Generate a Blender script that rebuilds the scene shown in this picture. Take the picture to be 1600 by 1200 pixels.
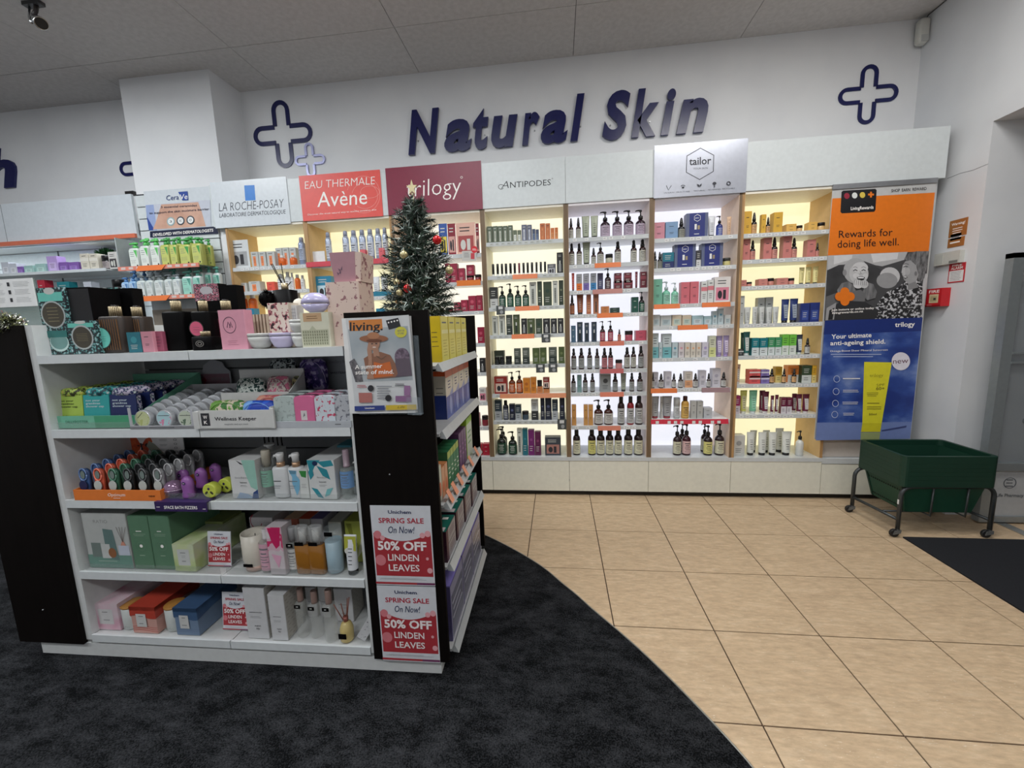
import bpy, math, random
from math import sin, cos, pi, radians, sqrt
from mathutils import Vector, Matrix
from mathutils.geometry import tessellate_polygon
random.seed(7)
scn = bpy.context.scene
for o_ in list(bpy.data.objects): bpy.data.objects.remove(o_)

# ---------------------------------------------------------------- camera
R_ = Vector((0.99332172, 0.11045811, -0.03333114)); U_ = Vector((0.01727552, 0.14324197, 0.98953691)); F_ = Vector((-0.11407679, 0.98350432, -0.14037714))
CAM = Vector((0.2107, -3.1278, 1.4137)); FPX = 636.0254
cam_d = bpy.data.cameras.new('camera'); cam = bpy.data.objects.new('camera', cam_d); scn.collection.objects.link(cam)
cam_d.sensor_fit = 'HORIZONTAL'; cam_d.sensor_width = 36; cam_d.lens = FPX / 1600 * 36; cam_d.clip_start = .02; cam_d.clip_end = 60
cam.matrix_world = Matrix(((R_.x, U_.x, -F_.x, CAM.x), (R_.y, U_.y, -F_.y, CAM.y), (R_.z, U_.z, -F_.z, CAM.z), (0, 0, 0, 1)))
scn.camera = cam
# ---------------------------------------------------------------- light
scn.view_settings.view_transform = 'Standard'; scn.view_settings.look = 'None'; scn.view_settings.gamma = 1
scn.view_settings.use_curve_mapping = False; scn.view_settings.exposure = 0.0
W = bpy.data.worlds.new('world'); scn.world = W; W.use_nodes = True
W.node_tree.nodes['Background'].inputs[0].default_value = (.55, .6, .68, 1); W.node_tree.nodes['Background'].inputs[1].default_value = .35
CEIL = 3.53
LAMPS = [(-3.3, -1.6, 56), (-.7, -1.9, 34), (1.65, -1.3, 37), (-3.4, -4.0, 46), (-.6, -4.2, 38), (1.7, -4.2, 15)]
for x_, y_, p_ in LAMPS:
    ld = bpy.data.lights.new('ceiling_panel_lamp', 'AREA'); ld.shape = 'RECTANGLE'; ld.size = 1.15; ld.size_y = .55; ld.energy = p_; ld.color = (.93, .975, 1) if x_ < 0 else (1, .985, .95)
    lo = bpy.data.objects.new('ceiling_panel_lamp', ld); scn.collection.objects.link(lo); lo.location = (x_, y_, CEIL - .03)

# ---------------------------------------------------------------- helpers
def bp(x, y, X=None, Y=None, Z=None):
    d = R_ * ((x - 800) / FPX) + U_ * ((600 - y) / FPX) + F_
    for i, v in enumerate((X, Y, Z)):
        if v is not None:
            return CAM + d * ((v - CAM[i]) / d[i])
def bpp(x, y, P0, n):
    d = R_ * ((x - 800) / FPX) + U_ * ((600 - y) / FPX) + F_
    return CAM + d * ((Vector(P0) - CAM).dot(n) / d.dot(n))
def lin(c):
    return tuple(((v / 255) / 12.92 if v <= 10.31 else ((v / 255 + .055) / 1.055) ** 2.4) for v in c)
MATS = {}
def nodes(m):
    nt = m.node_tree; return nt, nt.nodes, nt.links, nt.nodes['Principled BSDF']
def M(c, rough=.45, metal=0., emit=0., trans=0., spec=None, key=None):
    """plain coloured material, with a faint procedural grain so nothing is perfectly flat"""
    k = key or (tuple(c), rough, metal, emit, trans)
    if k in MATS: return MATS[k]
    m = bpy.data.materials.new('mat'); m.use_nodes = True; nt, N, L, b = nodes(m)
    lc = lin(c)
    if emit:
        b.inputs['Emission Color'].default_value = (*lc, 1); b.inputs['Emission Strength'].default_value = emit
        b.inputs['Base Color'].default_value = (*lc, 1)
    elif trans:
        b.inputs['Base Color'].default_value = (*lc, 1); b.inputs['Alpha'].default_value = max(.12, 1 - trans); b.inputs['Specular IOR Level'].default_value = .8
    else:
        n = N.new('ShaderNodeTexNoise'); n.inputs['Scale'].default_value = 35; n.inputs['Detail'].default_value = 1
        co = N.new('ShaderNodeTexCoord'); L.new(co.outputs['Object'], n.inputs['Vector'])
        mx = N.new('ShaderNodeMix'); mx.data_type = 'RGBA'
        mx.inputs[6].default_value = (*[v * .93 for v in lc], 1); mx.inputs[7].default_value = (*[min(1, v * 1.07) for v in lc], 1)
        L.new(n.outputs[0], mx.inputs[0]); L.new(mx.outputs[2], b.inputs['Base Color'])
    b.inputs['Roughness'].default_value = rough; b.inputs['Metallic'].default_value = metal
    if spec is not None: b.inputs['Specular IOR Level'].default_value = spec
    MATS[k] = m; return m
def PM(key, cols, scale=40, kind='noise', rough=.5, stretch=(1, 1, 1), stops=None, bump=0., detail=3, coord='Object'):
    """printed / mottled pattern in several flat colours"""
    if key in MATS: return MATS[key]
    m = bpy.data.materials.new('mat_' + key); m.use_nodes = True; nt, N, L, b = nodes(m)
    co = N.new('ShaderNodeTexCoord'); mp = N.new('ShaderNodeMapping'); mp.inputs['Scale'].default_value = stretch
    L.new(co.outputs[coord], mp.inputs['Vector'])
    if kind == 'noise':
        t = N.new('ShaderNodeTexNoise'); t.inputs['Detail'].default_value = detail; out = t.outputs[0]
    elif kind == 'voronoi':
        t = N.new('ShaderNodeTexVoronoi'); out = t.outputs['Distance']
    elif kind == 'wave':
        t = N.new('ShaderNodeTexWave'); t.inputs['Distortion'].default_value = 2; t.bands_direction = 'X'; out = t.outputs[1] if len(t.outputs) > 1 else t.outputs[0]
    t.inputs['Scale'].default_value = scale; L.new(mp.outputs[0], t.inputs['Vector'])
    r = N.new('ShaderNodeValToRGB'); r.color_ramp.interpolation = 'LINEAR' if stops is None else 'CONSTANT'
    n = len(cols); st = stops or [.3 + .4 * i / max(1, n - 1) for i in range(n)]
    while len(r.color_ramp.elements) < n: r.color_ramp.elements.new(.5)
    for e, s, c in zip(r.color_ramp.elements, st, cols): e.position = s; e.color = (*lin(c), 1)
    L.new(out, r.inputs[0]); L.new(r.outputs[0], b.inputs['Base Color']); b.inputs['Roughness'].default_value = rough
    if bump:
        bu = N.new('ShaderNodeBump'); bu.inputs['Strength'].default_value = bump; bu.inputs['Distance'].default_value = .01
        L.new(out, bu.inputs['Height']); L.new(bu.outputs[0], b.inputs['Normal'])
    MATS[key] = m; return m
ROOTM = {}
def root_of(o):
    while o.parent is not None: o = o.parent
    return o
class MB:
    def __init__(s): s.v = []; s.f = []; s.m = []; s.mats = []; s.sm = []
    def mi(s, m):
        if m not in s.mats: s.mats.append(m)
        return s.mats.index(m)
    def face(s, idx, m, smooth=False): s.f.append(tuple(idx)); s.m.append(s.mi(m)); s.sm.append(smooth)
    def add(s, vs, fs, m, smooth=False):
        b = len(s.v); s.v += [Vector(v) for v in vs]
        for f in fs: s.face([b + i for i in f], m, smooth)
        return s
    def box(s, x0, x1, y0, y1, z0, z1, m, cm=0.):
        if cm:      # small chamfer on the upright edges and the top
            pts = [(x0 + cm, y0), (x1 - cm, y0), (x1, y0 + cm), (x1, y1 - cm), (x1 - cm, y1), (x0 + cm, y1), (x0, y1 - cm), (x0, y0 + cm)]
            return s.prism(pts, z0, z1, m)
        vs = [(x0, y0, z0), (x1, y0, z0), (x1, y1, z0), (x0, y1, z0), (x0, y0, z1), (x1, y0, z1), (x1, y1, z1), (x0, y1, z1)]
        return s.add(vs, [(0, 3, 2, 1), (4, 5, 6, 7), (0, 1, 5, 4), (1, 2, 6, 5), (2, 3, 7, 6), (3, 0, 4, 7)], m)
    def prism(s, pts, z0, z1, m, smooth=False):
        n = len(pts); vs = [(x, y, z0) for x, y in pts] + [(x, y, z1) for x, y in pts]
        fs = [tuple(range(n))[::-1], tuple(range(n, 2 * n))]
        s.add(vs, fs, m); b = len(s.v) - 2 * n
        for i in range(n): j = (i + 1) % n; s.face((b + i, b + j, b + n + j, b + n + i), m, smooth)
        return s
    def hexa(s, P, m):      # eight free corners: 4 bottom (ccw), 4 top
        return s.add(P, [(0, 3, 2, 1), (4, 5, 6, 7), (0, 1, 5, 4), (1, 2, 6, 5), (2, 3, 7, 6), (3, 0, 4, 7)], m)
    def loft(s, rings, m, n=14, e=2., cx=0, cy=0, smooth=True, caps=True):
        """rings: (rx, ry, z) or (rx, ry, z, material)"""
        b = len(s.v); k = 0
        for r in rings:
            for i in range(n):
                a = 2 * pi * (i + .5) / n; c, d = cos(a), sin(a)
                px = math.copysign(abs(c) ** (2 / e), c) * r[0]; py = math.copysign(abs(d) ** (2 / e), d) * r[1]
                s.v.append(Vector((cx + px, cy + py, r[2])))
        for k in range(len(rings) - 1):
            mm = rings[k][3] if len(rings[k]) > 3 else m
            for i in range(n):
                j = (i + 1) % n; s.face((b + k * n + i, b + k * n + j, b + (k + 1) * n + j, b + (k + 1) * n + i), mm, smooth)
        if caps:
            s.face([b + i for i in range(n)][::-1], m); t = b + (len(rings) - 1) * n; s.face([t + i for i in range(n)], rings[-1][3] if len(rings[-1]) > 3 else m)
        return s
    def lathe(s, prof, m, n=14, cx=0, cy=0, smooth=True, caps=True): return s.loft([(r, r, z) + tuple(x) for r, z, *x in prof], m, n, 2., cx, cy, smooth, caps)
    def tube(s, pts, r, m, n=8, smooth=True):
        pts = [Vector(p) for p in pts]; b0 = None; b = len(s.v)
        for i, p in enumerate(pts):
            t = ((pts[min(i + 1, len(pts) - 1)] - pts[max(i - 1, 0)])).normalized()
            up = Vector((0, 0, 1)) if abs(t.z) < .95 else Vector((1, 0, 0))
            if b0 is not None: a = (b0 - t * b0.dot(t)).normalized()
            else: a = t.cross(up).normalized()
            b0 = a; c = t.cross(a); rr = r[i] if isinstance(r, (list, tuple)) else r
            for k in range(n): s.v.append(p + (a * cos(2 * pi * k / n) + c * sin(2 * pi * k / n)) * rr)
        for i in range(len(pts) - 1):
            for k in range(n): j = (k + 1) % n; s.face((b + i * n + k, b + i * n + j, b + (i + 1) * n + j, b + (i + 1) * n + k), m, smooth)
        s.face([b + k for k in range(n)][::-1], m); t = b + (len(pts) - 1) * n; s.face([t + k for k in range(n)], m)
        return s
    def ball(s, c, r, m, n=12, k=8, sz=1.):
        prof = [(max(1e-4, r * sin(pi * i / k)), c[2] - r * sz * cos(pi * i / k)) for i in range(k + 1)]
        return s.lathe(prof, m, n, c[0], c[1], True)
    def xf(s, M4, start=0):
        for i in range(start, len(s.v)): s.v[i] = M4 @ s.v[i]
        return s
    def build(s, name, parent=None, world=False, loc=None, rz=0):
        me = bpy.data.meshes.new(name); vs = s.v
        if world and parent is not None:
            inv = ROOTM[root_of(parent).name].inverted(); vs = [inv @ v for v in vs]
        me.from_pydata([tuple(v) for v in vs], [], s.f)
        for m in s.mats: me.materials.append(m)
        me.polygons.foreach_set('material_index', s.m); me.polygons.foreach_set('use_smooth', s.sm); me.update()
        o = bpy.data.objects.new(name, me); scn.collection.objects.link(o)
        if parent is not None: o.parent = parent
        else:
            if loc is not None: o.location = loc; o.rotation_euler = (0, 0, rz)
            ROOTM[o.name] = Matrix.Translation(loc or (0, 0, 0)) @ Matrix.Rotation(rz, 4, 'Z')
        return o
def thing(name, label, cat, loc=(0, 0, 0), rz=0., group=None):
    o = bpy.data.objects.new(name, None); scn.collection.objects.link(o); o.location = loc; o.rotation_euler = (0, 0, rz); o.empty_display_size = .05
    o['label'] = label; o['category'] = cat
    if group: o['group'] = group
    ROOTM[o.name] = Matrix.Translation(loc) @ Matrix.Rotation(rz, 4, 'Z'); return o
def tag(o, label, cat, group=None):
    o['label'] = label; o['category'] = cat
    if group: o['group'] = group
    return o
def struct(o): o['kind'] = 'structure'; return o

# ---- lettering
FC = {}
def glyphs(t, st='r'):
    k = (t, st)
    if k in FC: return FC[k]
    c = bpy.data.curves.new('t', 'FONT'); c.body = t; c.resolution_u = 2 if len(t) > 3 else 4
    if 'X' in st: c.offset = .036
    elif 'B' in st: c.offset = .034
    elif 'b' in st: c.offset = .016
    elif 't' in st: c.offset = -.012
    if 'i' in st: c.shear = .22
    o = bpy.data.objects.new('t', c); me = bpy.data.meshes.new_from_object(o)
    vs = [v.co.copy() for v in me.vertices]; fs = [tuple(p.vertices) for p in me.polygons]
    bpy.data.objects.remove(o); bpy.data.meshes.remove(me); bpy.data.curves.remove(c)
    if not vs: vs = [Vector((0, 0, 0)), Vector((1, 0, 0))]
    x0 = min(v.x for v in vs); x1 = max(v.x for v in vs)
    FC[k] = ([((v.x - x0) / (x1 - x0), v.y / .70) for v in vs], fs, (x1 - x0)); return FC[k]
class Print:
    """flat print on a surface: everything is mapped by fn(u, v) -> world/local point, layers lifted by tenths of a millimetre"""
    def __init__(s, fn, nrm, up=Vector((0, 0, 1)), step=.00018, base=.0004): s.fn = fn; s.n = Vector(nrm).normalized(); s.up = up; s.mb = MB(); s.k = base; s.step = step
    def P(s, u, v): return s.fn(u, v) + s.n * s.k
    def poly(s, pts, m, conc=False):
        vs = [s.P(*p) for p in pts]; s.k += s.step
        if conc or len(pts) > 4: fs = [tuple(t) for t in tessellate_polygon([[Vector((p[0], p[1], 0)) for p in pts]])]
        else: fs = [tuple(range(len(pts)))]
        s.mb.add(vs, fs, m); return s
    def rect(s, a, b, c, d, m): return s.poly([(a, b), (c, b), (c, d), (a, d)], m)
    def ell(s, cx, cy, rx, ry, m, n=22, a0=0, a1=2 * pi): return s.poly([(cx + rx * cos(a0 + (a1 - a0) * i / n), cy + ry * sin(a0 + (a1 - a0) * i / n)) for i in range(n)], m, True)
    def ring(s, pts, wd, m, closed=True):
        """stroke along pts in surface units"""
        n = len(pts); L = []; Rr = []
        for i in range(n):
            a = pts[(i - 1) % n if closed else max(i - 1, 0)]; b = pts[(i + 1) % n if closed else min(i + 1, n - 1)]
            dx, dy = b[0] - a[0], b[1] - a[1]; q = sqrt(dx * dx + dy * dy) or 1; L.append((pts[i][0] - dy / q * wd / 2, pts[i][1] + dx / q * wd / 2)); Rr.append((pts[i][0] + dy / q * wd / 2, pts[i][1] - dx / q * wd / 2))
        vs = [s.P(*p) for p in L] + [s.P(*p) for p in Rr]; s.k += s.step
        s.mb.add(vs, [(i, (i + 1) % n, n + (i + 1) % n, n + i) for i in range(n if closed else n - 1)], m); return s
    def oval(s, cx, cy, rx, ry, wd, m, n=26, a0=0, a1=2 * pi, rot=0):
        full = abs(a1 - a0 - 2 * pi) < 1e-6; c, d = cos(rot), sin(rot)
        pts = []
        for i in range(n if full else n + 1):
            a = a0 + (a1 - a0) * i / n; x, y = rx * cos(a), ry * sin(a); pts.append((cx + x * c - y * d, cy + x * d + y * c))
        return s.ring(pts, wd, m, full)
    def text(s, t, x0, y0, x1, y1, h, m, st='r'):
        """baseline from (x0,y0) to (x1,y1) in surface units, cap height h in the v unit"""
        vs, fs, _ = glyphs(t, st); A = s.P(x0, y0); B = s.P(x1, y1); T = s.fn(x0, y0 + h) + s.n * s.k - A; s.k += s.step
        s.mb.add([A + (B - A) * x + T * y for x, y in vs], fs, m); return s
    def lines(s, x0, y0, x1, y1, n, m, th=.35, jit=.25, dy=None):
        """small illegible print: n thin bars between y0 and y1"""
        for i in range(n):
            y = y0 + (y1 - y0) * (i + .5) / n; hh = abs(y1 - y0) / n * th; j = random.random() * jit * (x1 - x0)
            s.rect(x0 + j * .3, y - hh / 2, x1 - j, y + hh / 2, m)
            s.k -= s.step
        s.k += s.step; return s
    def build(s, name='print', parent=None, world=False): return s.mb.build(name, parent, world)
def pxprint(P0, n): P0 = Vector(P0); n = Vector(n); return Print(lambda x, y: bpp(x, y, P0, n), n)
def pxprint_(P0, n, ox, oy, sc):    # coordinates read off an enlarged detail
    P0 = Vector(P0); n = Vector(n); return Print(lambda x, y: bpp(ox + x / sc, oy + y / sc, P0, n), n)

WHITE = M((214, 218, 222), .55); WHITE2 = M((205, 208, 208), .4); BLACK = M((20, 18, 18), .4); INK = M((38, 38, 44), .6); GREYM = M((150, 152, 156), .35, .6)
NAVY = M((15, 21, 80), .28); STEEL = M((150, 152, 155), .3, .9); CHROME = M((200, 202, 205), .12, 1.)
PAPER = M((226, 226, 226), .6); TXT = M((110, 112, 116), .6); GOLD = M((176, 160, 130), .38, .75)
# ================================================================ THE SETTING
def noisewall(key, c1, c2, scale=3, rough=.7, bump=.08):
    if key in MATS: return MATS[key]
    m = bpy.data.materials.new(key); m.use_nodes = True; nt, N, L, b = nodes(m)
    co = N.new('ShaderNodeTexCoord'); t = N.new('ShaderNodeTexNoise'); t.inputs['Scale'].default_value = scale; t.inputs['Detail'].default_value = 6; L.new(co.outputs['Object'], t.inputs['Vector'])
    r = N.new('ShaderNodeValToRGB'); r.color_ramp.elements[0].position = .35; r.color_ramp.elements[1].position = .65
    r.color_ramp.elements[0].color = (*lin(c1), 1); r.color_ramp.elements[1].color = (*lin(c2), 1); L.new(t.outputs[0], r.inputs[0]); L.new(r.outputs[0], b.inputs['Base Color'])
    t2 = N.new('ShaderNodeTexNoise'); t2.inputs['Scale'].default_value = 160; L.new(co.outputs['Object'], t2.inputs['Vector'])
    bu = N.new('ShaderNodeBump'); bu.inputs['Strength'].default_value = bump; bu.inputs['Distance'].default_value = .004; L.new(t2.outputs[0], bu.inputs['Height']); L.new(bu.outputs[0], b.inputs['Normal'])
    b.inputs['Roughness'].default_value = rough; MATS[key] = m; return m
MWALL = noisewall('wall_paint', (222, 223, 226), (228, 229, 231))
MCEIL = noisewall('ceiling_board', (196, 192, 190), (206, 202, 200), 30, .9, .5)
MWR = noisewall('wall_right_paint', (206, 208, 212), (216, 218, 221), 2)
def wallbox(name, *a, m=MWALL, parent=None): return struct(MB().box(*a, m).build(name, parent))
wb = wallbox('wall_back', -3.0, 3.1, .5, .62, 0, 3.6)
wallbox('wall_back', -7, -3.0, .42, .62, 0, 3.6)
struct(MB().box(-3.34, -2.53, .165, .5, 0, 3.53, MWALL).build('column'))
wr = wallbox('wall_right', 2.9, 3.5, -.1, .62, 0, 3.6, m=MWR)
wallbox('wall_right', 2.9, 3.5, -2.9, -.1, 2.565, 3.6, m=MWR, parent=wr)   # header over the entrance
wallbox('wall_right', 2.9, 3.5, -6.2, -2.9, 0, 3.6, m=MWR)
wallbox('wall_left', -7.12, -7, -6.2, .62, 0, 3.6)
wallbox('wall_front', -7.12, 3.5, -6.32, -6.2, 0, 3.6)
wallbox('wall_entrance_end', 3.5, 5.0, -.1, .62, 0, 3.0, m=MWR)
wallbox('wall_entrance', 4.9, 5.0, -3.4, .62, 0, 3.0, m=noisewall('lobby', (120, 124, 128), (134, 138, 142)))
# joint line on the right wall (panel edge) running up towards the entrance
MB().tube([bp(1480, 279, X=2.8995), bp(1500, 271, X=2.8995), bp(1520, 266, X=2.8995), bp(1544, 256, X=2.8995)], .0014, M((120, 122, 124), .8), 4).build('trim', wr, True)
# ceiling: base sheet with tiles, seams left open between them
ceil = struct(MB().box(-7.12, 3.5, -6.32, .62, CEIL + .012, CEIL + .06, M((70, 68, 66), .9)).build('ceiling'))
xs = [-7.12, -5.97, -4.70, -3.43, -2.17, -.90, .37, 1.63, 2.90]; ys = [.5, -.03, -1.30, -2.57, -3.84, -5.11, -6.3]
for i in range(len(xs) - 1):
    for j in range(len(ys) - 1):
        g = .002
        MB().box(xs[i] + g, xs[i + 1] - g, ys[j + 1] + g, ys[j] - g, CEIL + random.random() * .0015, CEIL + .012, MCEIL).build('ceiling_tile', ceil)
# floor
def tilemat():
    m = bpy.data.materials.new('floor_tile'); m.use_nodes = True; nt, N, L, b = nodes(m)
    co = N.new('ShaderNodeTexCoord'); oi = N.new('ShaderNodeObjectInfo')
    ad = N.new('ShaderNodeVectorMath'); ad.operation = 'MULTIPLY_ADD'; L.new(co.outputs['Object'], ad.inputs[0]); ad.inputs[1].default_value = (1, 3.2, 1)
    cmb = N.new('ShaderNodeCombineXYZ'); ml = N.new('ShaderNodeMath'); ml.operation = 'MULTIPLY'; ml.inputs[1].default_value = 37; L.new(oi.outputs['Random'], ml.inputs[0])
    L.new(ml.outputs[0], cmb.inputs[0]); L.new(ml.outputs[0], cmb.inputs[2]); L.new(cmb.outputs[0], ad.inputs[2])
    t = N.new('ShaderNodeTexNoise'); t.inputs['Scale'].default_value = 9; t.inputs['Detail'].default_value = 9; t.inputs['Roughness'].default_value = .75; L.new(ad.outputs[0], t.inputs['Vector'])
    r = N.new('ShaderNodeValToRGB'); e = r.color_ramp.elements; e[0].position = .33; e[1].position = .68; e[0].color = (*lin((186, 160, 131)), 1); e[1].color = (*lin((212, 188, 158)), 1)
    e2 = e.new(.5); e2.color = (*lin((200, 174, 142)), 1); L.new(t.outputs[0], r.inputs[0])
    f = N.new('ShaderNodeTexNoise'); f.inputs['Scale'].default_value = 60; f.inputs['Detail'].default_value = 2; L.new(ad.outputs[0], f.inputs['Vector'])
    r2 = N.new('ShaderNodeValToRGB'); r2.color_ramp.elements[0].position = .68; r2.color_ramp.elements[1].position = .76; r2.color_ramp.elements[0].color = (0, 0, 0, 1); L.new(f.outputs[0], r2.inputs[0])
    mx = N.new('ShaderNodeMix'); mx.data_type = 'RGBA'; L.new(r2.outputs[0], mx.inputs[0]); L.new(r.outputs[0], mx.inputs[6]); mx.inputs[7].default_value = (*lin((222, 208, 186)), 1)
    f3 = N.new('ShaderNodeTexNoise'); f3.inputs['Scale'].default_value = 24; f3.inputs['Detail'].default_value = 5; L.new(ad.outputs[0], f3.inputs['Vector'])
    mr = N.new('ShaderNodeMapRange'); mr.inputs[1].default_value = .3; mr.inputs[2].default_value = .7; mr.inputs[3].default_value = .86; mr.inputs[4].default_value = 1.08; L.new(f3.outputs[0], mr.inputs[0])
    hs = N.new('ShaderNodeHueSaturation'); L.new(mx.outputs[2], hs.inputs['Color']); L.new(mr.outputs[0], hs.inputs['Value'])
    L.new(hs.outputs[0], b.inputs['Base Color']); b.inputs['Roughness'].default_value = .42; b.inputs['Specular IOR Level'].default_value = .35
    return m
MT = tilemat()
floor = struct(MB().box(-7.12, 5.0, -6.32, .62, -.05, -.004, M((70, 50, 36), .9)).build('floor'))
T = .45
me0 = None
for i in range(-2, 8):
    for j in range(-1, 9):
        x0 = i * T; y1 = -j * T
        if i < 1 and j > 3: continue
        if me0 is None:
            o = MB().prism([(.0028, -.4472), (.4472, -.4472), (.4472, -.0028), (.0028, -.0028)], -.03, 0, MT).build('floor_tile', floor); me0 = o.data
        else:
            o = bpy.data.objects.new('floor_tile', me0); scn.collection.objects.link(o); o.parent = floor
        o.location = (x0, y1, 0)
def carpetmat():
    m = bpy.data.materials.new('carpet_pile'); m.use_nodes = True; nt, N, L, b = nodes(m)
    co = N.new('ShaderNodeTexCoord'); mp = N.new('ShaderNodeMapping'); mp.inputs['Scale'].default_value = (1, 1.7, 1); L.new(co.outputs['Object'], mp.inputs[0])
    t = N.new('ShaderNodeTexNoise'); t.inputs['Scale'].default_value = 6; t.inputs['Detail'].default_value = 10; t.inputs['Roughness'].default_value = .8; L.new(mp.outputs[0], t.inputs['Vector'])
    f = N.new('ShaderNodeTexNoise'); f.inputs['Scale'].default_value = 190; f.inputs['Detail'].default_value = 2; L.new(co.outputs['Object'], f.inputs['Vector'])
    md = N.new('ShaderNodeMath'); md.operation = 'MULTIPLY_ADD'; md.inputs[1].default_value = .45; L.new(f.outputs[0], md.inputs[0])
    m2 = N.new('ShaderNodeMath'); m2.operation = 'MULTIPLY'; m2.inputs[1].default_value = .75; L.new(t.outputs[0], m2.inputs[0]); L.new(m2.outputs[0], md.inputs[2])
    r = N.new('ShaderNodeValToRGB'); e = r.color_ramp.elements; e[0].position = .52; e[1].position = .74; e[0].color = (*lin((6, 7, 9)), 1); e[1].color = (*lin((52, 53, 56)), 1); L.new(md.outputs[0], r.inputs[0])
    L.new(r.outputs[0], b.inputs['Base Color']); b.inputs['Roughness'].default_value = .95; b.inputs['Specular IOR Level'].default_value = .1
    bu = N.new('ShaderNodeBump'); bu.inputs['Strength'].default_value = .5; bu.inputs['Distance'].default_value = .004; L.new(md.outputs[0], bu.inputs['Height']); L.new(bu.outputs[0], b.inputs['Normal'])
    return m
arc = [(-7, -.12), (-1.5, -.12), (-1.1, -.17), (-.7, -.31), (-.338, -.538), (-.15, -.68), (.005, -.816), (.115, -.93), (.202, -1.045), (.285, -1.15), (.355, -1.25), (.468, -1.398), (.561, -1.53), (.648, -1.67), (.717, -1.79), (.761, -1.874), (.80, -1.96), (.87, -2.16), (.93, -2.45), (.96, -2.9), (.97, -6.19)]
arc_s = []
for i in range(len(arc) - 1):
    p0 = arc[max(i - 1, 0)]; p1 = arc[i]; p2 = arc[i + 1]; p3 = arc[min(i + 2, len(arc) - 1)]
    for k in range(4):
        t = k / 4
        arc_s.append(tuple(.5 * (2 * p1[a] + (p2[a] - p0[a]) * t + (2 * p0[a] - 5 * p1[a] + 4 * p2[a] - p3[a]) * t * t + (3 * p1[a] - p0[a] - 3 * p2[a] + p3[a]) * t ** 3) for a in (0, 1)) if 0 < i < len(arc) - 2 else tuple(p1[a] + (p2[a] - p1[a]) * t for a in (0, 1)))
arc_s.append(arc[-1]); cpts = arc_s + [(-7, -6.19)]
mb = MB(); n = len(cpts); vs = [(x, y, 0.0005) for x, y in cpts] + [(x, y, .006) for x, y in cpts]
tr = tessellate_polygon([[Vector((x, y, 0)) for x, y in cpts]]); MC = carpetmat()
fs = [tuple(a + n for a in t) for t in tr] + [(i, (i + 1) % n, n + (i + 1) % n, n + i) for i in range(n)]
mb.add(vs, fs, MC); carpet = mb.build('carpet'); tag(carpet, 'charcoal mottled carpet with a curved edge against the beige tiles', 'carpet'); 
MB().tube([(x + .004, y + .002, .004) for x, y in arc_s if x > -.6 and y > -3.4], .0035, M((170, 168, 160), .3, .6), 6).build('edge_trim', carpet)
# entrance mat
mm = MB(); mm.prism([(2.355, -2.6), (3.12, -2.6), (3.12, -.45), (2.365, -.45)], .0005, .009, PM('mat', [(14, 16, 22), (24, 26, 33)], 120, rough=.95)).build('entrance_mat')
tag(bpy.data.objects['entrance_mat'], 'flat black entrance mat on the tiles under the basket trolley', 'mat')

# ================================================================ wall letters and crosses
def letter(ch, x0, x1, base_l, base_r, hcap, yplane=.47, mat=NAVY):
    """x0,x1: letter's span in the photo's frame; baseline heights there; cap height in metres"""
    vs, fs, wd = glyphs(ch, 'Xi'); A = bp(x0, base_l, Y=yplane); B = bp(x1, base_r, Y=yplane); zb = (A.z + B.z) / 2; w = B.x - A.x
    mb = MB(); dep = .022; n = len(vs)
    pts = [(x * w, y * hcap) for x, y in vs]
    mb.add([(x, 0, z) for x, z in pts], fs, mat)
    mb.add([(x, dep, z) for x, z in pts], [f[::-1] for f in fs], mat)
    ed = {}
    for f in fs:
        for a, b in zip(f, f[1:] + f[:1]): ed[(a, b)] = 1
    for (a, b) in list(ed):
        if (b, a) not in ed: mb.face((b, a, n + a, n + b), mat)
    t = thing('sign_letter', "x", 'letter', (A.x, yplane, zb), 0, 'raised navy letters of the wall sign'); mb.build('letter_face', t)
    sm = MB()
    for fx in (.3, .7): sm.lathe([(.006, 0), (.006, .5 - yplane - dep)], STEEL, 8)
    sm.v = [Vector((v.x + w * (.3 if i < 16 else .7), dep + v.z, v.y + hcap * .3)) for i, v in enumerate(sm.v)]; sm.build('standoff', t)
    return t
cx = lambda z: 380 + z / 2.105
zx = 0.335
spec = [('N', 543, 650, .33), ('a', 662, 752, .33), ('t', 758, 810, .33), ('u', 816, 905, .33), ('r', 917, 977, .33), ('a', 979, 1068, .33), ('l', 1076, 1124, .33), ('S', 1181, 1273, .335), ('k', 1277, 1366, .335), ('i', 1374, 1421, .335), ('n', 1425, 1528, .335)]
names = ['capital N that starts', 'first a, after the N, in', 'letter t in', 'letter u in', 'letter r in', 'second a, before the l, in', 'tall l that ends', 'capital S that starts', 'letter k in', 'dotted i in', 'final n that ends']
for (ch, a, b, h), nm, w in zip(spec, names, ['Natural'] * 7 + ['Skin'] * 4):
    def base(z): x = cx(z); return 238.5 + (x - 639) * (209 - 238.5) / (984 - 639) if x < 925 else 214.5 + (x - 950) * (201.5 - 214.5) / (1105 - 950)
    t = letter(ch, cx(a), cx(b), base(a), base(b), h * .98)
    t['label'] = f'raised navy {nm} the word {w} on the wall'
t = letter('h', -22, 28, 293, 289, .33, .40); t['label'] = 'raised navy letter h at the far end of the wall, cut by the frame'; t['group'] = 'far wall sign'
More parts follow.
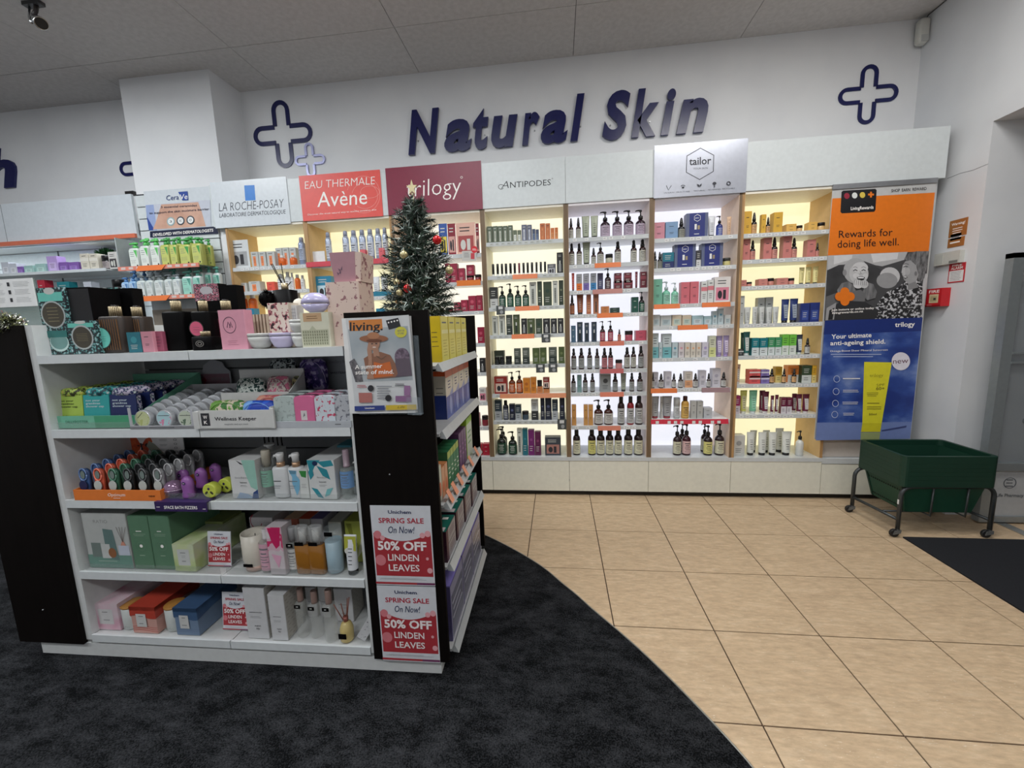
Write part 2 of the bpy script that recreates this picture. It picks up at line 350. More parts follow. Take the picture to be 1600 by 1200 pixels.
def cross(cxw, cz, half, y, label, mat, back):
    t = thing('plus_sign', label, 'sign', (cxw, y, cz), 0, 'outlined plus signs on the wall')
    w = half * .23; th = half * .13
    for a in range(4):
        path = [(-w, w * 1.12), (-w, half - w - th / 2)] + [(w * cos(pi - pi * i / 10), half - w - th / 2 + w * sin(pi * i / 10)) for i in range(1, 10)] + [(w, half - w - th / 2), (w, w * 1.12)]
        L = []; Rr = []
        for i, p in enumerate(path):
            q0 = path[max(i - 1, 0)]; q1 = path[min(i + 1, len(path) - 1)]; dx, dy = q1[0] - q0[0], q1[1] - q0[1]; q = sqrt(dx * dx + dy * dy)
            L.append((p[0] - dy / q * th / 2, p[1] + dx / q * th / 2)); Rr.append((p[0] + dy / q * th / 2, p[1] - dx / q * th / 2))
        n = len(path); mb = MB(); c, s_ = cos(a * pi / 2), sin(a * pi / 2)
        for yy in (0, back): mb.add([(x * c - z * s_, yy, x * s_ + z * c) for x, z in L + Rr], [], mat)
        for i in range(n - 1):
            mb.face((i, i + 1, n + i + 1, n + i), mat); mb.face((2 * n + i, 2 * n + i + 1, i + 1, i), mat); mb.face((n + i, n + i + 1, 3 * n + i + 1, 3 * n + i), mat)
        mb.face((0, n, 3 * n, 2 * n), mat); mb.face((n - 1, 3 * n - 1, 4 * n - 1, 2 * n - 1), mat)
        mb.build('arm', t)
LILAC = M((150, 152, 190), .3, .2)
cross(-2.17, 3.155, .278, .492, 'large navy outlined plus sign left of the word Natural', NAVY, .0075)
cross(-1.935, 2.925, .142, .486, 'small pale outlined plus sign tucked under the large one', LILAC, .0135)
cross(2.562, 3.05, .207, .492, 'navy outlined plus sign right of the word Skin near the corner', NAVY, .0075)
cross(-3.53, 2.95, .21, .412, 'navy plus sign half hidden behind the white column', NAVY, .0075)

# ================================================================ wall shelving
def oak():
    return PM('oak', [(150, 112, 70), (176, 138, 92), (190, 152, 104)], 6, rough=.5, stretch=(14, 14, .9), detail=4)
OAK = oak(); OAKD = PM('oak_dark', [(104, 84, 62), (126, 102, 76)], 6, rough=.5, stretch=(14, 14, .9), detail=4)
def light(c, s, key):
    if key in MATS: return MATS[key]
    m = bpy.data.materials.new(key); m.use_nodes = True; nt, N, L, b = nodes(m); b.inputs['Base Color'].default_value = (.8, .8, .8, 1)
    co = N.new('ShaderNodeTexCoord'); t = N.new('ShaderNodeTexNoise'); t.inputs['Scale'].default_value = 1.5; L.new(co.outputs['Object'], t.inputs[0])
    r = N.new('ShaderNodeValToRGB'); r.color_ramp.elements[0].color = (*lin([v * .95 for v in c]), 1); r.color_ramp.elements[1].color = (*lin(c), 1); L.new(t.outputs[0], r.inputs[0]); L.new(r.outputs[0], b.inputs['Emission Color'])
    b.inputs['Emission Strength'].default_value = s; MATS[key] = m; return m
WARM = light((255, 249, 222), .86, 'lightbox_warm'); COOL = light((240, 243, 255), .86, 'lightbox_cool'); YELL = light((255, 246, 196), .82, 'lightbox_yellow')
BX = {'L': (-2.525, -1.815), 'E': (-1.815, -1.085), 'T': (-1.085, -.354), 'A': (-.354, .2856), 'B': (.2856, .9175), 'C': (.9175, 1.5465), 'D': (1.5465, 2.208)}
BN = {'L': 'blue-square sign bay', 'E': 'coral sign bay', 'T': 'maroon sign bay', 'A': 'bay right of maroon sign', 'B': 'bay left of hexagon sign', 'C': 'hexagon sign bay', 'D': 'bay beside the orange banner'}
SZ = {'A': [2.052, 1.798, 1.553, 1.335, 1.095, .855, .631], 'B': [2.05, 1.853, 1.658, 1.476, 1.259, 1.043, .857, .583], 'C': [2.011, 1.796, 1.527, 1.364, 1.119, .88, .632],
      'D': [2.01, 1.826, 1.637, 1.36, 1.122, .904, .666], 'T': [1.979, 1.764, 1.533, 1.275, 1.037, .791, .581], 'E': [1.96, 1.682, 1.40, 1.1, .8, .55], 'L': [1.966, 1.768, 1.53, 1.25, .95, .65]}
BL = {'L': YELL, 'E': YELL, 'T': light((255, 250, 232), .88, 'lightbox_cream'), 'A': WARM, 'B': COOL, 'C': COOL, 'D': YELL}
YF = .1246; YB = .462
PLM = M((222, 221, 208), .4); LIPM = M((196, 200, 202), .35)
UNDERGLOW = {}
for k, (xa, xb) in BX.items():
    u = thing('shelving_unit', {'L': 'lit oak shelving unit below the sign with a blue square', 'E': 'lit oak shelving unit below the coral sign', 'T': 'lit shelving unit below the maroon sign, behind the small tree',
        'A': 'lit shelving unit full of dark green products, right of the maroon sign', 'B': 'white-lit shelving unit of brown bottles left of the hexagon sign', 'C': 'white-lit shelving unit below the hexagon sign', 'D': 'yellow-lit oak shelving unit beside the tall orange banner'}[k], 'shelves', (0, 0, 0), 0, 'lit shelving units along the wall')
    for x0, x1 in ((xa, xa + .018), (xb - .018, xb)):
        MB().box(x0, x1, YF, YB + .02, .31, 2.31, OAKD if k in 'BCTA' else OAK).build('side_panel', u)
    inner_lit = M({'A': (236, 228, 200), 'B': (230, 214, 206), 'C': (226, 200, 176), 'T': (226, 196, 170)}.get(k, (205, 170, 120)), .5)  # paler inside faces, the glow of the light panel put into their colour
    for x0, x1 in ((xa + .018, xa + .020), (xb - .020, xb - .018)): MB().box(x0, x1, YF + .004, YB, .312, 2.30, inner_lit).build('lit_side_face', u)
    MB().box(xa + .02, xb - .02, YB, YB + .012, .33, 2.30, BL[k]).build('light_panel', u)
    MB().box(xa + .02, xb - .02, YF + .002, YB, 2.295, 2.313, M((232, 226, 212) if k != 'C' and k != 'B' else (224, 218, 222), .5)).build('top_board', u)
    MB().box(xa + .0, xb - .0, YF - .004, YB, .305, .335, LIPM).build('base_board', u)
    MB().box(xa + .0015, xb - .0015, YF, YF + .018, .045, .304, PLM).build('plinth_panel', u)
    MB().box(xa, xb, YF + .04, YF + .06, 0, .05, BLACK).build('kickboard', u)
    for z in SZ[k]:
        s = MB().box(xa + .021, xb - .021, YF + .012, YB - .002, z - .006, z + .008, M((226, 228, 228), .35)).build('shelf', u)
        MB().box(xa + .021, xb - .021, YF + .004, YF + .011, z - .018, z + .012, LIPM).build('price_rail', s)
        # row of small price tickets in the rail
        tk = MB(); x = xa + .05
        while x < xb - .07:
            if random.random() < (.8 if k in 'AD' else .6):
                w_ = random.choice([.028, .03, .036]); c_ = PAPER if k != 'A' else M((190, 194, 190), .6)
                if k == 'C' and abs(z - .632) < .01: c_ = M((190, 40, 60), .5) if random.random() < .6 else PAPER
                tk.box(x, x + w_, YF + .0025, YF + .004, z - .013, z + .006, c_)
                tk.box(x + .004, x + w_ * .7, YF + .0019, YF + .0025, z - .004, z - .001, TXT)
            x += .045
        if tk.v: tk.build('price_ticket', s)['kind'] = 'stuff'
    bn = MB()
    bn.lathe([(.004, 0), (.004, .008)], GREYM, 6)
# orange / red promo strips on the rails
def strip(k, i, xa, xb, zm, col, label, drop=.0):
    a = bp(zm[0] + xa / zm[2], zm[1] + 400 / zm[2], Y=YF).x; b = bp(zm[0] + xb / zm[2], zm[1] + 400 / zm[2], Y=YF).x; z = SZ[k][i] - drop
    o = MB().hexa([(a, YF - .012, z - .022), (b, YF - .012, z - .022), (b, YF + .001, z - .022), (a, YF + .001, z - .022), (a, YF - .002, z + .014), (b, YF - .002, z + .014), (b, YF + .001, z + .014), (a, YF + .001, z + .014)], M(col, .4)).build('shelf_strip')
    tag(o, label, 'shelf label', 'coloured strips clipped to the shelf edges')
ZA = (740, 290, 5.714); ZB = (740, 490, 5.218); ZC = (1000, 290, 5.333); ZD = (1000, 490, 5.217)
OR = (214, 112, 52); DR = (150, 60, 58)
ORD = ['top', 'second', 'third', 'fourth', 'fifth', 'sixth', 'seventh', 'eighth', 'ninth']
for k, i, a, b, z, c in [('A', 1, 335, 560, ZA, OR), ('A', 2, 350, 570, ZA, OR), ('A', 3, 318, 500, ZB, OR), ('A', 5, 205, 750, ZB, (206, 132, 92)), ('B', 1, 1080, 1315, ZA, OR), ('B', 2, 1060, 1330, ZA, (176, 120, 112)),
        ('B', 3, 1100, 1335, ZA, OR), ('B', 4, 1030, 1225, ZB, (196, 104, 82)), ('B', 5, 1030, 1222, ZB, (176, 84, 84)), ('B', 6, 1030, 1225, ZB, (206, 116, 90)), ('B', 7, 1010, 1200, ZB, (200, 120, 96)),
        ('C', 2, 125, 345, ZC, OR), ('C', 2, 535, 775, ZC, OR), ('C', 3, 300, 540, ZD, OR), ('C', 5, 90, 305, ZD, OR), ('C', 5, 510, 740, ZD, (150, 120, 124))]:
    nm = {OR: 'orange', DR: 'red'}.get(c, 'pinkish' if c[1] > 100 else 'dull red')
    side = ' at its left end' if (k, i, a) in (('C', 2, 125), ('C', 5, 90)) else ' at its right end' if k == 'C' and i in (2, 5) else ''
    strip(k, i, a, b, z, c, f'{nm} strip on the {ORD[i]} shelf edge{side}, {BN[k]}')
strip('C', 6, 95, 738, ZD, (196, 40, 62), 'long crimson ticket strip on the seventh shelf edge, hexagon sign bay')
o_ = [x for x in scn.collection.objects if x.get('label', '').startswith('long crimson')][0]; tk = MB(); x = .965
while x < 1.48: tk.box(x, x + .024, YF - .0142, YF - .0125, SZ['C'][6] - .018, SZ['C'][6] + .004, PAPER); x += .048 if random.random() < .8 else .09
tk.build('price_ticket', o_)['kind'] = 'stuff'
# big banner bay: white unit behind the banner
u = thing('shelving_unit', 'white panelled unit hidden behind the tall banner at the wall end', 'shelves', (0, 0, 0), 0, 'lit shelving units along the wall')
MB().box(2.21, 2.835, .16, .49, .33, 2.31, WHITE2).build('cabinet_body', u)
MB().box(2.208, 2.835, YF - .004, .49, .29, .33, LIPM).build('base_board', u)
MB().box(2.21, 2.835, YF + .03, .155, .335, .47, M((190, 180, 172), .5)).build('front_panel', u)
MB().box(2.21, 2.835, YF, YF + .018, .045, .285, PLM).build('plinth_panel', u)
MB().box(2.21, 2.835, YF + .04, YF + .06, 0, .05, BLACK).build('kickboard', u)
# fascia
fa = thing('fascia', 'long white fascia board running above all the lit shelves', 'fascia')
FM = M((206, 212, 214), .35)
fx = [-2.62, -1.815, -1.085, -.354, .2856, .9175, 1.5465, 2.845]
for a, b in zip(fx, fx[1:]): MB().box(a + .001, b - .001, YF - .006, YF + .012, 2.314, 2.642, FM).build('fascia_panel', fa)
MB().box(-2.525, 2.845, YF + .012, .498, 2.60, 2.63, FM).build('top_board', fa)
MB().box(2.21, 2.845, YF + .012, .498, 2.316, 2.33, WHITE2).build('underside_board', fa)

def board(name, label, c, pm, thick=.006, y=YF - .006, cat='sign', mat=None):
    """flat sign board whose corners are read at the fascia plane; c = (x0 px, x1 px) top/bottom z"""
    x0, x1, z0, z1 = c
    t = thing(name, label, cat, (x0, y, z0), 0, 'brand signs on the fascia')
    MB().box(0, x1 - x0, -thick, 0, 0, z1 - z0, mat or pm).build('board', t); return t
def fpx(x, y): return bp(x, y, Y=YF - .012)
# blue-square sign
a = fpx(328, 283).x; b = fpx(449, 274).x
t = board('brand_sign', 'white sign with a bright blue square above thin dark capitals', (-2.60, -1.93, 2.30, 2.66), M((212, 218, 224), .3))
pr = pxprint_((0, YF - .0122, 0), (0, -1, 0), 180, 240, 5.333)
pr.poly([(1075, 265), (1160, 262), (1170, 388), (1085, 393)], M((20, 120, 205), .4))
pr.text('LA ROCHE-POSAY', 866, 483, 1402, 448, -72, M((40, 44, 60), .5), 't'); pr.text('LABORATOIRE DERMATOLOGIQUE', 870, 533, 1420, 500, -34, M((50, 54, 66), .5), 'r'); pr.build('lettering', t, True)
# coral sign
t = board('brand_sign', 'coral red sign with white lettering and faint swirling rings', (-1.82, -1.145, 2.31, 2.655), M((226, 84, 76), .4))
pr = pxprint_((0, YF - .0122, 0), (0, -1, 0), 440, 240, 5.0)
Wt = M((250, 244, 240), .5); sw = M((236, 150, 142), .5)
for cx_, cy_, rx, ry in ((640, 320, 140, 160), (690, 300, 80, 52), (650, 330, 110, 110)): pr.oval(cx_, cy_, rx * .92, ry * .9, 3.5, sw, 34, -2.9, 2.2 if rx != 80 else 3.3)
pr.text('EAU THERMALE', 183, 278, 728, 240, -62, Wt, 't'); pr.text('Avène', 280, 418, 668, 394, -118, Wt, 'r'); pr.text('Discover the most natural way to soothe sensitive skin', 205, 484, 740, 444, -13, Wt, 'r')
pr.mb.v = pr.mb.v; pr.build('lettering', t, True)
for sgn in (1,):
    pass
# maroon sign
t = board('brand_sign', 'maroon sign with thin white rounded lettering behind the tree top', (-1.10, -.345, 2.312, 2.66), M((128, 32, 60), .4))
pr = pxprint_((0, YF - .0122, 0), (0, -1, 0), 440, 240, 5.0); pr.text('trilogy', 975, 340, 1400, 312, -135, Wt, 't'); pr.oval(1406, 186, 8, 8, 3, Wt, 14); pr.build('lettering', t, True)
# script name printed on fascia panel
t = thing('brand_lettering', 'small dark old-style lettering on the plain white fascia', 'lettering', (-.2, YF - .006, 2.4), 0, 'brand signs on the fascia')
pr = pxprint((0, YF - .0062, 0), (0, -1, 0)); dk = M((44, 48, 52), .5)
pr.text('A', 783, 294.8, 795, 293.8, -11.5, dk, 'ti'); pr.text('NTIPODES', 797, 293.6, 860.5, 289.2, -9.2, dk, 'r'); pr.oval(783, 292, 4.2, 3.6, .8, dk, 16, .5, 5.6); pr.oval(863, 279, .9, .9, .35, dk, 10); pr.build('lettering', t, True)
# silver hexagon sign
t = board('brand_sign', 'brushed silver sign with a thin hexagon and five small icons', (.925, 1.562, 2.305, 2.665), M((186, 190, 202), .28, .55))
pr = pxprint_((0, YF - .0122, 0), (0, -1, 0), 980, 80, 3.077); dk = M((40, 42, 54), .5)
pr.ring([(352, 466), (416, 500), (414, 578), (348, 617), (284, 582), (287, 504)], 4, dk); pr.text('tailor', 298, 548, 404, 542, -36, dk, 'b'); pr.text('YOUR SKIN', 318, 570, 386, 566, -9, dk, 't')
for (x, y), s_ in zip([(200, 656), (268, 652), (347, 646), (419, 641), (487, 636)], ['VEGAN', 'CRUELTY FREE', 'NATURAL', 'NO NASTIES', 'RECYCLABLE']):
    pr.text(s_, x - 20 - len(s_), y + 29, x + 20 + len(s_), y + 26, -6.5, dk, 't')
pr.ring([(188, 646), (198, 668), (212, 646)], 3, dk, False); pr.ell(268, 656, 6, 5, dk)
for q in (-8, -3, 3, 8): pr.ell(268 + q, 648 - (3 if abs(q) < 5 else 0), 2.2, 3, dk, 8)
pr.poly([(336, 638), (346, 644), (346, 654), (338, 650)], dk); pr.poly([(358, 636), (348, 644), (348, 654), (356, 648)], dk); pr.ell(419, 636, 9, 7, dk); pr.rect(417, 638, 421, 655, dk); pr.oval(487, 636, 8, 8, 4, dk, 14); pr.build('lettering', t, True)

# ---- tall banner
t = thing('banner', 'tall hanging banner, orange above, baby photograph, blue sky with yellow tube below', 'banner', (2.138, YF - .004, .485))
MB().box(0, .655, -.002, 0, 0, 1.82, M((190, 190, 190), .4)).build('sheet', t)
MB().box(-.002, .657, -.010, .002, 1.80, 1.832, GREYM).build('hanging_rail', t)
pr = pxprint_((0, YF - .0065, 0), (0, -1, 0), 1260, 270, 2.791)
OG = M((226, 118, 24), .4); DK = M((22, 22, 26), .4)
pr.poly([(113, 112), (560, 86), (533, 342), (93, 361)], OG)
pr.text('SHOP  EARN  REWARD', 370, 85, 524, 75, -13, DK, 'b')
pr.poly([(160, 78), (300, 70), (306, 76), (301, 162), (295, 170), (154, 177), (148, 170), (153, 84)], DK)
for x, y, c in ((176, 101, (150, 40, 60)), (210, 99, (220, 225, 222)), (244, 97, (216, 190, 80))): pr.ell(x, y, 12, 13, M(c, .4))
pr.rect(277, 83, 285, 108, OG); pr.rect(268, 91, 294, 99, OG)
pr.text('LivingRewards', 193, 163, 292, 157, -14, Wt, 'b')
pr.text('Rewards for', 141, 284, 375, 274, -32, DK, 'r'); pr.text('doing life well.', 135, 327, 402, 316, -32, DK, 'r')
# photograph (greys)
g = lambda v: M((v, v, v + 2), .45)
pr.poly([(93, 361), (533, 342), (524, 440), (500, 631), (76, 645)], g(70))
pr.poly([(93, 361), (440, 345), (425, 380), (330, 408), (300, 403), (230, 378), (90, 425)], g(178)); pr.poly([(280, 354), (400, 348), (395, 376), (290, 392)], g(212)); pr.poly([(120, 362), (200, 358), (196, 378), (118, 400)], g(206))
pr.poly([(90, 425), (140, 402), (230, 396), (300, 408), (335, 430), (330, 520), (240, 530), (85, 545)], PM('sofa', [(48, 48, 50), (74, 74, 76)], 6)); pr.poly([(85, 540), (140, 520), (200, 560), (150, 640), (76, 645)], g(96))
pr.ell(362, 452, 44, 40, g(196)); pr.ell(350, 470, 46, 34, g(150)); pr.poly([(512, 440), (524, 440), (500, 631), (478, 631), (500, 520)], g(188))
# woman leaning back: hair, face, flowered dress
pr.poly([(400, 500), (430, 470), (490, 470), (505, 490), (500, 640), (288, 643), (292, 600), (318, 556), (350, 520)], PM('floral_dress', [(22, 22, 24), (36, 36, 38), (196, 196, 200)], 70, stops=[0, .4, .55]), True)
pr.poly([(424, 374), (446, 352), (476, 343), (533, 342), (526, 400), (512, 460), (492, 480), (478, 440), (460, 396), (440, 388)], PM('hair_grey', [(60, 60, 62), (132, 132, 134)], 30, stretch=(3, 3, 1)), True)
pr.poly([(418, 402), (430, 386), (452, 382), (476, 404), (486, 446), (476, 476), (446, 488), (424, 468), (412, 436)], g(158), True); pr.poly([(412, 436), (418, 404), (428, 396), (430, 440), (424, 462)], g(186)); pr.poly([(440, 486), (474, 474), (486, 500), (440, 512)], g(134)); pr.ell(438, 430, 12, 16, g(176))
pr.ring([(420, 412), (430, 408), (440, 411)], 3, g(40), False); pr.ring([(420, 400), (432, 396), (444, 400)], 2, g(70), False); pr.ring([(413, 424), (408, 436), (416, 440)], 2, g(100), False); pr.poly([(416, 452), (428, 450), (440, 456), (428, 464)], g(72)); pr.poly([(418, 453), (428, 452), (436, 456), (428, 458)], g(220)); pr.ell(474, 440, 6, 10, g(120))
# laughing baby, hands at the mouth
pr.ell(212, 428, 53, 56, g(168)); pr.ell(226, 440, 42, 44, g(188)); pr.ell(232, 414, 34, 24, g(204)); pr.ell(164, 436, 9, 14, g(134)); pr.ell(214, 450, 14, 12, g(206)); pr.ell(254, 450, 11, 11, g(202))
for ex in (210, 246): pr.ring([(ex - 9, 428), (ex, 423), (ex + 9, 428)], 3.6, g(26), False); pr.ring([(ex - 10, 414), (ex, 410), (ex + 10, 415)], 2, g(120), False)
pr.ring([(230, 430), (236, 440), (228, 443)], 2, g(120), False); pr.poly([(216, 456), (234, 452), (252, 456), (246, 470), (222, 470)], g(44)); pr.poly([(220, 457), (234, 454), (248, 457), (246, 461), (222, 461)], g(226))
ST = PM('striped_top', [(86, 86, 88), (130, 130, 132)], 60, stretch=(1, 1, .2))
pr.poly([(130, 512), (150, 482), (178, 474), (204, 492), (216, 530), (190, 556), (140, 552)], ST, True); pr.poly([(262, 478), (288, 486), (304, 520), (296, 546), (262, 556), (236, 530), (246, 508)], ST, True); pr.poly([(186, 520), (232, 510), (254, 530), (250, 566), (180, 566)], g(104), True)
pr.ell(222, 486, 22, 19, g(206)); pr.ell(248, 486, 18, 18, g(192))
for q in range(4): pr.ring([(206 + q * 9, 470), (204 + q * 9, 490)], 1.8, g(112), False)
for q in range(3): pr.ring([(240 + q * 8, 474), (242 + q * 8, 492)], 1.8, g(104), False)
pr.poly([(84, 604), (150, 558), (250, 562), (312, 600), (292, 642), (76, 645)], g(44), True); pr.poly([(84, 590), (126, 566), (116, 640), (78, 644)], g(150)); pr.poly([(96, 600), (118, 588), (110, 640), (90, 642)], g(30))
for x, y in ((163, 520), (163, 560)): pr.ell(x, y, 20, 20, OG, 18)
for x, y in ((140, 540), (186, 540)): pr.ell(x, y, 20, 19, OG, 18)
pr.ell(163, 540, 20, 20, OG)
pr.text('Join instore or online today', 104, 603, 290, 594, -9, Wt, 'b'); pr.text('livingrewards.co.nz', 108, 616, 242, 608, -9, Wt, 'b')
# sky
SKY = PM('banner_sky', [(30, 52, 124), (44, 72, 146), (74, 100, 166), (140, 158, 200)], 3.2, detail=5, rough=.4, stretch=(1, 1, 1.6))
SKY.node_tree.nodes['Color Ramp'].color_ramp.elements[0].position = .40; SKY.node_tree.nodes['Color Ramp'].color_ramp.elements[1].position = .50; SKY.node_tree.nodes['Color Ramp'].color_ramp.elements[2].position = .57; SKY.node_tree.nodes['Color Ramp'].color_ramp.elements[3].position = .72
pr.poly([(76, 645), (500, 631), (446, 1158), (36, 1165)], SKY); pr.poly([(40, 1088), (453, 1085), (446, 1158), (36, 1165)], M((112, 130, 182), .4))
pr.poly([(76, 645), (500, 631), (494, 690), (70, 705)], M((26, 46, 116), .4))
pr.text('trilogy', 380, 672, 466, 669, -20, Wt, 'b'); pr.text('Your ultimate', 104, 724, 278, 716, -19, Wt, 'b'); pr.text('anti-ageing shield.', 99, 752, 338, 744, -19, Wt, 'b')
pr.text('Omega-Boost Sheer Mineral Sunscreen', 98, 781, 348, 775, -8, Wt, 'r'); pr.lines(98, 786, 330, 806, 2, M((180, 190, 220), .5), .3)
YT = M((222, 214, 48), .35)
pr.poly([(246, 824), (366, 826), (322, 1090), (238, 1090)], YT); pr.poly([(238, 1090), (322, 1090), (316, 1128), (232, 1128)], M((206, 196, 40), .4)); pr.poly([(232, 1130), (316, 1130), (312, 1160), (230, 1162)], M((150, 160, 110), .4)); pr.poly([(322, 1120), (430, 1100), (428, 1108), (322, 1126)], M((60, 70, 120), .4))
ol = M((120, 112, 30), .5); pr.text('trilogy', 270, 890, 328, 888, -14, ol, 't'); pr.text('SPF', 299, 930, 334, 929, -11, ol, 't'); pr.text('60+', 297, 946, 334, 945, -13, ol, 'b'); pr.lines(256, 955, 310, 975, 3, ol, .3); pr.lines(254, 998, 326, 1008, 1, ol, .3); pr.lines(256, 1015, 322, 1032, 2, ol, .3); pr.text('50ml', 266, 1055, 299, 1054, -8, ol, 'b')
pr.ell(404, 821, 40, 39, M((226, 222, 232), .4), 30); pr.text('new', 370, 832, 436, 828, -22, M((90, 40, 60), .5), 'r')
for i, yy in enumerate((898, 952, 1004, 1052)): pr.oval(126 - i * 3, yy, 13, 14, 2, M((190, 200, 225), .5), 18); pr.lines(150, yy - 9, 236 - i * 8, yy + 5, 1 if i == 0 else 2, Wt, .25)
pr.build('print', t, True)
# ================================================================ PRODUCT BUILDERS (local frame: front faces -Y, base at z = 0)
MCACHE = {}
def cached(key, name, parent, fn):
    """build a part once, then share its mesh data"""
    if key in MCACHE:
        o = bpy.data.objects.new(name, MCACHE[key]); scn.collection.objects.link(o); o.parent = parent; return o
    mb = fn(); o = mb.build(name, parent); MCACHE[key] = o.data; return o
def facep(w, h, y=0.): return Print(lambda u, v: Vector((-w / 2 + u * w, y, v * h)), (0, -1, 0))
def sidep(x, d, h, sgn=1): return Print(lambda u, v: Vector((x, (u * d) if sgn > 0 else d - u * d, v * h)), (sgn, 0, 0))
def light_or_dark(c): return M((40, 40, 46), .6) if sum(c) > 330 else M((206, 206, 200), .6)
def art(pr, style, c, c2, w, h, seed=0):
    st = random.getstate(); random.seed(seed); tx = light_or_dark(c); m2 = M(c2, .5) if c2 else tx; asp = w / h
    if style == 'plain': pr.lines(.25, .7, .75, .78, 1, tx, .35); pr.lines(.3, .3, .7, .42, 2, tx, .3)
    elif style == 'stripe': pr.rect(.3, .12, .66, .72, m2); pr.lines(.36, .3, .6, .6, 4, light_or_dark(c2 or c), .25); pr.lines(.2, .82, .8, .9, 1, tx, .4)
    elif style == 'halves': pr.rect(0, 0, 1, .45, m2); pr.lines(.15, .55, .8, .85, 3, tx, .25); pr.lines(.2, .12, .7, .34, 2, light_or_dark(c2 or c), .25)
    elif style == 'band': pr.rect(.0, .56, 1, .74, m2); pr.lines(.2, .2, .8, .45, 3, tx, .25); pr.lines(.25, .82, .75, .9, 1, tx, .4)
    elif style == 'label': pr.rect(.16, .14, .84, .62, m2); pr.lines(.25, .25, .75, .55, 3, light_or_dark(c2 or c), .25)
    elif style == 'bottle': pr.rect(.3, .1, .68, .46, m2); pr.rect(.4, .46, .58, .62, tx); pr.lines(.2, .78, .8, .9, 2, tx, .25)
    elif style == 'dot': pr.ell(.5, .62, .22, .22 * asp, m2, 16); pr.lines(.2, .15, .8, .4, 3, tx, .25)
    elif style == 'photo': pr.rect(.1, .1, .9, .6, m2); pr.ell(.35, .32, .14, .16, light_or_dark(c2), 12); pr.rect(.55, .15, .72, .5, light_or_dark(c2)); pr.lines(.15, .7, .85, .9, 2, tx, .3)
    elif style == 'hexa':
        pr.rect(.0, .0, 1, 1, M((92, 100, 128), .5)); pr.rect(.14, 0, .86, 1, m2); pr.ring([(.5 + .16 * sin(a * pi / 3), .8 + .16 * asp * cos(a * pi / 3)) for a in range(6)], .02, PAPER); pr.lines(.38, .76, .62, .83, 1, PAPER, .3); pr.rect(.38, .34, .48, .56, PAPER); pr.rect(.52, .34, .62, .5, GOLD); pr.lines(.35, .12, .65, .2, 1, PAPER, .3)
    random.setstate(st); return pr
def P_box(t, w, h, d, c, c2=None, style='plain', rough=.4, side=None):
    cm = min(.0015, w * .04)
    cached(('bx', w, h, d, c, side), 'box_body', t, lambda: MB().box(-w / 2, w / 2, 0, d, 0, h, M(c, rough), cm))
    cached(('bp', w, h, c, c2, style), 'front_print', t, lambda: art(facep(w, h), style, c, c2, w, h).mb)
    if side: cached(('bs', w, h, d, side), 'side_print', t, lambda: sidep(w / 2, d, h).rect(.04, .03, .96, .97, M(side, rough)).lines(.2, .3, .8, .7, 4, light_or_dark(side), .2).mb)
def arcband(r, z0, z1, m, a0=-70, a1=250, ry=None, n=14, c2=None, e=2., tx=True):
    """label wrapped round a body"""
    mb = MB(); ry = ry or r; seg = n
    def P(a, z, k=1.0):
        c_, d_ = cos(a), sin(a); return (math.copysign(abs(c_) ** (2 / e), c_) * r * k, math.copysign(abs(d_) ** (2 / e), d_) * ry * k, z)
    A = [radians(-90 - 80 + 160 * i / seg) for i in range(seg + 1)]
    vs = [P(a, z0) for a in A] + [P(a, z1) for a in A]; mb.add(vs, [(i, i + 1, seg + 2 + i, seg + 1 + i) for i in range(seg)], m, True)
    if tx:
        k = 1.012; tm = c2 or TXT
        for (f0, f1, q0, q1) in ((.78, .84, 4, 10), (.62, .67, 5, 9), (.5, .53, 4, 10), (.4, .43, 4, 9), (.3, .33, 5, 10), (.14, .17, 4, 9)):
            za, zb = z0 + (z1 - z0) * f0, z0 + (z1 - z0) * f1
            AA = A[q0:q1 + 1]; nn = len(AA); vs = [P(a, za, k) for a in AA] + [P(a, zb, k) for a in AA]; mb.add(vs, [(i, i + 1, nn + i + 1, nn + i) for i in range(nn - 1)], tm, True)
    return mb
def P_pump(t, w, h, d, c, c2=None, style=None, cap=(24, 22, 24), top=None, n=14):
    r = w * .485; b = h * .62; m = M(c, .18); k = M(cap, .3)
    cached(('pb', w, h, c), 'bottle_body', t, lambda: MB().lathe([(r * .9, 0), (r, h * .02), (r, b * .78), (r * .93, b * .86), (r * .62, b * .95), (r * .34, b), (r * .32, b + h * .03)], m, n))
    def cp():
        mb = MB(); z = b + h * .02; mb.lathe([(r * .48, z), (r * .48, z + h * .1), (r * .38, z + h * .13)], k, 10).lathe([(r * .16, z + h * .12), (r * .12, h * .93)], k, 8).lathe([(r * .26, h * .92), (r * .3, h * .94), (r * .28, h * .98), (r * .1, h * .995)], k, 10)
        mb.tube([(0, 0, h * .965), (-r * .5, -r * .12, h * .968), (-r * .95, -r * .22, h * .955), (-r * 1.08, -r * .25, h * .93)], [r * .19, r * .16, r * .13, r * .1], k, 6); return mb
    cached(('pc', w, h, cap), 'pump_head', t, cp)
    if c2: cached(('pl', w, h, c2), 'label', t, lambda: arcband(r * 1.01, b * .1, b * .74, M(c2, .5), c2=light_or_dark(c2)))
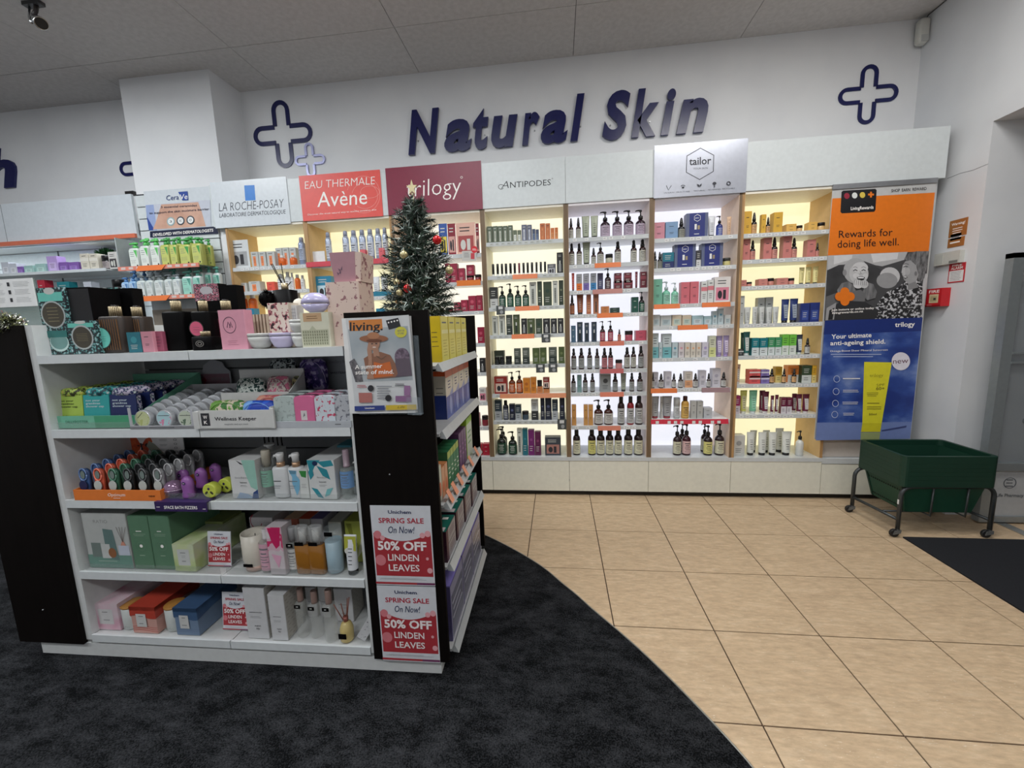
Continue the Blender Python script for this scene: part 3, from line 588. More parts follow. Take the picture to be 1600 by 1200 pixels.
def P_drop(t, w, h, d, c, c2=None, style=None, cap=(24, 22, 24), n=12):
    r = w * .49; b = h * .6; m = M(c, .18)
    cached(('db', w, h, c), 'bottle_body', t, lambda: MB().lathe([(r * .9, 0), (r, h * .02), (r, b * .84), (r * .86, b * .93), (r * .42, b), (r * .4, b + h * .02)], m, n))
    cached(('dc', w, h, cap), 'dropper_cap', t, lambda: MB().lathe([(r * .6, b + h * .01), (r * .6, b + h * .13), (r * .52, b + h * .14), (r * .46, h * .84), (r * .34, h * .95), (r * .12, h)], M(cap, .3), 10))
    if c2: cached(('dl', w, h, c2), 'label', t, lambda: arcband(r * 1.01, b * .12, b * .76, M(c2, .5), c2=light_or_dark(c2)))
def P_spray(t, w, h, d, c, c2=None, style=None, cap=(24, 22, 24), n=12):
    r = w * .49; b = h * .68; m = M(c, .18); k = M(cap, .3)
    cached(('sb', w, h, c), 'bottle_body', t, lambda: MB().lathe([(r * .9, 0), (r, h * .02), (r, b * .86), (r * .86, b * .93), (r * .5, b), (r * .48, b + h * .01)], m, n))
    cached(('sc', w, h, cap), 'spray_head', t, lambda: MB().lathe([(r * .62, b + h * .01), (r * .62, b + h * .1), (r * .48, b + h * .12), (r * .44, h * .93), (r * .38, h * .98), (r * .16, h)], k, 10).box(-r * .5, 0, -r * .16, r * .16, h * .9, h * .95, k))
    if c2: cached(('sl', w, h, c2), 'label', t, lambda: arcband(r * 1.01, b * .1, b * .78, M(c2, .5), c2=light_or_dark(c2)))
def P_capb(t, w, h, d, c, c2=None, style=None, cap=(24, 22, 24), n=14):
    r = w * .485; b = h * .78; m = M(c, .18)
    cached(('cb', w, h, c), 'bottle_body', t, lambda: MB().lathe([(r * .9, 0), (r, h * .02), (r, b * .84), (r * .9, b * .93), (r * .6, b), (r * .5, b + h * .01)], m, n))
    cached(('cc', w, h, cap), 'screw_cap', t, lambda: MB().lathe([(r * .58, b), (r * .58, h * .97), (r * .5, h), (r * .1, h)], M(cap, .3), 12))
    if c2: cached(('cl', w, h, c2), 'label', t, lambda: arcband(r * 1.01, b * .08, b * .76, M(c2, .5), c2=light_or_dark(c2)))
def P_tube(t, w, h, d, c, c2=None, style=None, cap=(24, 22, 24), n=12):
    r = w * .38; m = M(c, .4); ch = h * .11
    cached(('tc', w, h, cap), 'screw_cap', t, lambda: MB().lathe([(r * .86, 0), (r * .9, ch * .2), (r * .9, ch)], M(cap, .35), 12))
    cached(('tb', w, h, c), 'tube_body', t, lambda: MB().loft([(r, r, ch), (r * 1.02, r, ch + h * .02), (w * .42, r * .72, h * .5), (w * .47, r * .3, h * .88), (w * .5, r * .08, h * .94), (w * .5, r * .07, h)], m, n))
    def fr():
        pr = Print(lambda u, v: Vector(((u - .5) * w * (.62 + .3 * v), -r * (1.0 - .93 * v ** 1.5) - .0012, ch + v * (h * .93 - ch))), (0, -1, .2))
        q = M(c2, .5) if c2 else light_or_dark(c)
        if c2:
            for i in range(4): pr.rect(.18, .12 + i * .17, .82, .12 + (i + 1) * .17, q); pr.k -= pr.step
            pr.k += pr.step
        for vv in (.2, .32, .44, .56, .66, .86): pr.rect(.3, vv, .7, vv + .02, light_or_dark(c2 or c)); pr.k -= pr.step
        return pr.mb
    cached(('tp', w, h, c, c2), 'front_print', t, fr)
def P_flat(t, w, h, d, c, c2=None, style=None, cap=(24, 22, 24), n=16):
    r = w * .49; ry = w * .30; b = h * .78; m = M(c, .3); k = M(cap, .35)
    cached(('fb', w, h, c), 'bottle_body', t, lambda: MB().loft([(r * .94, ry * .94, 0), (r, ry, h * .015), (r, ry, b * .9), (r * .94, ry * .92, b * .97), (r * .5, ry * .6, b)], m, n, 4.5))
    cached(('fc', w, h, cap), 'pump_head', t, lambda: MB().lathe([(r * .42, b), (r * .42, b + h * .09), (r * .2, b + h * .1), (r * .18, h * .93)], k, 10).loft([(r * .5, r * .3, h * .92), (r * .56, r * .34, h * .95), (r * .45, r * .26, h)], k, 12).tube([(0, 0, h * .955), (-r * .8, -r * .2, h * .95), (-r * .92, -r * .22, h * .92)], [r * .2, r * .16, r * .12], k, 6))
    def lb():
        p = Print(lambda u, v: Vector(((u - .5) * w * .84, -ry - .0006, b * .08 + v * b * .82)), (0, -1, 0)); p.rect(0, 0, 1, 1, M(c2, .45)); p.poly([(.55, .98), (.95, .98), (.88, .5)], M(cap, .4)); p.lines(.1, .58, .6, .9, 3, TXT, .22); p.lines(.1, .2, .75, .42, 3, TXT, .18); p.rect(.72, .04, .88, .12, INK); return p.mb
    cached(('fl', w, h, c2, cap), 'label', t, lb)
def P_jar(t, w, h, d, c, c2=None, style=None, cap=(24, 22, 24), n=14):
    r = w * .48; m = M(c, .25)
    cached(('jb', w, h, c), 'jar_body', t, lambda: MB().lathe([(r * .88, 0), (r * .96, h * .06), (r * .96, h * .6), (r * .9, h * .64)], m, n))
    cached(('jl', w, h, cap), 'lid', t, lambda: MB().lathe([(r, h * .62), (r, h * .96), (r * .95, h), (r * .05, h)], M(cap, .3), n))
    if c2: cached(('jp', w, h, c2), 'label', t, lambda: arcband(r * .975, h * .1, h * .56, M(c2, .5), c2=light_or_dark(c2)))
def P_can(t, w, h, d, c, c2=None, style=None, cap=(150, 156, 176), n=14):
    r = w * .46
    cached(('nb', w, h, c), 'can_body', t, lambda: MB().lathe([(r * .95, 0), (r, h * .01), (r, h * .74), (r * .92, h * .79), (r * .66, h * .84), (r * .6, h * .845)], M(c, .25, .3), n))
    cached(('nc', w, h, cap), 'cap', t, lambda: MB().lathe([(r * .66, h * .84), (r * .64, h * .97), (r * .5, h), (r * .05, h)], M(cap, .3), n))
    if c2: cached(('nl', w, h, c2), 'label', t, lambda: arcband(r * 1.01, h * .2, h * .62, M(c2, .5), c2=light_or_dark(c2)))
def P_stick(t, w, h, d, c, c2=None, style=None, cap=(230, 230, 226), n=10):
    r = w * .46
    cached(('kb', w, h, cap), 'base', t, lambda: MB().lathe([(r, 0), (r, h * .2)], M(cap, .4), n)); cached(('kc', w, h, c), 'cap', t, lambda: MB().lathe([(r * .96, h * .2), (r * .96, h * .97), (r * .8, h)], M(c, .3), n))
def P_card(t, w, h, d, c, c2=None, style='photo'):
    cached(('cdb', w, h, c), 'card', t, lambda: MB().box(-w / 2, w / 2, 0, .003, 0, h, M(c, .5))); cached(('cdp', w, h, c, c2, style), 'front_print', t, lambda: art(facep(w, h), style, c, c2, w, h).mb)
BUILD = {'box': (P_box, 'carton', 'carton'), 'pump': (P_pump, 'pump_bottle', 'bottle'), 'flat': (P_flat, 'pump_bottle', 'bottle'), 'drop': (P_drop, 'dropper_bottle', 'bottle'), 'spray': (P_spray, 'spray_bottle', 'bottle'), 'capb': (P_capb, 'capped_bottle', 'bottle'),
         'tube': (P_tube, 'cream_tube', 'tube'), 'jar': (P_jar, 'cream_jar', 'jar'), 'can': (P_can, 'spray_can', 'spray can'), 'stick': (P_stick, 'lip_stick', 'lipstick'), 'card': (P_card, 'display_card', 'card')}
ORDN = ['first', 'second', 'third', 'fourth', 'fifth', 'sixth', 'seventh', 'eighth', 'ninth', 'tenth', 'eleventh', 'twelfth', 'thirteenth']
S = {}
def st(code, kind, desc, c, c2=None, style='plain', **kw): S[code] = (kind, desc, c, c2, style, kw)
OL = (86, 98, 80); AMB = (48, 26, 24); DKB = (36, 26, 28); BEI = (178, 176, 166)
st('olv', 'box', 'olive carton', OL, (190, 192, 180), 'stripe'); st('ols', 'box', 'small olive carton', (98, 108, 86), (220, 222, 214), 'label'); st('nvg', 'box', 'slate blue carton', (92, 98, 120), (190, 194, 204), 'stripe')
st('nvs', 'box', 'small navy carton', (62, 74, 102), (100, 118, 150), 'label'); st('orb', 'box', 'orange brown carton', (186, 104, 60), (206, 130, 84), 'stripe'); st('ors', 'box', 'small orange carton', (192, 108, 56), (212, 140, 84), 'label')
st('lip', 'stick', 'black lipstick', (28, 28, 30)); st('lipm', 'stick', 'maroon lipstick', (112, 40, 60)); st('tray', 'box', 'low grey tray', (92, 92, 98), (170, 170, 176), 'photo')
st('blk', 'box', 'black carton', (40, 40, 42), (150, 150, 150), 'bottle'); st('bkw', 'box', 'black and white carton', (200, 202, 200), (44, 46, 46), 'halves'); st('bwt', 'box', 'black-topped white carton', (44, 46, 46), (196, 198, 196), 'halves')
st('grp', 'pump', 'dark green pump bottle', (34, 46, 40), (40, 84, 66)); st('gtb', 'tube', 'pale grey tube', (176, 180, 172), None); st('dgb', 'box', 'dark green carton', (52, 62, 50), (120, 130, 104), 'dot'); st('olb', 'box', 'olive bottle carton', (80, 90, 58), (44, 54, 42), 'bottle')
st('jbx', 'box', 'green jar carton', (58, 70, 54), (36, 60, 50), 'dot'); st('pal', 'box', 'pale carton with tube picture', (198, 200, 192), (120, 124, 118), 'stripe'); st('ggb', 'box', 'grey green carton', (86, 92, 84), (44, 52, 48), 'halves')
st('lgx', 'box', 'low dark carton', (56, 62, 52), (130, 134, 122), 'label'); st('bjr', 'jar', 'small black jar', (34, 38, 38), None); st('mos', 'box', 'moss green carton', (78, 92, 52), (110, 122, 80), 'dot')
st('redg', 'box', 'red gift carton', (140, 46, 40), (206, 180, 166), 'photo'); st('orp', 'pump', 'orange brown pump bottle', (96, 44, 22), (184, 92, 40)); st('orc', 'box', 'orange carton', (200, 124, 44), (170, 92, 30), 'dot')
st('nvt', 'box', 'navy teal carton', (48, 62, 72), (160, 164, 168), 'halves'); st('nvc', 'capb', 'navy capped bottle', (40, 44, 54), (100, 104, 116)); st('nvj', 'jar', 'navy jar', (60, 74, 86), None); st('nvb', 'box', 'dark navy carton', (34, 38, 54), (90, 96, 130), 'dot')
st('bgp', 'pump', 'large green pump bottle', (26, 34, 30), (34, 74, 56)); st('teal', 'box', 'teal carton', (40, 108, 122), (60, 140, 150), 'dot'); st('pur', 'box', 'purple carton', (112, 40, 104), (140, 70, 130), 'dot'); st('dpu', 'box', 'plum carton', (92, 34, 74), (130, 60, 100), 'dot')
st('gift', 'box', 'wide gift carton', (60, 66, 74), (170, 120, 110), 'photo')
st('dbr', 'drop', 'brown dropper bottle with beige label', AMB, BEI); st('sbr', 'spray', 'brown spray bottle with beige label', AMB, BEI); st('btb', 'tube', 'sage grey tube', (158, 164, 144), None); st('lpu', 'pump', 'large plum pump bottle', (44, 28, 40), (176, 160, 178))
st('pbr', 'pump', 'brown pump bottle with beige label', AMB, BEI); st('jbr', 'jar', 'jar with black lid', (180, 176, 156), None); st('rtb', 'tube', 'slim red tube', (176, 64, 50), None)
st('hor', 'box', 'grey and orange carton', (150, 150, 152), (212, 110, 44), 'halves'); st('hpu', 'box', 'grey and purple carton', (150, 150, 156), (112, 96, 160), 'halves'); st('hbl', 'box', 'grey and blue carton', (150, 152, 158), (52, 120, 170), 'halves'); st('hdk', 'box', 'dark navy carton', (52, 50, 74), (80, 80, 110), 'label')
st('bnp', 'pump', 'dark brown pump bottle', DKB, (84, 60, 66)); st('mar', 'box', 'dark maroon carton', (96, 32, 44), (130, 60, 70), 'band'); st('mtb', 'tube', 'maroon tube', (112, 36, 52), None)
st('odr', 'drop', 'dropper bottle with brown label', AMB, (168, 108, 76)); st('brt', 'tube', 'copper brown tube', (150, 86, 58), None, cap=(30, 28, 28)); st('brb', 'box', 'copper carton', (166, 96, 66), (190, 130, 96), 'label'); st('brh', 'box', 'copper carton with black top', (170, 110, 80), (90, 62, 46), 'bottle')
st('lor', 'box', 'low orange carton', (186, 118, 70), None); st('lgr', 'box', 'low green carton', (40, 62, 56), None); st('grb', 'box', 'bottle green carton', (30, 78, 66), None); st('gnp', 'pump', 'bottle green pump bottle', (34, 34, 34), (34, 88, 72))
st('blb', 'box', 'steel blue carton', (72, 100, 124), None); st('nsl', 'box', 'slate carton with black bottle', (52, 66, 82), (28, 32, 40), 'bottle'); st('pkp', 'pump', 'pink-label pump bottle', (52, 24, 28), (170, 70, 90)); st('pkd', 'drop', 'small pink dropper bottle', (140, 60, 50), (190, 120, 100)); st('pkj', 'jar', 'pink jar', (176, 84, 100), None); st('pkb', 'box', 'rose pink carton', (180, 78, 96), None)
st('sgr', 'spray', 'brown spray bottle with grey label', AMB, (150, 152, 150)); st('spk', 'spray', 'brown spray bottle with pink label', AMB, (178, 112, 118)); st('pjr', 'jar', 'pale pink jar', (190, 130, 128), None)
st('tlb', 'box', 'grey teal carton', (120, 148, 148), None); st('grx', 'box', 'wide grey carton', (140, 142, 142), (60, 60, 60), 'dot'); st('gtt', 'tube', 'grey green tube', (150, 154, 140), None)
st('kft', 'box', 'tan carton', (192, 140, 78), (176, 116, 56), 'plain'); st('apl', 'pump', 'big amber pump bottle', (64, 28, 22), (196, 192, 186)); st('cpw', 'capb', 'tall brown bottle with white label', (48, 28, 26), (176, 176, 174)); st('cpr', 'capb', 'tall brown bottle with red band', (140, 34, 40), (176, 176, 174)); st('cpc', 'capb', 'dark bottle with cream label', (40, 26, 26), (206, 204, 178)); st('cpy', 'capb', 'dark bottle with yellow-edged label', (40, 26, 26), (206, 200, 120))
st('pkx', 'box', 'dusty pink carton', (196, 134, 148), None); st('blx', 'box', 'powder blue carton', (122, 152, 186), None); st('ddk', 'drop', 'black dropper bottle', (36, 36, 40), (140, 140, 130)); st('gfb', 'box', 'wide navy hexagon carton', (96, 104, 134), (38, 48, 116), 'hexa', side=(120, 124, 140)); st('wtu', 'tube', 'white tube', (208, 210, 216), None); st('nvp', 'pump', 'navy pump bottle', (40, 50, 110), (60, 76, 150)); st('nud', 'tube', 'beige tube', (206, 172, 142), None, cap=(200, 170, 140))
st('tnb', 'box', 'teal and navy carton', (34, 112, 132), (36, 46, 96), 'halves'); st('hbx', 'box', 'black and white carton', (60, 60, 66), (200, 200, 200), 'halves'); st('gjr', 'jar', 'gold-lidded jar', (190, 180, 120), None, cap=(60, 60, 56))
st('mnb', 'box', 'mint carton', (112, 170, 148), None); st('mnp', 'pump', 'mint pump bottle', (120, 186, 160), (150, 200, 180), cap=(190, 204, 206)); st('ppb', 'box', 'salmon pink carton', (200, 106, 116), None); st('wpb', 'box', 'white and pink carton', (206, 208, 206), (206, 120, 130), 'band'); st('wpx', 'box', 'white carton with pink print', (216, 212, 210), (212, 130, 150), 'photo')
st('pg1', 'box', 'low grey pastel carton', (186, 188, 186), (164, 178, 182), 'label'); st('pg2', 'box', 'low peach pastel carton', (196, 182, 160), (176, 190, 180), 'label'); st('pg3', 'box', 'low blue pastel carton', (160, 186, 192), (190, 200, 204), 'label'); st('tw', 'box', 'white and teal carton', (186, 196, 198), (110, 170, 176), 'halves'); st('pp2', 'box', 'white and pink carton', (200, 192, 194), (206, 150, 162), 'dot'); st('pc2', 'box', 'white and peach carton', (204, 196, 184), (214, 160, 120), 'dot'); st('tl2', 'box', 'white and blue carton', (180, 194, 198), (90, 146, 170), 'dot'); st('li2', 'box', 'white and lilac carton', (198, 194, 206), (160, 146, 190), 'dot'); st('ye2', 'box', 'white and lime carton', (196, 198, 176), (200, 204, 140), 'halves'); st('lit', 'tube', 'lilac tube', (150, 136, 176), (200, 190, 214), cap=(150, 130, 180))
st('mbl', 'box', 'pale marbled carton', (192, 188, 196), (160, 156, 170), 'dot'); st('ddr', 'drop', 'dark dropper bottle', (60, 50, 50), (190, 188, 184)); st('mbo', 'box', 'pale carton with orange foot', (200, 190, 180), (206, 150, 110), 'halves')
st('gyt', 'tube', 'grey tube', (164, 164, 166), None, cap=(150, 60, 70)); st('gyj', 'jar', 'tall pale jar', (176, 180, 180), (196, 198, 198), cap=(190, 194, 196)); st('amp', 'capb', 'amber oil bottle', (196, 150, 70), (206, 166, 90), cap=(70, 30, 26)); st('gyb', 'box', 'pale grey carton', (176, 176, 172), None); st('gyl', 'box', 'low pale grey carton', (182, 184, 188), None)
st('wcp', 'pump', 'dark pump bottle with cream label', (44, 26, 30), (206, 204, 180)); st('wkp', 'pump', 'dark pump bottle with pink label', (60, 24, 34), (210, 176, 176)); st('wyp', 'pump', 'dark pump bottle with yellow label', (40, 26, 28), (212, 206, 130))
st('yel', 'box', 'mustard yellow carton', (212, 166, 62), None, side=(196, 150, 60)); st('ydr', 'drop', 'dropper bottle with peach label', (36, 30, 30), (214, 168, 116)); st('yll', 'box', 'low mustard carton', (222, 176, 92), None); st('yjr', 'jar', 'peach jar', (214, 176, 120), None)
st('rpk', 'box', 'rose carton', (196, 122, 116), None, side=(186, 120, 106)); st('rdr', 'drop', 'dropper bottle with rose label', (40, 32, 34), (206, 140, 128)); st('rpl', 'box', 'low rose carton', (196, 128, 118), None); st('rjr', 'jar', 'low rose jar', (200, 134, 120), None); st('crt', 'tube', 'cream tube with black cap', (226, 214, 150), None)
st('gwt', 'tube', 'silver white tube', (196, 198, 196), None, cap=(190, 190, 190)); st('gwb', 'box', 'tall silver carton', (186, 190, 190), None); st('ngt', 'tube', 'navy tube with grey label', (34, 52, 110), (150, 160, 176)); st('ngb', 'box', 'royal navy carton', (34, 50, 118), (60, 80, 150), 'label')
st('lbk', 'box', 'low black carton', (40, 42, 46), (200, 200, 200), 'band'); st('dtt', 'tube', 'teal-edged tube', (50, 110, 108), (206, 212, 208), cap=(200, 206, 206)); st('tww', 'box', 'teal and white carton', (14, 116, 126), (206, 212, 212), 'halves'); st('gww', 'box', 'green and white carton', (64, 144, 96), (206, 212, 212), 'halves'); st('bgw', 'box', 'lime green carton', (112, 190, 70), (210, 216, 208), 'halves'); st('dww', 'tube', 'slate-edged tube', (60, 66, 86), (206, 210, 210), cap=(200, 206, 206))
st('pct', 'tube', 'peach-edged tube', (214, 180, 160), (206, 200, 194), cap=(200, 200, 200)); st('rlo', 'box', 'low coral carton', (206, 84, 84), (214, 200, 196), 'band'); st('plo', 'box', 'low purple carton', (128, 112, 174), (206, 204, 214), 'band'); st('yww', 'box', 'yellow carton', (206, 160, 52), (226, 204, 130), 'halves'); st('oww', 'box', 'orange and white carton', (236, 140, 64), (214, 210, 204), 'halves'); st('gbk', 'box', 'black and green carton', (52, 70, 46), (196, 200, 196), 'halves')
st('mgb', 'box', 'magenta carton', (146, 40, 92), (206, 196, 204), 'halves'); st('lmt', 'tube', 'lime tube', (206, 206, 110), (196, 190, 150), cap=(206, 206, 196)); st('mnt', 'tube', 'mint tube', (130, 196, 164), (150, 206, 178), cap=(200, 206, 206)); st('mrt', 'tube', 'maroon-edged tube', (104, 30, 56), (208, 204, 204), cap=(206, 200, 200)); st('mrw', 'box', 'maroon and white carton', (104, 28, 60), (206, 200, 204), 'halves')
st('wbx', 'box', 'wide white carton', (200, 200, 196), (150, 150, 150), 'dot'); st('wbt', 'tube', 'white tube with black cap', (214, 216, 210), None); st('wpp', 'pump', 'white bottle with black pump', (212, 214, 210), None)
st('tpo', 'card', 'maroon display card', (132, 22, 44), (212, 160, 150), 'photo'); st('tpk', 'card', 'pink display card', (222, 176, 160), (166, 70, 70), 'photo'); st('tbl', 'card', 'blue and yellow display card', (48, 84, 160), (230, 206, 70), 'photo')
st('mrx', 'box', 'crimson carton', (150, 30, 60), (190, 80, 100), 'dot', side=(176, 60, 84)); st('mrj', 'jar', 'crimson jar with black lid', (140, 50, 60), None); st('mrl', 'box', 'flat crimson carton', (176, 34, 56), None)
st('can', 'can', 'pale blue spray can', (172, 182, 202), (196, 202, 214)); st('lca', 'can', 'lilac spray can', (150, 164, 196), (170, 182, 206)); st('rtg', 'box', 'small coral tag box', (216, 96, 104), None)
st('lrb', 'box', 'grey white carton', (188, 190, 188), (226, 130, 80), 'stripe'); st('orj', 'capb', 'orange bottle with white cap', (214, 100, 40), None, cap=(216, 216, 216)); st('wht', 'tube', 'white tube with pale cap', (216, 218, 222), None, cap=(206, 210, 216)); st('wcb', 'capb', 'white capped bottle', (214, 216, 216), (226, 226, 228), cap=(210, 212, 216)); st('cdw', 'card', 'white leaf card', (206, 210, 212), (160, 162, 164), 'photo'); st('cre', 'box', 'small red card box', (216, 84, 70), None); st('bds', 'box', 'blue display carton', (36, 126, 160), (190, 214, 226), 'photo'); st('pyl', 'box', 'yellow green carton', (206, 206, 130), (170, 150, 80), 'label')
def place(code, x, yf, zb, w, h, label, rz=0, group=None, d=None, n=None):
    kind, desc, c, c2, style, kw = S[code]; fn, nm, cat = BUILD[kind]
    w = round(w, 3); h = round(h, 3)
    if kind in ('box',): d = d or min(max(w, .03), .07)
    else: d = w
    y = yf if kind in ('box', 'card') else yf + w / 2
    t = thing(nm, label, cat, (x, y, zb), rz, group)
    if kind in ('box', 'card'): fn(t, w, h, *([d] if kind == 'box' else [0]), c, c2, style, **kw)
    else: fn(t, w, h, d, c, c2, style, **kw)
    return t
pending = []
def shelf(k, i, zm, items, y0=.166, zb=None):
    """items: (code, x0, x1, ytop[, extra depth[, lift]]) read in an enlarged detail; base on shelf i (from the top) of bay k"""
    z = zb if zb is not None else (SZ[k][i] + .008 if i < len(SZ[k]) else .335); pxb = None
    for it in items:
        code, a, b, yt = it[:4]; dy = it[4] if len(it) > 4 else 0; lift = it[5] if len(it) > 5 else 0
        yy = y0 + dy; px = lambda v: zm[0] + v / zm[2]; py = zm[1] + yt / zm[2]
        top = bp(px((a + b) / 2), py, Y=yy); h = top.z - z - lift
        ym = py + (top.z - z) * 95; A = bp(px(a), ym, Y=yy).x; B = bp(px(b), ym, Y=yy).x
        pending.append([k, i, code, (A + B) / 2, yy, z + lift + .0008, max(.012, B - A - .0015), max(.015, h)])
def flush():
    cnt = {}; seq = {}
    key = lambda p: (p[0], p[1], S[p[2]][1])
    for p in pending: cnt[key(p)] = cnt.get(key(p), 0) + 1
    for p in sorted(pending, key=lambda p: (p[0], p[1], p[3])):
        k, i, code, x, y, z, w, h = p; q = key(p); seq[q] = seq.get(q, 0) + 1; desc = S[code][1]
        pos = (f'on the {ORD[i]} shelf down, {BN[k]}' if i else f'on the top shelf, {BN[k]}') if i < len(SZ[k]) else f'on the lowest level, {BN[k]}'
        lab = (f'{ORDN[seq[q]-1]} {desc} from left {pos}' if cnt[q] > 1 else f'{desc} {pos}')
        wd = lab.replace(',', '').split()
        if len(wd) > 16: lab = lab.replace(' down,', ',').replace('on the ', '')
        place(code, x, y, z, w, h, lab, 0, f'products in the {BN[k]}')
# ---- bay A
shelf('A', 0, ZA, [('olv', 120, 168, 365), ('olv', 170, 215, 362), ('olv', 217, 260, 362), ('olv', 262, 305, 360), ('olv', 307, 350, 355), ('ols', 353, 388, 398), ('ols', 391, 425, 398), ('nvg', 428, 475, 350), ('nvg', 477, 520, 350), ('nvs', 523, 552, 388), ('nvs', 554, 583, 392), ('orb', 592, 640, 338), ('orb', 642, 684, 338), ('ors', 687, 722, 378), ('ors', 724, 755, 375)])
shelf('A', 1, ZA, [('lip', a, b, c) for a, b, c in ((160, 187, 700), (200, 227, 698), (240, 265, 697), (275, 302, 695), (315, 342, 693), (353, 380, 692))] + [('lipm', 395, 418, 690)] + [('lip', a, b, c) for a, b, c in ((433, 458, 688), (470, 495, 686), (508, 535, 684), (550, 573, 682), (588, 612, 680), (625, 650, 678))] + [('tray', 658, 735, 700), ('blk', 742, 800, 597)])
shelf('A', 2, ZA, [('bwt', 145, 215, 908), ('grp', 220, 285, 895), ('grp', 292, 355, 870), ('grp', 362, 425, 890), ('grp', 432, 495, 885), ('pal', 500, 560, 860), ('dgb', 568, 612, 855), ('jbx', 622, 698, 858), ('pal', 705, 755, 850), ('dgb', 760, 803, 845)])
shelf('A', 3, ZB, [('pal', 150, 198, 20), ('pal', 205, 255, 15), ('ggb', 265, 315, 10), ('olb', 322, 375, 8), ('blk', 388, 435, 40), ('olb', 438, 500, 40), ('jbx', 505, 560, 40), ('blk', 565, 625, 40), ('blk', 628, 681, 40), ('blk', 685, 735, 38)])
shelf('A', 4, ZB, [('bjr', 168, 208, 355), ('bjr', 212, 251, 355), ('lgx', 168, 250, 303, .05, 0), ('bjr', 257, 312, 348), ('ggb', 330, 383, 285), ('ggb', 398, 455, 280), ('mos', 480, 538, 282), ('mos', 540, 595, 278), ('ggb', 612, 680, 275), ('mos', 692, 742, 272)])
shelf('A', 5, ZB, [('redg', 168, 275, 515), ('orp', 282, 340, 478), ('orp', 343, 400, 468), ('orc', 402, 462, 528), ('orc', 465, 512, 520), ('lor', 517, 564, 595), ('lor', 567, 620, 595), ('bjr', 517, 560, 545, .0, .034), ('redg', 566, 620, 522, .0, .034)])
shelf('A', 6, ZB, [('nvt', 172, 230, 708), ('nvc', 235, 285, 712), ('nvb', 290, 338, 740), ('nvt', 341, 388, 745), ('nvj', 392, 450, 800), ('bkw', 470, 527, 705), ('nvb', 545, 580, 690), ('nvb', 583, 636, 690), ('nvt', 640, 688, 705), ('nvb', 700, 745, 690)])
shelf('A', 7, ZB, [('bgp', 186, 262, 945), ('bgp', 200, 272, 925, .085), ('bgp', 278, 352, 968), ('pal', 356, 396, 940), ('teal', 399, 441, 940), ('pur', 445, 496, 950), ('dpu', 499, 549, 965), ('gift', 582, 712, 1010)])
# ---- bay B
shelf('B', 0, ZA, [('dbr', 848, 893, 285), ('dbr', 912, 960, 280), ('btb', 965, 1041, 265), ('btb', 1045, 1118, 262), ('lpu', 1133, 1225, 220), ('lpu', 1242, 1333, 215), ('lpu', 1345, 1438, 208), ('lpu', 1452, 1545, 205)])
shelf('B', 1, ZA, [('sbr', 850, 903, 512), ('sbr', 918, 970, 512), ('btb', 973, 1045, 500), ('dbr', 1050, 1096, 552), ('pbr', 1103, 1168, 502), ('jbr', 1178, 1250, 608), ('sbr', 1260, 1322, 492), ('sbr', 1405, 1463, 482), ('sbr', 1482, 1545, 475)])
shelf('B', 2, ZA, [('rtb', 875, 902, 780), ('hor', 918, 970, 790), ('hpu', 980, 1033, 785), ('hbl', 1045, 1097, 783), ('hdk', 1107, 1157, 782), ('bnp', 1172, 1232, 735), ('mar', 1255, 1328, 850), ('mar', 1342, 1422, 848), ('mar', 1258, 1322, 782, .0, .043), ('mar', 1345, 1412, 778, .0, .043), ('mtb', 1442, 1468, 768), ('mar', 1489, 1545, 770)])
shelf('B', 3, ZA, [('odr', 858, 903, 970), ('brt', 920, 985, 968), ('brb', 1008, 1050, 972), ('brh', 1070, 1118, 965), ('lor', 1140, 1212, 1078), ('lgr', 1222, 1305, 1090), ('grb', 1412, 1474, 995), ('gnp', 1478, 1532, 945)])
shelf('B', 4, ZB, [('blb', 795, 834, 98), ('nsl', 845, 890, 70), ('nsl', 905, 942, 75), ('nsl', 962, 1005, 68), ('pkp', 1030, 1077, 60), ('pkp', 1095, 1142, 58), ('pkd', 1175, 1205, 128), ('pkj', 1235, 1305, 140), ('pkb', 1322, 1408, 138)])
shelf('B', 5, ZB, [('sgr', 795, 840, 285), ('sgr', 855, 905, 282), ('sgr', 925, 970, 280), ('sgr', 988, 1030, 285), ('spk', 1045, 1094, 280), ('spk', 1097, 1141, 280), ('pjr', 1158, 1218, 378), ('sbr', 1230, 1280, 275), ('sbr', 1284, 1330, 272), ('sgr', 1345, 1392, 265)])
shelf('B', 6, ZB, [('sgr', 795, 835, 503), ('tlb', 845, 882, 503), ('sgr', 890, 933, 492), ('sgr', 950, 992, 490), ('grx', 1030, 1120, 495), ('sgr', 1135, 1180, 487), ('gtt', 1200, 1250, 488), ('sgr', 1272, 1315, 485), ('sgr', 1335, 1385, 485)])
shelf('B', 7, ZB, [('kft', 800, 838, 745), ('kft', 898, 934, 745), ('kft', 937, 975, 745), ('apl', 983, 1060, 707), ('apl', 1065, 1143, 705), ('cpw', 1175, 1237, 682), ('cpr', 1253, 1314, 680), ('cpw', 1320, 1387, 678)])
shelf('B', 8, ZB, [('cpc', 810, 873, 955), ('cpy', 933, 1001, 955), ('cpc', 1004, 1075, 955), ('cpc', 1078, 1147, 952), ('cpc', 1149, 1216, 952), ('cpc', 1230, 1303, 952), ('cpc', 1312, 1388, 952)], zb=.335)
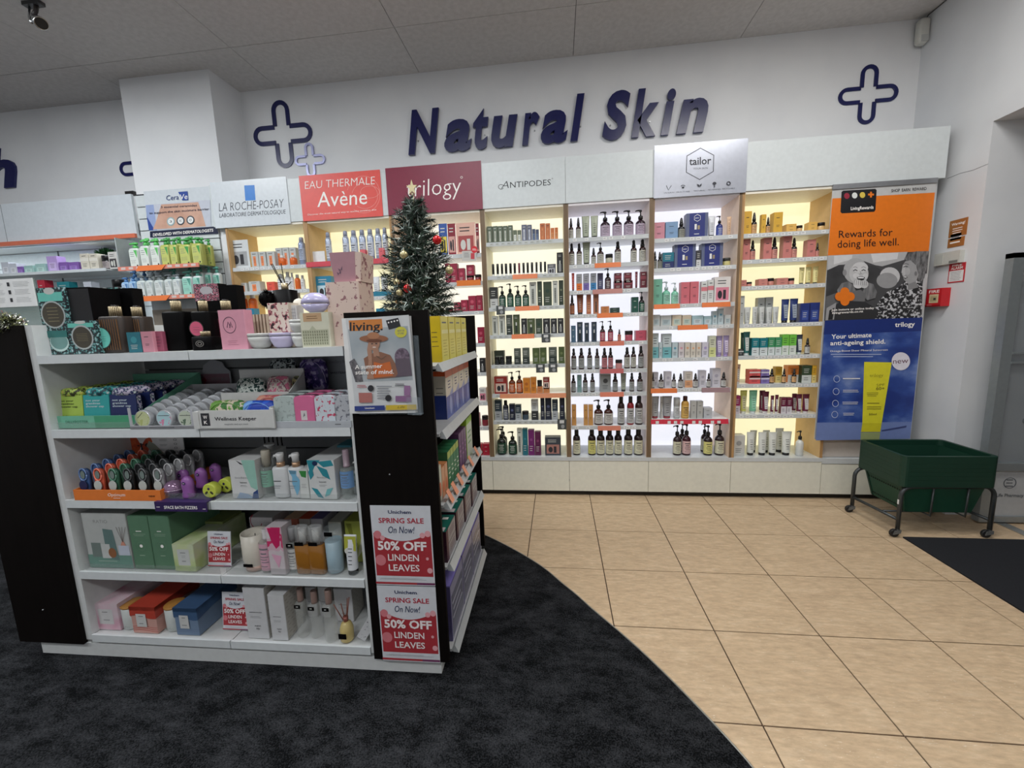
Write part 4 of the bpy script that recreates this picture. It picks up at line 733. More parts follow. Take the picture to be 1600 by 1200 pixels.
# ---- bay C
shelf('C', 0, ZC, [('pkx', 112, 208, 308), ('blx', 212, 318, 302), ('ddk', 322, 382, 262), ('gfb', 386, 568, 228), ('wtu', 573, 640, 248), ('nvp', 643, 700, 245), ('nud', 728, 768, 255)])
shelf('C', 1, ZC, [('ddk', 110, 147, 545), ('ddk', 149, 187, 550), ('tnb', 190, 284, 558), ('gfb', 287, 465, 490), ('hbx', 469, 509, 540), ('gfb', 512, 692, 480), ('gjr', 698, 768, 600)])
shelf('C', 2, ZC, [('mnb', 112, 187, 780), ('mnp', 192, 262, 795), ('mnp', 266, 330, 805), ('ppb', 342, 415, 805), ('ppb', 418, 492, 800), ('wpb', 510, 562, 798), ('wpb', 565, 615, 785), ('wpx', 620, 755, 760)])
shelf('C', 3, ZD, [('pg1', 100, 165, 10), ('pg1', 168, 258, 15), ('pg2', 262, 340, 10), ('pg2', 344, 420, 12), ('pg3', 424, 518, 15), ('pg3', 521, 586, 20), ('tl2', 590, 632, -20), ('tl2', 636, 682, -40), ('pg1', 690, 742, 10)])
shelf('C', 4, ZD, [('tw', 100, 152, 162), ('tl2', 156, 182, 235), ('tw', 185, 258, 165), ('tl2', 262, 310, 235), ('pp2', 314, 362, 235), ('pc2', 366, 410, 235), ('pc2', 414, 455, 237), ('pc2', 459, 500, 235), ('li2', 506, 560, 235), ('ye2', 564, 620, 182), ('lit', 625, 682, 182), ('lit', 684, 735, 180)])
shelf('C', 5, ZD, [('mbl', 104, 150, 480, .03), ('ddr', 95, 122, 485), ('ddr', 155, 198, 492), ('mbl', 202, 258, 475, .02), ('ddr', 262, 300, 490), ('ddr', 315, 358, 490), ('mbo', 366, 430, 475, .02), ('ddr', 437, 480, 488), ('mbl', 484, 540, 465, .02), ('ddr', 547, 582, 487), ('mbl', 588, 658, 450, .02), ('ddr', 667, 712, 480)])
shelf('C', 6, ZD, [('gyt', 95, 165, 680), ('gyb', 168, 185, 680, .02), ('gyt', 188, 272, 680), ('gyj', 278, 335, 690), ('amp', 343, 410, 678), ('gyb', 416, 462, 715), ('gyb', 465, 515, 715), ('gyl', 520, 590, 770)])
shelf('C', 7, ZD, [('wcp', 277, 347, 915), ('wcp', 320, 385, 896, .09), ('wkp', 352, 427, 905), ('wcp', 505, 565, 898, .09), ('wyp', 527, 605, 918), ('wcp', 622, 702, 900)])
# ---- bay D
shelf('D', 0, ZC, [('yel', 866, 932, 215), ('ydr', 936, 986, 218), ('yel', 1012, 1052, 240), ('ydr', 1056, 1094, 258), ('yel', 1114, 1190, 222), ('yll', 1220, 1305, 320), ('yjr', 1310, 1368, 330), ('yll', 1405, 1480, 303), ('yjr', 1486, 1560, 305)])
shelf('D', 1, ZC, [('rpk', 858, 920, 445), ('rdr', 924, 972, 452), ('rpk', 1030, 1100, 435), ('rdr', 1104, 1160, 425), ('rpk', 1195, 1267, 420), ('rdr', 1270, 1322, 430), ('rpk', 1395, 1467, 450), ('rdr', 1470, 1502, 475)])
shelf('D', 2, ZC, [('rpl', 834, 890, 788), ('rjr', 893, 943, 802), ('rpl', 990, 1065, 778), ('rjr', 1069, 1130, 770), ('rpl', 1142, 1236, 770), ('rjr', 1240, 1300, 770), ('crt', 1335, 1382, 680), ('crt', 1390, 1440, 675), ('crt', 1450, 1500, 672)])
shelf('D', 3, ZC, [('gwb', 830, 870, 920), ('gwt', 875, 935, 1012), ('gwt', 942, 990, 1010), ('gwt', 1000, 1050, 1010), ('gwt', 1060, 1110, 1012), ('gwt', 1115, 1168, 1010), ('gwb', 980, 1038, 935, .06), ('gwb', 1045, 1108, 930, .06), ('ngt', 1190, 1258, 945), ('ngt', 1262, 1334, 940), ('ngb', 1338, 1414, 980), ('ngb', 1418, 1498, 975)])
shelf('D', 4, ZD, [('lbk', 800, 845, 290), ('dtt', 828, 888, 155, .05), ('dtt', 850, 908, 150), ('tww', 912, 973, 200), ('tww', 977, 1042, 200), ('gww', 1046, 1100, 195), ('gww', 1103, 1156, 195), ('bgw', 1159, 1216, 170), ('bgw', 1219, 1276, 170), ('dww', 1283, 1340, 172), ('ddr', 1354, 1398, 200)])
shelf('D', 5, ZD, [('pct', 786, 826, 415), ('rlo', 890, 983, 510), ('plo', 986, 1056, 510), ('rlo', 890, 983, 458, 0, .048), ('plo', 986, 1056, 458, 0, .048), ('ydr', 1062, 1104, 450), ('yww', 1104, 1160, 435, .045), ('ydr', 1164, 1200, 450), ('oww', 1206, 1312, 425, .045), ('ydr', 1246, 1286, 450), ('gbk', 1320, 1400, 425), ('yww', 1403, 1440, 425)])
shelf('D', 6, ZD, [('mgb', 775, 818, 670), ('lmt', 825, 884, 630), ('mnt', 900, 970, 630), ('mrt', 980, 1030, 630, .04), ('mrt', 1005, 1064, 640), ('mrt', 1068, 1100, 670), ('mrt', 1104, 1136, 665), ('mrw', 1150, 1195, 685), ('mrw', 1198, 1240, 685), ('mrt', 1245, 1288, 655, .04), ('mrt', 1284, 1332, 660), ('mrt', 1336, 1396, 660)])
shelf('D', 7, ZD, [('wbx', 756, 856, 995), ('wbt', 880, 952, 975), ('wbt', 975, 1050, 975), ('wbt', 1060, 1134, 975), ('wbt', 1170, 1256, 970), ('wbt', 905, 965, 958, .08), ('wbt', 1010, 1070, 958, .08), ('wbt', 1115, 1185, 942, .08), ('wpp', 1287, 1352, 960)])
# ---- bay T (partly behind the tree)
ZE = (600, 300, 5.456); ZF = (660, 480, 5.46); ZG = (440, 240, 5.0); ZH = (340, 370, 5.714)
shelf('T', 0, ZE, [('tbl', 470, 542, 270), ('tpo', 545, 612, 270), ('tpk', 615, 780, 262), ('tpo', 783, 812, 268)])
shelf('T', 1, ZE, [('mrx', 520, 562, 610), ('mrx', 565, 627, 610), ('mrx', 632, 688, 650), ('mrj', 695, 765, 702), ('mrj', 770, 828, 702), ('mrx', 703, 768, 622, .0, .055)])
shelf('T', 2, ZE, [('mrj', 445, 505, 990), ('mrj', 515, 585, 985), ('mrx', 595, 650, 940), ('mrx', 655, 714, 920), ('mrx', 718, 785, 885), ('mrx', 788, 838, 880)])
shelf('T', 3, ZF, [('mrx', 405, 442, 172), ('mrx', 470, 527, 170)])
shelf('T', 4, ZF, [('grb', 425, 460, 395), ('blk', 488, 536, 435)])
shelf('T', 5, ZF, [('wpp', 430, 468, 620), ('wpx', 484, 545, 690)])
shelf('T', 6, ZF, [('pkx', 448, 490, 905), ('mrj', 502, 560, 930)])
shelf('T', 7, ZF, [('mrl', 452, 510, 1170), ('mrl', 515, 572, 1168)])
shelf('E', 0, ZG, [('can', a, b, c) for a, b, c in ((332, 380, 610), (465, 518, 600), (525, 585, 595), (593, 650, 590), (655, 713, 585), (718, 775, 580), (778, 826, 575))] + [('rtg', 612, 655, 750, -.03), ('rtg', 760, 800, 738, -.03)])
shelf('E', 1, ZH, [('bds', 878, 1018, 352, 0, 0), ('wht', 1372, 1440, 352), ('wht', 1445, 1512, 345), ('wht', 1300, 1360, 352)])
shelf('L', 0, ZH, [('cdw', 95, 282, 30), ('lrb', 300, 365, 135), ('lrb', 368, 432, 133), ('lrb', 440, 512, 130), ('lrb', 520, 580, 100, .03), ('lrb', 583, 640, 95, .03), ('lrb', 643, 702, 95, .03), ('orj', 528, 592, 165), ('orj', 628, 690, 160), ('lca', 705, 768, 0)])
shelf('L', 1, ZH, [('lrb', 200, 262, 412), ('lrb', 280, 380, 398), ('cre', 438, 510, 402), ('wcb', 520, 580, 330), ('wcb', 590, 640, 312), ('wcb', 645, 675, 320), ('orj', 678, 725, 335), ('wcb', 732, 770, 342)], y0=.20)
shelf('L', 2, ZH, [('orj', 205, 255, 495), ('orj', 262, 330, 492), ('orj', 640, 680, 470), ('wcb', 690, 740, 480)], y0=.20)
shelf('L', 3, ZH, [('bds', 262, 345, 640)], y0=.18)
shelf('E', 2, ZH, [('bds', 1420, 1500, 640)], y0=.18)
flush()
# promo bits in the coral and maroon bays
z = SZ['E'][0] + .0
o = MB(); A = bp(576, 405, Y=YF).x; B = bp(607, 405, Y=YF).x; o.box(A, B, YF - .006, YF + .002, z - .01, z + .03, M((206, 70, 84), .4)); o0 = o.build('shelf_strip'); tag(o0, 'coral red tray front on the shelf edge below the spray cans', 'shelf label')
def simple(name, label, cat, mb, group=None, loc=None): ob = mb.build(name, None, loc=loc); tag(ob, label, cat, group); return ob
A = bp(478, 405, Y=YF).x; B = bp(516, 405, Y=YF).x
simple('shelf_strip', 'coral red strip on the shelf edge beside the white cube, coral sign bay', 'shelf label', MB().box(A, B, YF - .006, YF + .002, z - .01, z + .03, M((206, 70, 84), .4)))
A = bp(486, 385, Y=.16).x; B = bp(506, 385, Y=.16).x
simple('display_card', 'blank white card propped at the divider, coral sign bay', 'card', MB().box(A, B, .16, .165, z + .008, z + .12, PAPER))
for (x0, x1, kk, i) in ((582, 612, 'E', 1),):
    A = bp(x0, 455, Y=YF).x; B = bp(x1 - 2, 455, Y=YF).x; simple('display_tray', 'teal tray front holding the white tubes, coral sign bay', 'tray', MB().box(A, B, .135, .15, SZ['E'][1] + .008, SZ['E'][1] + .05, M((40, 124, 150), .4)))
z = SZ['T'][1]; A = bp(714, 443, Y=YF).x; B = bp(751, 443, Y=YF).x
simple('display_tray', 'orange display tray front under the crimson jars, maroon sign bay', 'tray', MB().box(A, B, YF - .010, YF + .003, z - .02, z + .022, M((224, 120, 40), .4)))
t = thing('price_wobbler', 'round red wobbler with white card hanging from the top maroon-bay shelf', 'sign', (-.45, YF - .02, 1.93))
pr = pxprint_((0, YF - .012, 0), (0, -1, 0), 600, 300, 5.456); pr.poly([(668, 503), (785, 500), (785, 585), (668, 588)], M((190, 188, 184), .5)); pr.lines(680, 515, 735, 560, 3, TXT, .3); pr.rect(740, 520, 772, 572, M((190, 60, 70), .5)); pr.ell(770, 490, 27, 30, M((206, 30, 44), .4)); pr.lines(752, 480, 790, 500, 2, Wt, .3); pr.build('print', t, True)
mb = MB(); a = bp(600 + 668 / 5.456, 300 + 588 / 5.456, Y=YF - .0105); b = bp(600 + 785 / 5.456, 300 + 500 / 5.456, Y=YF - .0105); mb.box(a.x, b.x, YF - .0115, YF - .009, a.z, b.z, PAPER); mb.box(b.x - .03, b.x - .02, YF - .009, YF + .004, b.z - .02, b.z - .01, PAPER); mb.build('card', t, True)
# hanging product tags in the dark green bay
for (x, y, w_, h_, zm, lb) in ((205, 1070, 73, 85, ZA, 'hanging grey tag under the third shelf, bay right of maroon sign'), (555, 165, 70, 72, ZB, 'hanging dark tag under the fourth shelf, bay right of maroon sign'), (510, 410, 70, 72, ZB, 'first hanging tag under the fifth shelf, bay right of maroon sign'), (612, 408, 70, 72, ZB, 'second hanging tag under the fifth shelf, bay right of maroon sign'), (685, 860, 70, 85, ZB, 'hanging tag under the seventh shelf, bay right of maroon sign')):
    a = bp(zm[0] + x / zm[2], zm[1] + (y + h_) / zm[2], Y=YF - .004); b = bp(zm[0] + (x + w_) / zm[2], zm[1] + y / zm[2], Y=YF - .004)
    t = thing('shelf_tag', lb, 'tag', (a.x, YF, a.z), 0, 'hanging shelf tags'); W_, H_ = b.x - a.x, b.z - a.z
    MB().box(0, W_, -.006, -.003, 0, H_, M((70, 74, 74), .5)).box(W_ * .4, W_ * .6, -.003, .003, H_ * .9, H_ * .98, M((70, 74, 74), .5)).build('card', t)
    pr = Print(lambda u, v: Vector((u * W_, -.006, v * H_)), (0, -1, 0)); pr.rect(.25, .6, .75, .9, M((206, 206, 206), .5)); pr.ell(.6, .3, .2, .2, M((150, 152, 154), .5)); pr.build('print', t)
# ================================================================ THE ISLAND
IA = Vector((-2.155, -1.713, 0)); IANG = radians(.8597); IT = Vector((cos(IANG), sin(IANG), 0)); IN = Vector((sin(IANG), -cos(IANG), 0))   # IN points to the viewer's side
def ip(s, n, z): return IA + IT * s - IN * n + Vector((0, 0, z))
def il(px, py, n):
    P = bpp(px, py, ip(0, n, 0), IN); return (P - IA).dot(IT), P.z
def ie(px, py, s):
    P = bpp(px, py, ip(s, 0, 0), IT); return -(P - IA).dot(IN), P.z
gd = thing('gondola', 'white and dark brown freestanding shelf island in front, five shelves high', 'shelves', tuple(IA), IANG)
DKP = PM('dark_panel', [(9, 5, 4), (14, 9, 7)], 5, rough=.6, stretch=(12, 12, 1)); DKP.node_tree.nodes['Principled BSDF'].inputs['Specular IOR Level'].default_value = .12; GM_ = M((206, 208, 208), .4); SLAT = M((118, 120, 122), .5)
DD = .87
MB().box(0, 1.866, .005, DD + .1, .0065, .068, GM_).build('plinth', gd)
MB().box(.0, 1.86, .012, DD, .07, .085, M((170, 172, 172), .5)).build('base_frame', gd)
for a, b in ((-.078, .246), (1.592, 1.907)):
    for n0 in (-.014, DD):
        MB().box(a, b, n0, n0 + .018, .076, 1.482, DKP).build('side_panel', gd)
for a, b in ((.247, .278), (1.574, 1.591)):
    MB().box(a, b, .0, DD - .01, .09, 1.482 if a < 1 else 1.34, GM_).build('upright_panel', gd)
for k in range(12):
    z = .125 + k * .103; MB().box(.28, 1.574, .425, .445, z, z + .096, SLAT).build('slat', gd)
MB().box(.279, 1.574, .446, .452, .09, 1.345, M((60, 60, 62), .6)).build('spine_panel', gd)
ITZ = [1.36, 1.052, .748, .421, .117]
for i, z in enumerate(ITZ):
    for a, b in ((.28, .944), (.948, 1.572)):
        s = MB().box(a, b, .006, .42, z - .022, z - .004, GM_).build('shelf', gd)
        MB().box(a, b, -.004, .006, z - .034, z, M((208, 212, 214), .3)).box(a, b, .004, .012, z - .034, z - .024, GM_).build('front_lip', s)
        if i < 4 and i > 0:
            MB().box(a + .012, b - .012, .0125, .014, z - .003, z + .028, M((150, 156, 156), .1, 0, 0, .85)).build('clear_riser', s)
for a, b in ((.28, .944), (.948, 1.572)): MB().box(a, b, .455, DD - .01, 1.338, 1.356, GM_).build('rear_deck', gd)
# end bay (faces the lit wall's right side)
MB().box(1.592, 1.61, .005, DD, .085, 1.40, M((70, 66, 64), .5)).build('end_backboard', gd)
EZ = [1.275, 1.012, .722, .458, .09]
for i, z in enumerate(EZ):
    s = MB().box(1.612, 1.905, .04, DD - .06, z - .012, z, M((186, 188, 190), .35)).build('end_shelf', gd)
    MB().hexa([(1.9055, .05, z - .02), (1.932, .05, z - .024), (1.932, DD - .07, z - .024), (1.9055, DD - .07, z - .02), (1.9055, .05, z), (1.915, .05, z + .010), (1.915, DD - .07, z + .010), (1.9055, DD - .07, z)], M((178, 182, 184), .3)).build('price_rail', s)
MB().box(-.06, .245, .01, DD, 1.26, 1.275, GM_).build('end_shelf', gd)
MB().ball((1.72, -.016, .87), .004, STEEL, 8, 5).build('screw', gd); MB().ball((.08, -.016, .24), .004, STEEL, 8, 5).build('screw', gd)

def ithing(name, label, cat, s, n, z, group=None, rz=0): return thing(name, label, cat, tuple(ip(s, n, z)), IANG + rz, group)
def span(x0, x1, yt, n, zb, yb=None):
    """pixel span of an item's front at depth n on the island -> centre s, width, height"""
    zc = il((x0 + x1) / 2, yt, n)[1]; h = zc - zb; ym = yt + (yb - yt) / 2 if yb else yt + 20
    a = il(x0, ym, n)[0]; b = il(x1, ym, n)[0]; return (a + b) / 2, b - a, h
def ibox(name, label, cat, x0, x1, yt, yb, n, zb, d, m, group=None, top=None, dx=0):
    s, w, h = span(x0, x1, yt, n, zb, yb); t = ithing(name, label, cat, s + dx, n, zb, group)
    MB().box(-w / 2, w / 2, 0, d, 0, h, m, .002).build('box_body', t)
    if top: MB().box(-w / 2 + .001, w / 2 - .001, .001, d - .001, h, h + .0008, top).build('top_print', t)
    t['w'] = w; t['h'] = h
    return t, w, h, facep(w, h)
def iput(code, label, x0, x1, yt, yb, n, zb, group=None, d=None, rz=0):
    s, w, h = span(x0, x1, yt, n, zb, yb); t = place(code, 0, 0, 0, w, h, label, 0, group, d)
    kind = S[code][0]; P = ip(s, n if kind in ('box', 'card') else n + w / 2, zb); t.location = P; t.rotation_euler = (0, 0, IANG + rz); ROOTM[t.name] = Matrix.Translation(P) @ Matrix.Rotation(IANG + rz, 4, 'Z'); return t
z1 = 1.3605
# ---------------- top shelf
TF = PM('teal_floral', [(38, 44, 50), (28, 34, 38), (96, 150, 148), (176, 184, 192)], 95, stops=[0, .44, .53, .63]); TG = M((104, 190, 176), .5); DOV = M((66, 60, 50), .5); BK = M((11, 10, 11), .45, key='soft_black'); BK.node_tree.nodes['Principled BSDF'].inputs['Specular IOR Level'].default_value = .06; LN = M((150, 138, 104), .5)
def oval_print(pr, w, h, c, cy=.55, r=.36):
    pr.rect(.05, .80, .95, .93, TG); pr.ell(.5, .95, .2, .05, M((190, 190, 186), .5)); pr.ell(.5, cy, r + .05, (r + .05) * w / h, M((170, 176, 176), .5)); pr.ell(.5, cy, r, r * w / h, c)
    for i in range(5): pr.rect(.3, cy - .1 + i * .05, .7, cy - .094 + i * .05, LN)
t, w, h, pr = ibox('candle_box', 'tall teal floral candle box with a dark oval, at the island end', 'box', 64, 106, 449, 551, .05, z1, .045, TF)
oval_print(pr, w, h, DOV, .60, .40); pr.ell(.55, .18, .36, .30 * w / h, M((190, 214, 210), .5)); pr.ell(.55, .2, .32, .27 * w / h, M((110, 150, 146), .5)); pr.rect(.1, .26, .9, .36, M((40, 110, 106), .5)); pr.build('front_print', t)
t, w, h, pr = ibox('candle_box', 'short teal floral box with a dark oval, in front of the black boxes', 'box', 107, 151, 501, 552, .03, z1, .03, TF); oval_print(pr, w, h, DOV, .5, .34); pr.build('front_print', t)
t, w, h, pr = ibox('gift_box', 'tall plain black box behind the short teal floral box', 'box', 96, 147, 449, 552, .065, z1, .12, BK); pr.rect(.02, .02, .98, .98, M((30, 28, 30), .35)); pr.build('front_print', t)
def bottle_sq(name, label, x0, x1, yt, yb, n, m, capc, neck=(0.28, .72), capx=None, ch=.24, e=5, oval=None, ridge=False, rings=True):
    """square-shouldered bottle with a ribbed metal collar"""
    s, w, h = span(x0, x1, yt, n, z1, yb); t = ithing(name, label, 'diffuser', s, n + w * .3, z1, 'bottles on the top island shelf'); bh = h * (1 - ch); r = w * .44; ry = w * .30
    MB().loft([(r * .96, ry * .96, 0), (r, ry, bh * .03), (r, ry, bh * .96), (r * .95, ry * .93, bh), (r * .3, ry * .4, bh + .001)], m, 28, e).build('bottle_body', t)
    mb = MB(); cr = w * .15
    for i in range(20):
        a = 2 * pi * i / 20; mb.tube([(cr * cos(a), cr * sin(a), bh), (cr * cos(a), cr * sin(a), h * .97)], cr * .13, capc, 5)
    mb.lathe([(cr * .95, bh), (cr * .95, h * .965)], M((70, 56, 44), .4), 14); mb.lathe([(cr * .7, h * .965), (cr * .7, h)], M((30, 22, 20), .4), 12); mb.build('ribbed_collar', t)
    if ridge:
        rb = MB()
        for i in range(9): rb.box(-r * .9 + i * r * .2, -r * .9 + i * r * .2 + r * .03, -ry - .0015, -ry + .002, bh * .08, bh * .92, M((120, 84, 54), .4))
        rb.build('rib', t)
    if oval:
        p = Print(lambda u, v: Vector(((u - .5) * w, -ry - .0022, v * bh)), (0, -1, 0)); c, ox, oy, rr = oval; p.ell(ox, oy, rr + .04, (rr + .04) * w / bh, M((50, 44, 42), .5)); p.ell(ox, oy, rr, rr * w / bh, c)
        for i in range(3): p.rect(ox - rr * .5, oy + .03 - i * .06, ox + rr * .5, oy + .036 - i * .06, M((60, 90, 90), .5))
        p.build('front_label', t)
    return t, w, bh
BRN = PM('ribbed_brown', [(34, 27, 24), (50, 38, 31)], 60, stretch=(1, 1, .02)); PINK = M((206, 92, 122), .4)
bottle_sq('reed_diffuser', 'first ribbed brown bottle with a teal oval and gold collar, from left', 149, 191, 476, 549, .05, BRN, GOLD, ridge=True, oval=(TG, .18, .42, .34))
bottle_sq('reed_diffuser', 'second ribbed brown bottle with teal oval, behind the small teal box', 188, 224, 477, 549, .10, BRN, GOLD, ridge=True, oval=(TG, .2, .42, .3))
t, w, h, pr = ibox('gift_box', 'teal floral box standing behind the ribbed brown bottles', 'box', 154, 188, 449, 551, .24, z1, .08, TF); oval_print(pr, w, h, DOV, .3, .3); pr.build('front_print', t)
ibox('gift_box', 'plain black box behind the second ribbed brown bottle', 'box', 188, 213, 450, 551, .20, z1, .05, BK)
# small black diffuser on top of the boxes
s, w, h = span(120, 147, 472, .12, z1 + .13, 500)
t = ithing('perfume_bottle', 'small black bottle with ornate seal and gold cap between teal boxes', 'bottle', s, .10, z1, 'bottles on the top island shelf'); MB().loft([(.032, .02, 0), (.034, .022, .002), (.034, .022, .125), (.012, .012, .13)], BK, 20, 5).build('bottle_body', t); MB().lathe([(.012, .13), (.012, .152)], GOLD, 14).build('cap', t)
p = Print(lambda u, v: Vector((u * .03, -.0225, .1 + v * .03)), (0, -1, 0)); p.oval(0, 0, .7, .6, .14, M((150, 134, 116), .4)); p.oval(0, 0, .4, .34, .12, M((150, 134, 116), .4)); p.build('seal', t)
iput('teal', 'small teal paper box in front of the brown bottles', 199, 220, 519, 549, .02, z1, None, .05)
t = iput('pkx', 'small pink floral paper box beside the small teal box', 221, 239, 518, 549, .02, z1, None, .05)
t, w, h, pr = ibox('gift_box', 'small dusky pink box, darker side of the paper box pair', 'box', 240, 254, 518, 548, .035, z1, .04, M((150, 74, 96), .5)); pr.lines(.1, .2, .9, .8, 4, M((120, 60, 80), .5)); pr.build('front_print', t)
t, w, bh = bottle_sq('reed_diffuser', 'wide black glossy bottle with faint round seal and gold collar', 249, 287, 467, 548, .05, BK, GOLD)
t, w, bh = bottle_sq('reed_diffuser', 'black bottle with a pink oval and gold collar beside the black one', 295, 329, 467, 547, .06, BK, GOLD, oval=(PINK, .35, .56, .30))
t, w, bh = bottle_sq('reed_diffuser', 'black bottle with pink oval half hidden by the pink carton', 328, 366, 467, 547, .12, BK, GOLD, oval=(PINK, .5, .56, .36))
t, w, bh = bottle_sq('perfume_bottle', 'low black bottle with ornate seal and gold cap in front', 294, 331, 517, 548, .015, BK, GOLD, ch=.3)
p = Print(lambda u, v: Vector((u * .02, -w * .32 - .001, bh * .5 + v * .016)), (0, -1, 0)); p.oval(0, 0, .8, .7, .16, M((120, 116, 112), .4)); p.oval(0, 0, .4, .34, .2, M((120, 116, 112), .4)); p.build('seal', t)
PF = PM('pink_floral', [(34, 30, 34), (190, 112, 130), (60, 44, 50), (206, 190, 196)], 90, stops=[0, .42, .5, .6])
t, w, h, pr = ibox('gift_box', 'pink and black floral box with a grey seal at the back', 'box', 309, 347, 443, 549, .22, z1, .05, BK); pr.rect(0, .74, 1, 1, PF); pr.ell(.5, .9, .26, .06, M((176, 172, 176), .5)); pr.build('front_print', t)
ibox('gift_box', 'plain black box beside the pink floral box at the back', 'box', 348, 374, 445, 549, .22, z1, .05, BK)
t, w, h, pr = ibox('gift_carton', 'upright plain pink carton with a dark circular line emblem', 'box', 343, 384, 484, 544, .02, z1, .045, M((214, 150, 168), .45)); lk = M((96, 62, 84), .5)
pr.oval(.4, .62, .24, .2, .02, lk); pr.ring([(.3, .56), (.36, .7), (.42, .6)], .03, lk, False); pr.ring([(.4, .55), (.46, .7), (.5, .56)], .03, lk, False); pr.lines(.25, .1, .7, .24, 3, M((170, 108, 128), .5), .2); pr.build('front_print', t)
GB = MB
def bowl(label, x0, x1, yt, yb, n, zb, col, lid=None):
    s, w, h = span(x0, x1, yt, n, zb, yb); t = ithing('lidded_bowl', label, 'bowl', s, n + w / 2, zb, 'lidded ceramic bowls'); r = w / 2; m = M(col, .3)
    MB().lathe([(r * .5, 0), (r * .7, h * .12), (r * .9, h * .45), (r, h * .76)], m, 28).build('bowl', t); MB().lathe([(r * 1.01, h * .80), (r * 1.01, h * .94), (r * .97, h), (r * .3, h), (r * .02, h)], M(lid or col, .3), 28).lathe([(r * .93, h * .74), (r * .93, h * .82)], M((120, 122, 124), .5), 24).build('lid', t)
bowl('grey lidded bowl nearest the pink carton', 373, 411, 521, 544, .02, z1, (190, 190, 186)); bowl('lilac lidded bowl between two grey ones', 412, 448, 520, 542, .02, z1, (186, 178, 206)); bowl('grey lidded bowl beside the printed building box', 449, 476, 520, 540, .035, z1, (190, 190, 186))
s, w, h = span(449, 476, 520, .035, z1, 540); zc = z1 + h
s2 = s; t = ithing('lidded_bowl', 'grey lidded bowl stacked on another next to the building box', 'bowl', s - .003, .035 + w / 2, zc, 'lidded ceramic bowls'); r = w / 2
MB().lathe([(r * .5, 0), (r * .7, .006), (r * .9, .022), (r, .038)], M((190, 190, 186), .3), 28).build('bowl', t); MB().lathe([(r, .04), (r, .048), (r * .9, .051), (.001, .051)], M((196, 196, 192), .3), 28).build('lid', t)
FLB = PM('flower_print', [(214, 200, 186), (214, 200, 186), (170, 96, 104), (40, 32, 34)], 46, stops=[0, .47, .53, .58])
t, w, h, pr = ibox('floral_box', 'cream box printed with dark roses behind the lilac bowl', 'box', 421, 453, 473, 541, .11, z1, .08, M((216, 204, 188), .5)); pr.rect(.0, .0, 1, 1, FLB); pr.build('front_print', t)
t, w, h, pr = ibox('floral_box', 'striped brown and cream box with roses behind the grey bowl', 'box', 394, 421, 491, 541, .12, z1, .08, M((196, 178, 158), .5)); 
for i in range(5): pr.rect(.05 + i * .19, .1, .12 + i * .19, 1, M((110, 88, 70), .5))
pr.rect(0, 0, 1, .3, FLB); pr.build('front_print', t)
t, w, h, pr = ibox('woven_box', 'small white grid-patterned box behind the stacked bowls', 'box', 449, 466, 477, 541, .13, z1, .05, M((210, 208, 206), .5))
for i in range(5): pr.rect(.1 + i * .18, .5, .13 + i * .18, .95, M((150, 150, 156), .6))
for i in range(6): pr.rect(.1, .5 + i * .08, .9, .51 + i * .08, M((150, 150, 156), .6))
pr.build('front_print', t)
# black fluffy pompom stand
s, w, h = span(399, 429, 449, .2, z1, 500); t = ithing('black_pompom', 'black fluffy pompom on a black box behind the rose boxes', 'ornament', s, .22, z1)
MB().box(-.035, .035, -.03, .03, 0, h * .5, BK).build('box', t)
mb = MB(); random.seed(3)
for i in range(1300):
    a = random.random() * 2 * pi; b = math.acos(2 * random.random() - 1); d = Vector((sin(b) * cos(a), sin(b) * sin(a), cos(b))); q = d.cross(Vector((0, 0, 1))).normalized() * .003; c = Vector((0, 0, h - .048)); L_ = .036 + .016 * random.random()
    mb.add([c + q, c - q, c + d * L_], [(0, 1, 2)], BK)
mb.ball((0, 0, h - .048), .034, BK); mb.build('fur', t)
# black reed diffuser on the back
s, w, h = span(428, 456, 454, .22, z1 + .10, 472)
t = ithing('reed_diffuser', 'black diffuser with gold neck and black reeds at the back', 'diffuser', s, .24, z1, 'bottles on the top island shelf'); zt = il(442, 454, .24)[1] - z1
MB().loft([(.04, .03, 0), (.042, .032, .003), (.042, .032, zt), (.015, .015, zt + .004)], BK, 20, 5).build('bottle_body', t); MB().lathe([(.014, zt), (.014, zt + .03)], GOLD, 14).build('neck', t)
rd = MB(); top = il(425, 412, .24)[1] - z1
for dx, ex in ((-.004, -.052), (-.001, -.045), (.003, -.006), (.005, .03)): rd.tube([(dx, 0, zt + .01), (ex, .0, top if ex < .02 else zt + .035)], .0018, BK, 5)
rd.build('reed', t)
s, zz = il(463, 475, .18); t = ithing('pompom', 'small cream ball behind the lilac egg', 'ornament', s, .2, z1); MB().lathe([(.012, 0), (.012, zz - z1 - .02)], M((200, 196, 186), .5), 10).build('stand', t); MB().ball((0, 0, zz - z1), .024, M((214, 208, 196), .9), 16, 10).build('ball', t)
# building-print box and lilac egg on it
t, w, h, pr = ibox('gift_carton', 'cream box with engraved building print and gold name plate', 'box', 470, 515, 488, 541, .03, z1, .06, M((206, 204, 184), .5)); hb = h
pr.rect(.12, .74, .76, .98, M((190, 156, 120), .4)); pr.lines(.22, .8, .66, .92, 2, M((120, 90, 60), .5), .3); gl = M((120, 122, 100), .5)
pr.poly([(.04, .5), (.3, .5), (.42, .62), (.54, .5), (.95, .5), (.95, .04), (.04, .04)], M((176, 176, 152), .5), True)
for j in range(5):
    for i in range(11): pr.rect(.07 + i * .08, .07 + j * .085, .11 + i * .08, .13 + j * .085, gl); pr.k -= pr.step
pr.build('front_print', t)
s, w, h = span(468, 513, 457, .05, z1 + hb, 486); t = ithing('lilac_egg', 'glossy lilac two-part egg lying on the cream building box', 'ornament', s, .06, z1 + hb + .0005); m = M((186, 180, 214), .12)
